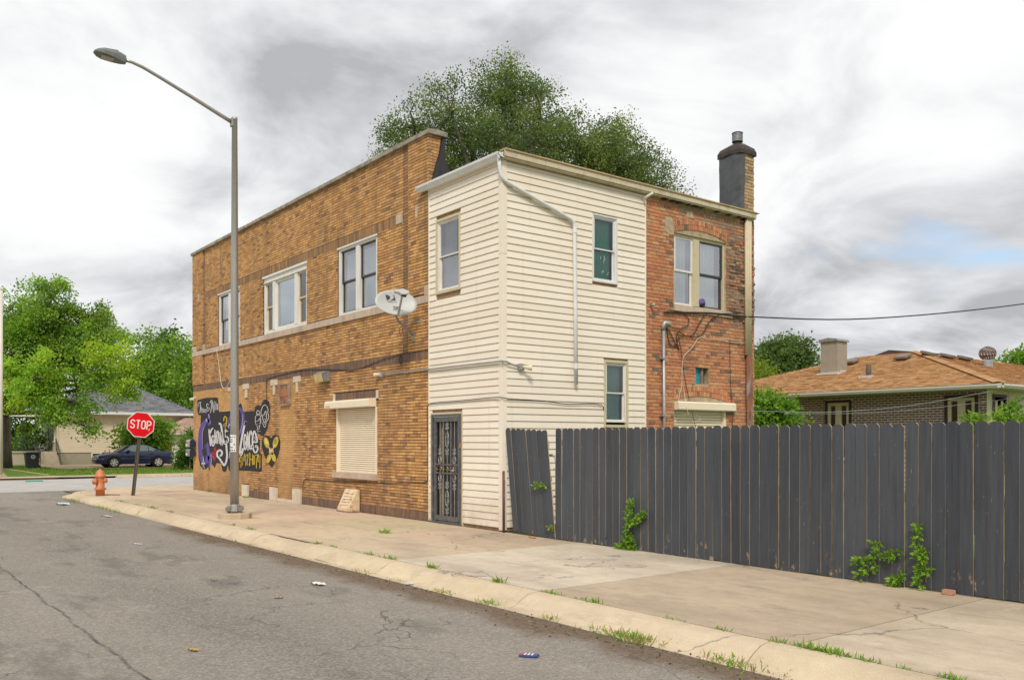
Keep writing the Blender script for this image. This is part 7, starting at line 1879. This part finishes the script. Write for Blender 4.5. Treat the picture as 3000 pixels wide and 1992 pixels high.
MB().box(-51.42, -51.3, gy0 - 0.6, gy0 + 6.6, 2.06, 2.19).build('gutter', M('pale_gutter', (0.6, 0.56, 0.5), 0.5, 0.1, 4), ga)
MB().box(-52.0, -51.95, gy0 + 0.25, gy0 + 0.52, -0.08, 2.05).build('door_trim', M('brick_red_trim', (0.22, 0.045, 0.03), 0.6, 0.15, 4), ga)
gd = MB().box(-52.0, -51.98, gy0 + 0.52, gy0 + 3.2, -0.08, 2.0).build('garage_door', M_WHITE, ga)
for i in range(4): MB().box(-51.98, -51.955, gy0 + 0.54, gy0 + 3.18, -0.06 + i * 0.51, 0.43 + i * 0.51).build('door_panel', M_WHITE, gd)
# ------------------------------------------------------------------ parked sedan
cy0 = at_x(284, 1350, -45.0).y; cy1 = at_x(513, 1350, -45.0).y
CL = cy1 - cy0; CXM = -45.9; GZ = -0.04
car = thing('parked_car', 'dark blue four-door sedan parked in front of the garage', 'car', (CXM, 0.5 * (cy0 + cy1), GZ))
def carf(s, w, z): return (CXM + w, cy0 + s / 4.67 * CL, GZ + z)      # s along the car from its nose, w towards the viewer's side
M_PAINT = M('navy_car_paint', (0.010, 0.018, 0.085), 0.22, 0.08, 1.5, spec=0.7)
M_CHROME = M('chrome', (0.62, 0.62, 0.6), 0.2, 0.05, 3, metal=0.9)
M_TYRE = M('tyre_rubber', (0.018, 0.018, 0.018), 0.85, 0.2, 10)
S_ = [0.0, 0.05, 0.18, 0.45, 0.9, 1.35, 2.0, 2.8, 3.55, 4.05, 4.4, 4.58, 4.65, 4.67]
HWd = [0.50, 0.66, 0.76, 0.82, 0.87, 0.89, 0.90, 0.90, 0.89, 0.87, 0.82, 0.76, 0.70, 0.60]
ZT = [0.60, 0.70, 0.75, 0.81, 0.88, 0.935, 0.96, 0.985, 1.01, 1.01, 0.99, 0.95, 0.86, 0.70]
ZB = [0.36, 0.27, 0.23, 0.20, 0.19, 0.19, 0.19, 0.19, 0.19, 0.20, 0.24, 0.28, 0.34, 0.42]
def body():
    m = MB(carf); n = 13
    for s, h, t, b in zip(S_, HWd, ZT, ZB):
        mid = b + (t - b) * 0.5
        half = [(0, b), (h * 0.86, b), (h * 0.95, b + 0.07), (h * 0.985, b + 0.2), (h, mid), (h * 0.985, t - 0.13), (h * 0.93, t - 0.04), (h * 0.8, t)]
        ringp = half + [(0, t + 0.025)] + [(-x, z) for x, z in reversed(half[1:])]
        m.v += [m.tf(s, x, z) for x, z in ringp]
    k_ = 16
    k_ = len(m.v) // len(S_)
    for j in range(len(S_) - 1):
        for i in range(k_): m.f.append((j * k_ + i, j * k_ + (i + 1) % k_, (j + 1) * k_ + (i + 1) % k_, (j + 1) * k_ + i))
    m.f.append(tuple(range(k_))); m.f.append(tuple((len(S_) - 1) * k_ + i for i in reversed(range(k_))))
    return m
cb = body().build('body', M_PAINT, car, smooth=True)
GS = [(1.28, 0.93), (1.62, 1.16), (1.98, 1.36), (2.2, 1.415), (2.55, 1.435), (2.95, 1.41), (3.3, 1.31), (3.6, 1.16), (3.88, 1.02)]
def ghw(z): return 0.80 - max(0, z - 0.95) / 0.48 * 0.22
m = MB(carf)
for s, z in GS:
    a = [(0.80, 0.94), (ghw(0.94 + (z - 0.94) * 0.5), 0.94 + (z - 0.94) * 0.5), (ghw(z) + 0.0, z - 0.035 if z > 1.0 else z), (ghw(z) * 0.8, z), (0, z + 0.015)]
    m.v += [m.tf(s, x, q) for x, q in a + [(-x, q) for x, q in reversed(a[:-1])]]
for j in range(len(GS) - 1):
    for i in range(8): m.f.append((j * 9 + i, j * 9 + i + 1, (j + 1) * 9 + i + 1, (j + 1) * 9 + i))
m.build('cabin', M_PAINT, car, smooth=True)
M_CGL = M('car_glass', (0.22, 0.29, 0.27), 0.08, 0.15, 2.0, spec=0.9)
def side_poly(pts, off, name, mat, parent, side=1):
    m = MB(carf); m._add([(s, side * (ghw(z) + off), z) for s, z in pts], [tuple(range(len(pts)))]); return m.build(name, mat, parent, fix=False)
WP = [[(1.66, 1.0), (1.80, 1.10), (2.02, 1.26), (2.2, 1.345), (2.46, 1.375), (2.46, 1.01)], [(2.55, 1.01), (2.55, 1.375), (2.85, 1.365), (3.05, 1.32), (3.05, 1.025)], [(3.09, 1.03), (3.09, 1.305), (3.25, 1.23), (3.4, 1.12), (3.38, 1.05), (3.30, 1.03)]]
for sd in (1, -1):
    for wpts in WP: side_poly(wpts, 0.022, 'side_window', M_CGL, car, sd)
    rim = [(1.62, 0.985), (1.78, 1.11), (2.0, 1.275), (2.2, 1.37), (2.5, 1.40), (2.85, 1.39), (3.08, 1.335), (3.28, 1.24), (3.44, 1.12), (3.42, 1.04), (3.3, 1.005)]
    MB(carf).tube([(s, sd * (ghw(z) + 0.02), z) for s, z in rim], 0.012, 6).build('window_trim', M_CHROME, car)
m = MB(carf); m._add([(1.33, 0.70, 0.985), (1.33, -0.70, 0.985), (1.96, -0.56, 1.37), (1.96, 0.56, 1.37)], [(0, 1, 2, 3)]); o = m.build('windscreen', M_CGL, car, fix=False)
for v in o.data.vertices: v.co.z += 0.03; v.co.y -= 0.02
m = MB(carf); m._add([(3.84, 0.66, 1.07), (3.84, -0.66, 1.07), (3.36, -0.54, 1.31), (3.36, 0.54, 1.31)], [(0, 1, 2, 3)]); o = m.build('rear_window', M_CGL, car, fix=False)
for v in o.data.vertices: v.co.z += 0.03; v.co.y += 0.02
for s in (0.98, 3.62):
    for sd in (1, -1):
        ctr = carf(s, sd * 0.80, 0.325); ax = (sd, 0, 0)
        MB().lathe([(0.0, 0.0), (0.385, 0.0), (0.385, 0.102), (0.0, 0.102)], (ctr[0], ctr[1], ctr[2] + 0.03), ax, 22).build('wheel_arch', M_TYRE, car)
        whl = MB().lathe([(0.20, 0.0), (0.30, 0.0), (0.325, 0.03), (0.325, 0.14), (0.30, 0.165), (0.225, 0.168)], ctr, ax, 26, caps=False).build('wheel', M_TYRE, car, smooth=True)
        m = MB(); m.lathe([(0.225, 0.14), (0.228, 0.168), (0.212, 0.17), (0.205, 0.12)], ctr, ax, 26, caps=False)
        m.lathe([(0.0, 0.165), (0.06, 0.16), (0.065, 0.13)], ctr, ax, 12, caps=False)
        for k_ in range(6):
            q = k_ * math.pi / 3 + 0.3
            f = lambda u, d, z: (ctr[0] + sd * d, ctr[1] + u * math.cos(q) - z * math.sin(q), ctr[2] + u * math.sin(q) + z * math.cos(q))
            mm = MB(f); mm.prism([(0.03, -0.028), (0.215, -0.06), (0.215, 0.06), (0.03, 0.028)], 0.13, 0.158); b_ = len(m.v); m.v += mm.v; m.f += [tuple(i + b_ for i in ff) for ff in mm.f]
        m.build('rim', M('alloy_rim', (0.72, 0.70, 0.64), 0.35, 0.08, 6, metal=0.1), whl)
        MB().lathe([(0.0, 0.105), (0.21, 0.105), (0.21, 0.11), (0, 0.11)], ctr, ax, 20).build('hub_shadow', M_TYRE, whl)
for sd in (1, -1):
    MB(carf).tube([(1.45, sd * 0.893, 0.555), (2.4, sd * 0.905, 0.575), (3.15, sd * 0.895, 0.59)], 0.014, 6).build('side_moulding', M_CHROME, car)
    MB(carf).box(1.42, 3.15, sd * 0.80, sd * 0.885, 0.185, 0.225).build('sill_trim', M('grey_sill', (0.45, 0.42, 0.40), 0.5, 0.1, 5), car)
    MB(carf).box(1.72, 1.92, sd * 0.82, sd * 1.0, 0.98, 1.08).build('mirror', M_PAINT, car, bevel=0.03)
    for s in (2.38, 3.12): MB(carf).box(s, s + 0.14, sd * 0.885, sd * 0.925, 0.83, 0.86).build('door_handle', M_PAINT, car)
    for s in (1.5, 2.5, 3.35): MB(carf).box(s, s + 0.008, sd * 0.86, sd * 0.903, 0.3, 0.93).build('door_seam', M_TYRE, car)
    for w_ in (0.52, 0.66): MB().lathe([(0.0, 0.0), (0.075, 0.0), (0.07, 0.05), (0, 0.06)], carf(0.12, sd * w_, 0.64), (0, -1, 0.1), 14).build('headlight', M('headlight_glass', (0.55, 0.56, 0.55), 0.15, 0.1, 5), car, smooth=True)
    MB(carf).box(4.52, 4.66, sd * 0.60, sd * 0.765, 0.72, 0.90).build('tail_light', M('tail_red', (0.35, 0.02, 0.015), 0.25, 0.15, 6), car, bevel=0.03)
    MB(carf).box(0.28, 0.42, sd * 0.78, sd * 0.822, 0.515, 0.55).build('side_marker', M('amber_marker', (0.62, 0.17, 0.02), 0.3, 0.1, 6), car)
MB(carf).box(-0.03, 0.1, -0.62, 0.62, 0.505, 0.56).build('bumper_trim', M_CHROME, car, bevel=0.01)
MB(carf).box(-0.012, 0.05, -0.28, 0.28, 0.60, 0.70).build('grille', M_CHROME, car, bevel=0.01)
MB(carf).box(4.60, 4.69, -0.68, 0.68, 0.60, 0.64).build('bumper_trim', M_CHROME, car, bevel=0.01)
MB(carf).box(4.1, 4.5, 0.3, 0.42, 0.2, 0.28).build('exhaust', M_TYRE, car)
# ------------------------------------------------------------------ wheeled bin, white post, small things across the street
tp = at_z(93, 1373, -0.04); tx, ty = tp.x, tp.y
bn = thing('wheeled_bin', 'black wheeled rubbish bin with round white emblem near the porch steps', 'bin', (tx, ty, -0.05))
M_BIN = M('black_bin_plastic', (0.018, 0.02, 0.022), 0.5, 0.15, 6)
m = MB(); a, b = 0.29, 0.37
m._add([(tx - a, ty - a, -0.03), (tx + a, ty - a, -0.03), (tx + a, ty + a, -0.03), (tx - a, ty + a, -0.03), (tx - b, ty - b, 0.86), (tx + b, ty - b, 0.86), (tx + b, ty + b, 0.86), (tx - b, ty + b, 0.86)], [(0, 1, 5, 4), (1, 2, 6, 5), (2, 3, 7, 6), (3, 0, 4, 7), (0, 3, 2, 1), (4, 5, 6, 7)])
m.build('tub', M_BIN, bn, bevel=0.02)
MB().prism([(ty - 0.42, 0.86), (ty - 0.42, 0.91), (ty - 0.2, 0.97), (ty + 0.3, 0.96), (ty + 0.43, 0.90), (ty + 0.43, 0.86)], tx - 0.4, tx + 0.4, 'dz').build('lid', M_BIN, bn, bevel=0.015)
for s in (1, -1): MB().lathe([(0.0, 0), (0.13, 0), (0.13, 0.05), (0, 0.05)], (tx + s * 0.3, ty + 0.30, 0.09), (s, 0, 0), 16).build('wheel', M_TYRE, bn)
m = MB(lambda u, d, z: (tx + 0.362 + d, ty + u, z)); m.lathe([(0.085, 0.0), (0.115, 0.0), (0.115, 0.002), (0.085, 0.002)], (0.02, 0.0, 0.68), (0, 1, 0), 20, caps=False); m.box(-0.03, 0.07, 0.0, 0.002, 0.665, 0.70); m.build('emblem', M('bin_emblem', (0.55, 0.57, 0.57), 0.6, 0.1, 6), bn)
pp = at_z(3, 1390, -0.05)
o = MB().tube([(pp.x, pp.y, -0.1), (pp.x, pp.y, 9.1)], 0.085, 12).build('white_pole', M('white_pole_paint', (0.66, 0.62, 0.55), 0.6, 0.08, 3), smooth=True); tag(o, 'plain white pole cut by the left edge of the picture', 'pole')
ep = at_z(114, 1366, -0.05)
o = MB().lathe([(0.0, 0), (0.12, 0.0), (0.12, 0.02), (0.0, 0.02)], (ep.x, ep.y, 0.28), (1, 0, 0), 16).build('orange_marker', M('orange_disc', (0.6, 0.2, 0.03), 0.5, 0.1, 6)); MB().tube([(ep.x, ep.y, -0.1), (ep.x, ep.y, 0.2)], 0.015, 6).build('stake', M_STEM, o); tag(o, 'small orange disc marker on a stake beside the porch steps', 'marker')
gp = at_z(100, 1410, -0.12)
o = MB().box(gp.x - 0.06, gp.x + 0.06, gp.y - 0.33, gp.y + 0.33, RZ + 0.0, RZ + 0.05).build('painted_mark', M('teal_mark', (0.06, 0.36, 0.26), 0.7, 0.2, 8)); tag(o, 'short teal painted kerb mark at the far driveway', 'kerb mark')
o = MB().tube([(-47.5, 9.0, -0.1), (-47.5, 9.0, 2.1)], 0.04, 8).build('fence_post', M_GALV); tag(o, 'thin grey metal post behind the boot of the sedan', 'post')
uw = at_y(0, 905, -2.0)
cable('overhead_wire', [(-50, -8.0, 11.6), tuple(Vector(CAM) + sight(0, 898) * 60), tuple(Vector(CAM) + sight(200, 945) * 66), tuple(Vector(CAM) + sight(380, 980) * 74), tuple(Vector(CAM) + sight(520, 1002) * 82), tuple(Vector(CAM) + sight(640, 1020) * 92)], 0.025, M_CABLE, 'thin overhead wire sagging across the maple at upper left', 'power line')
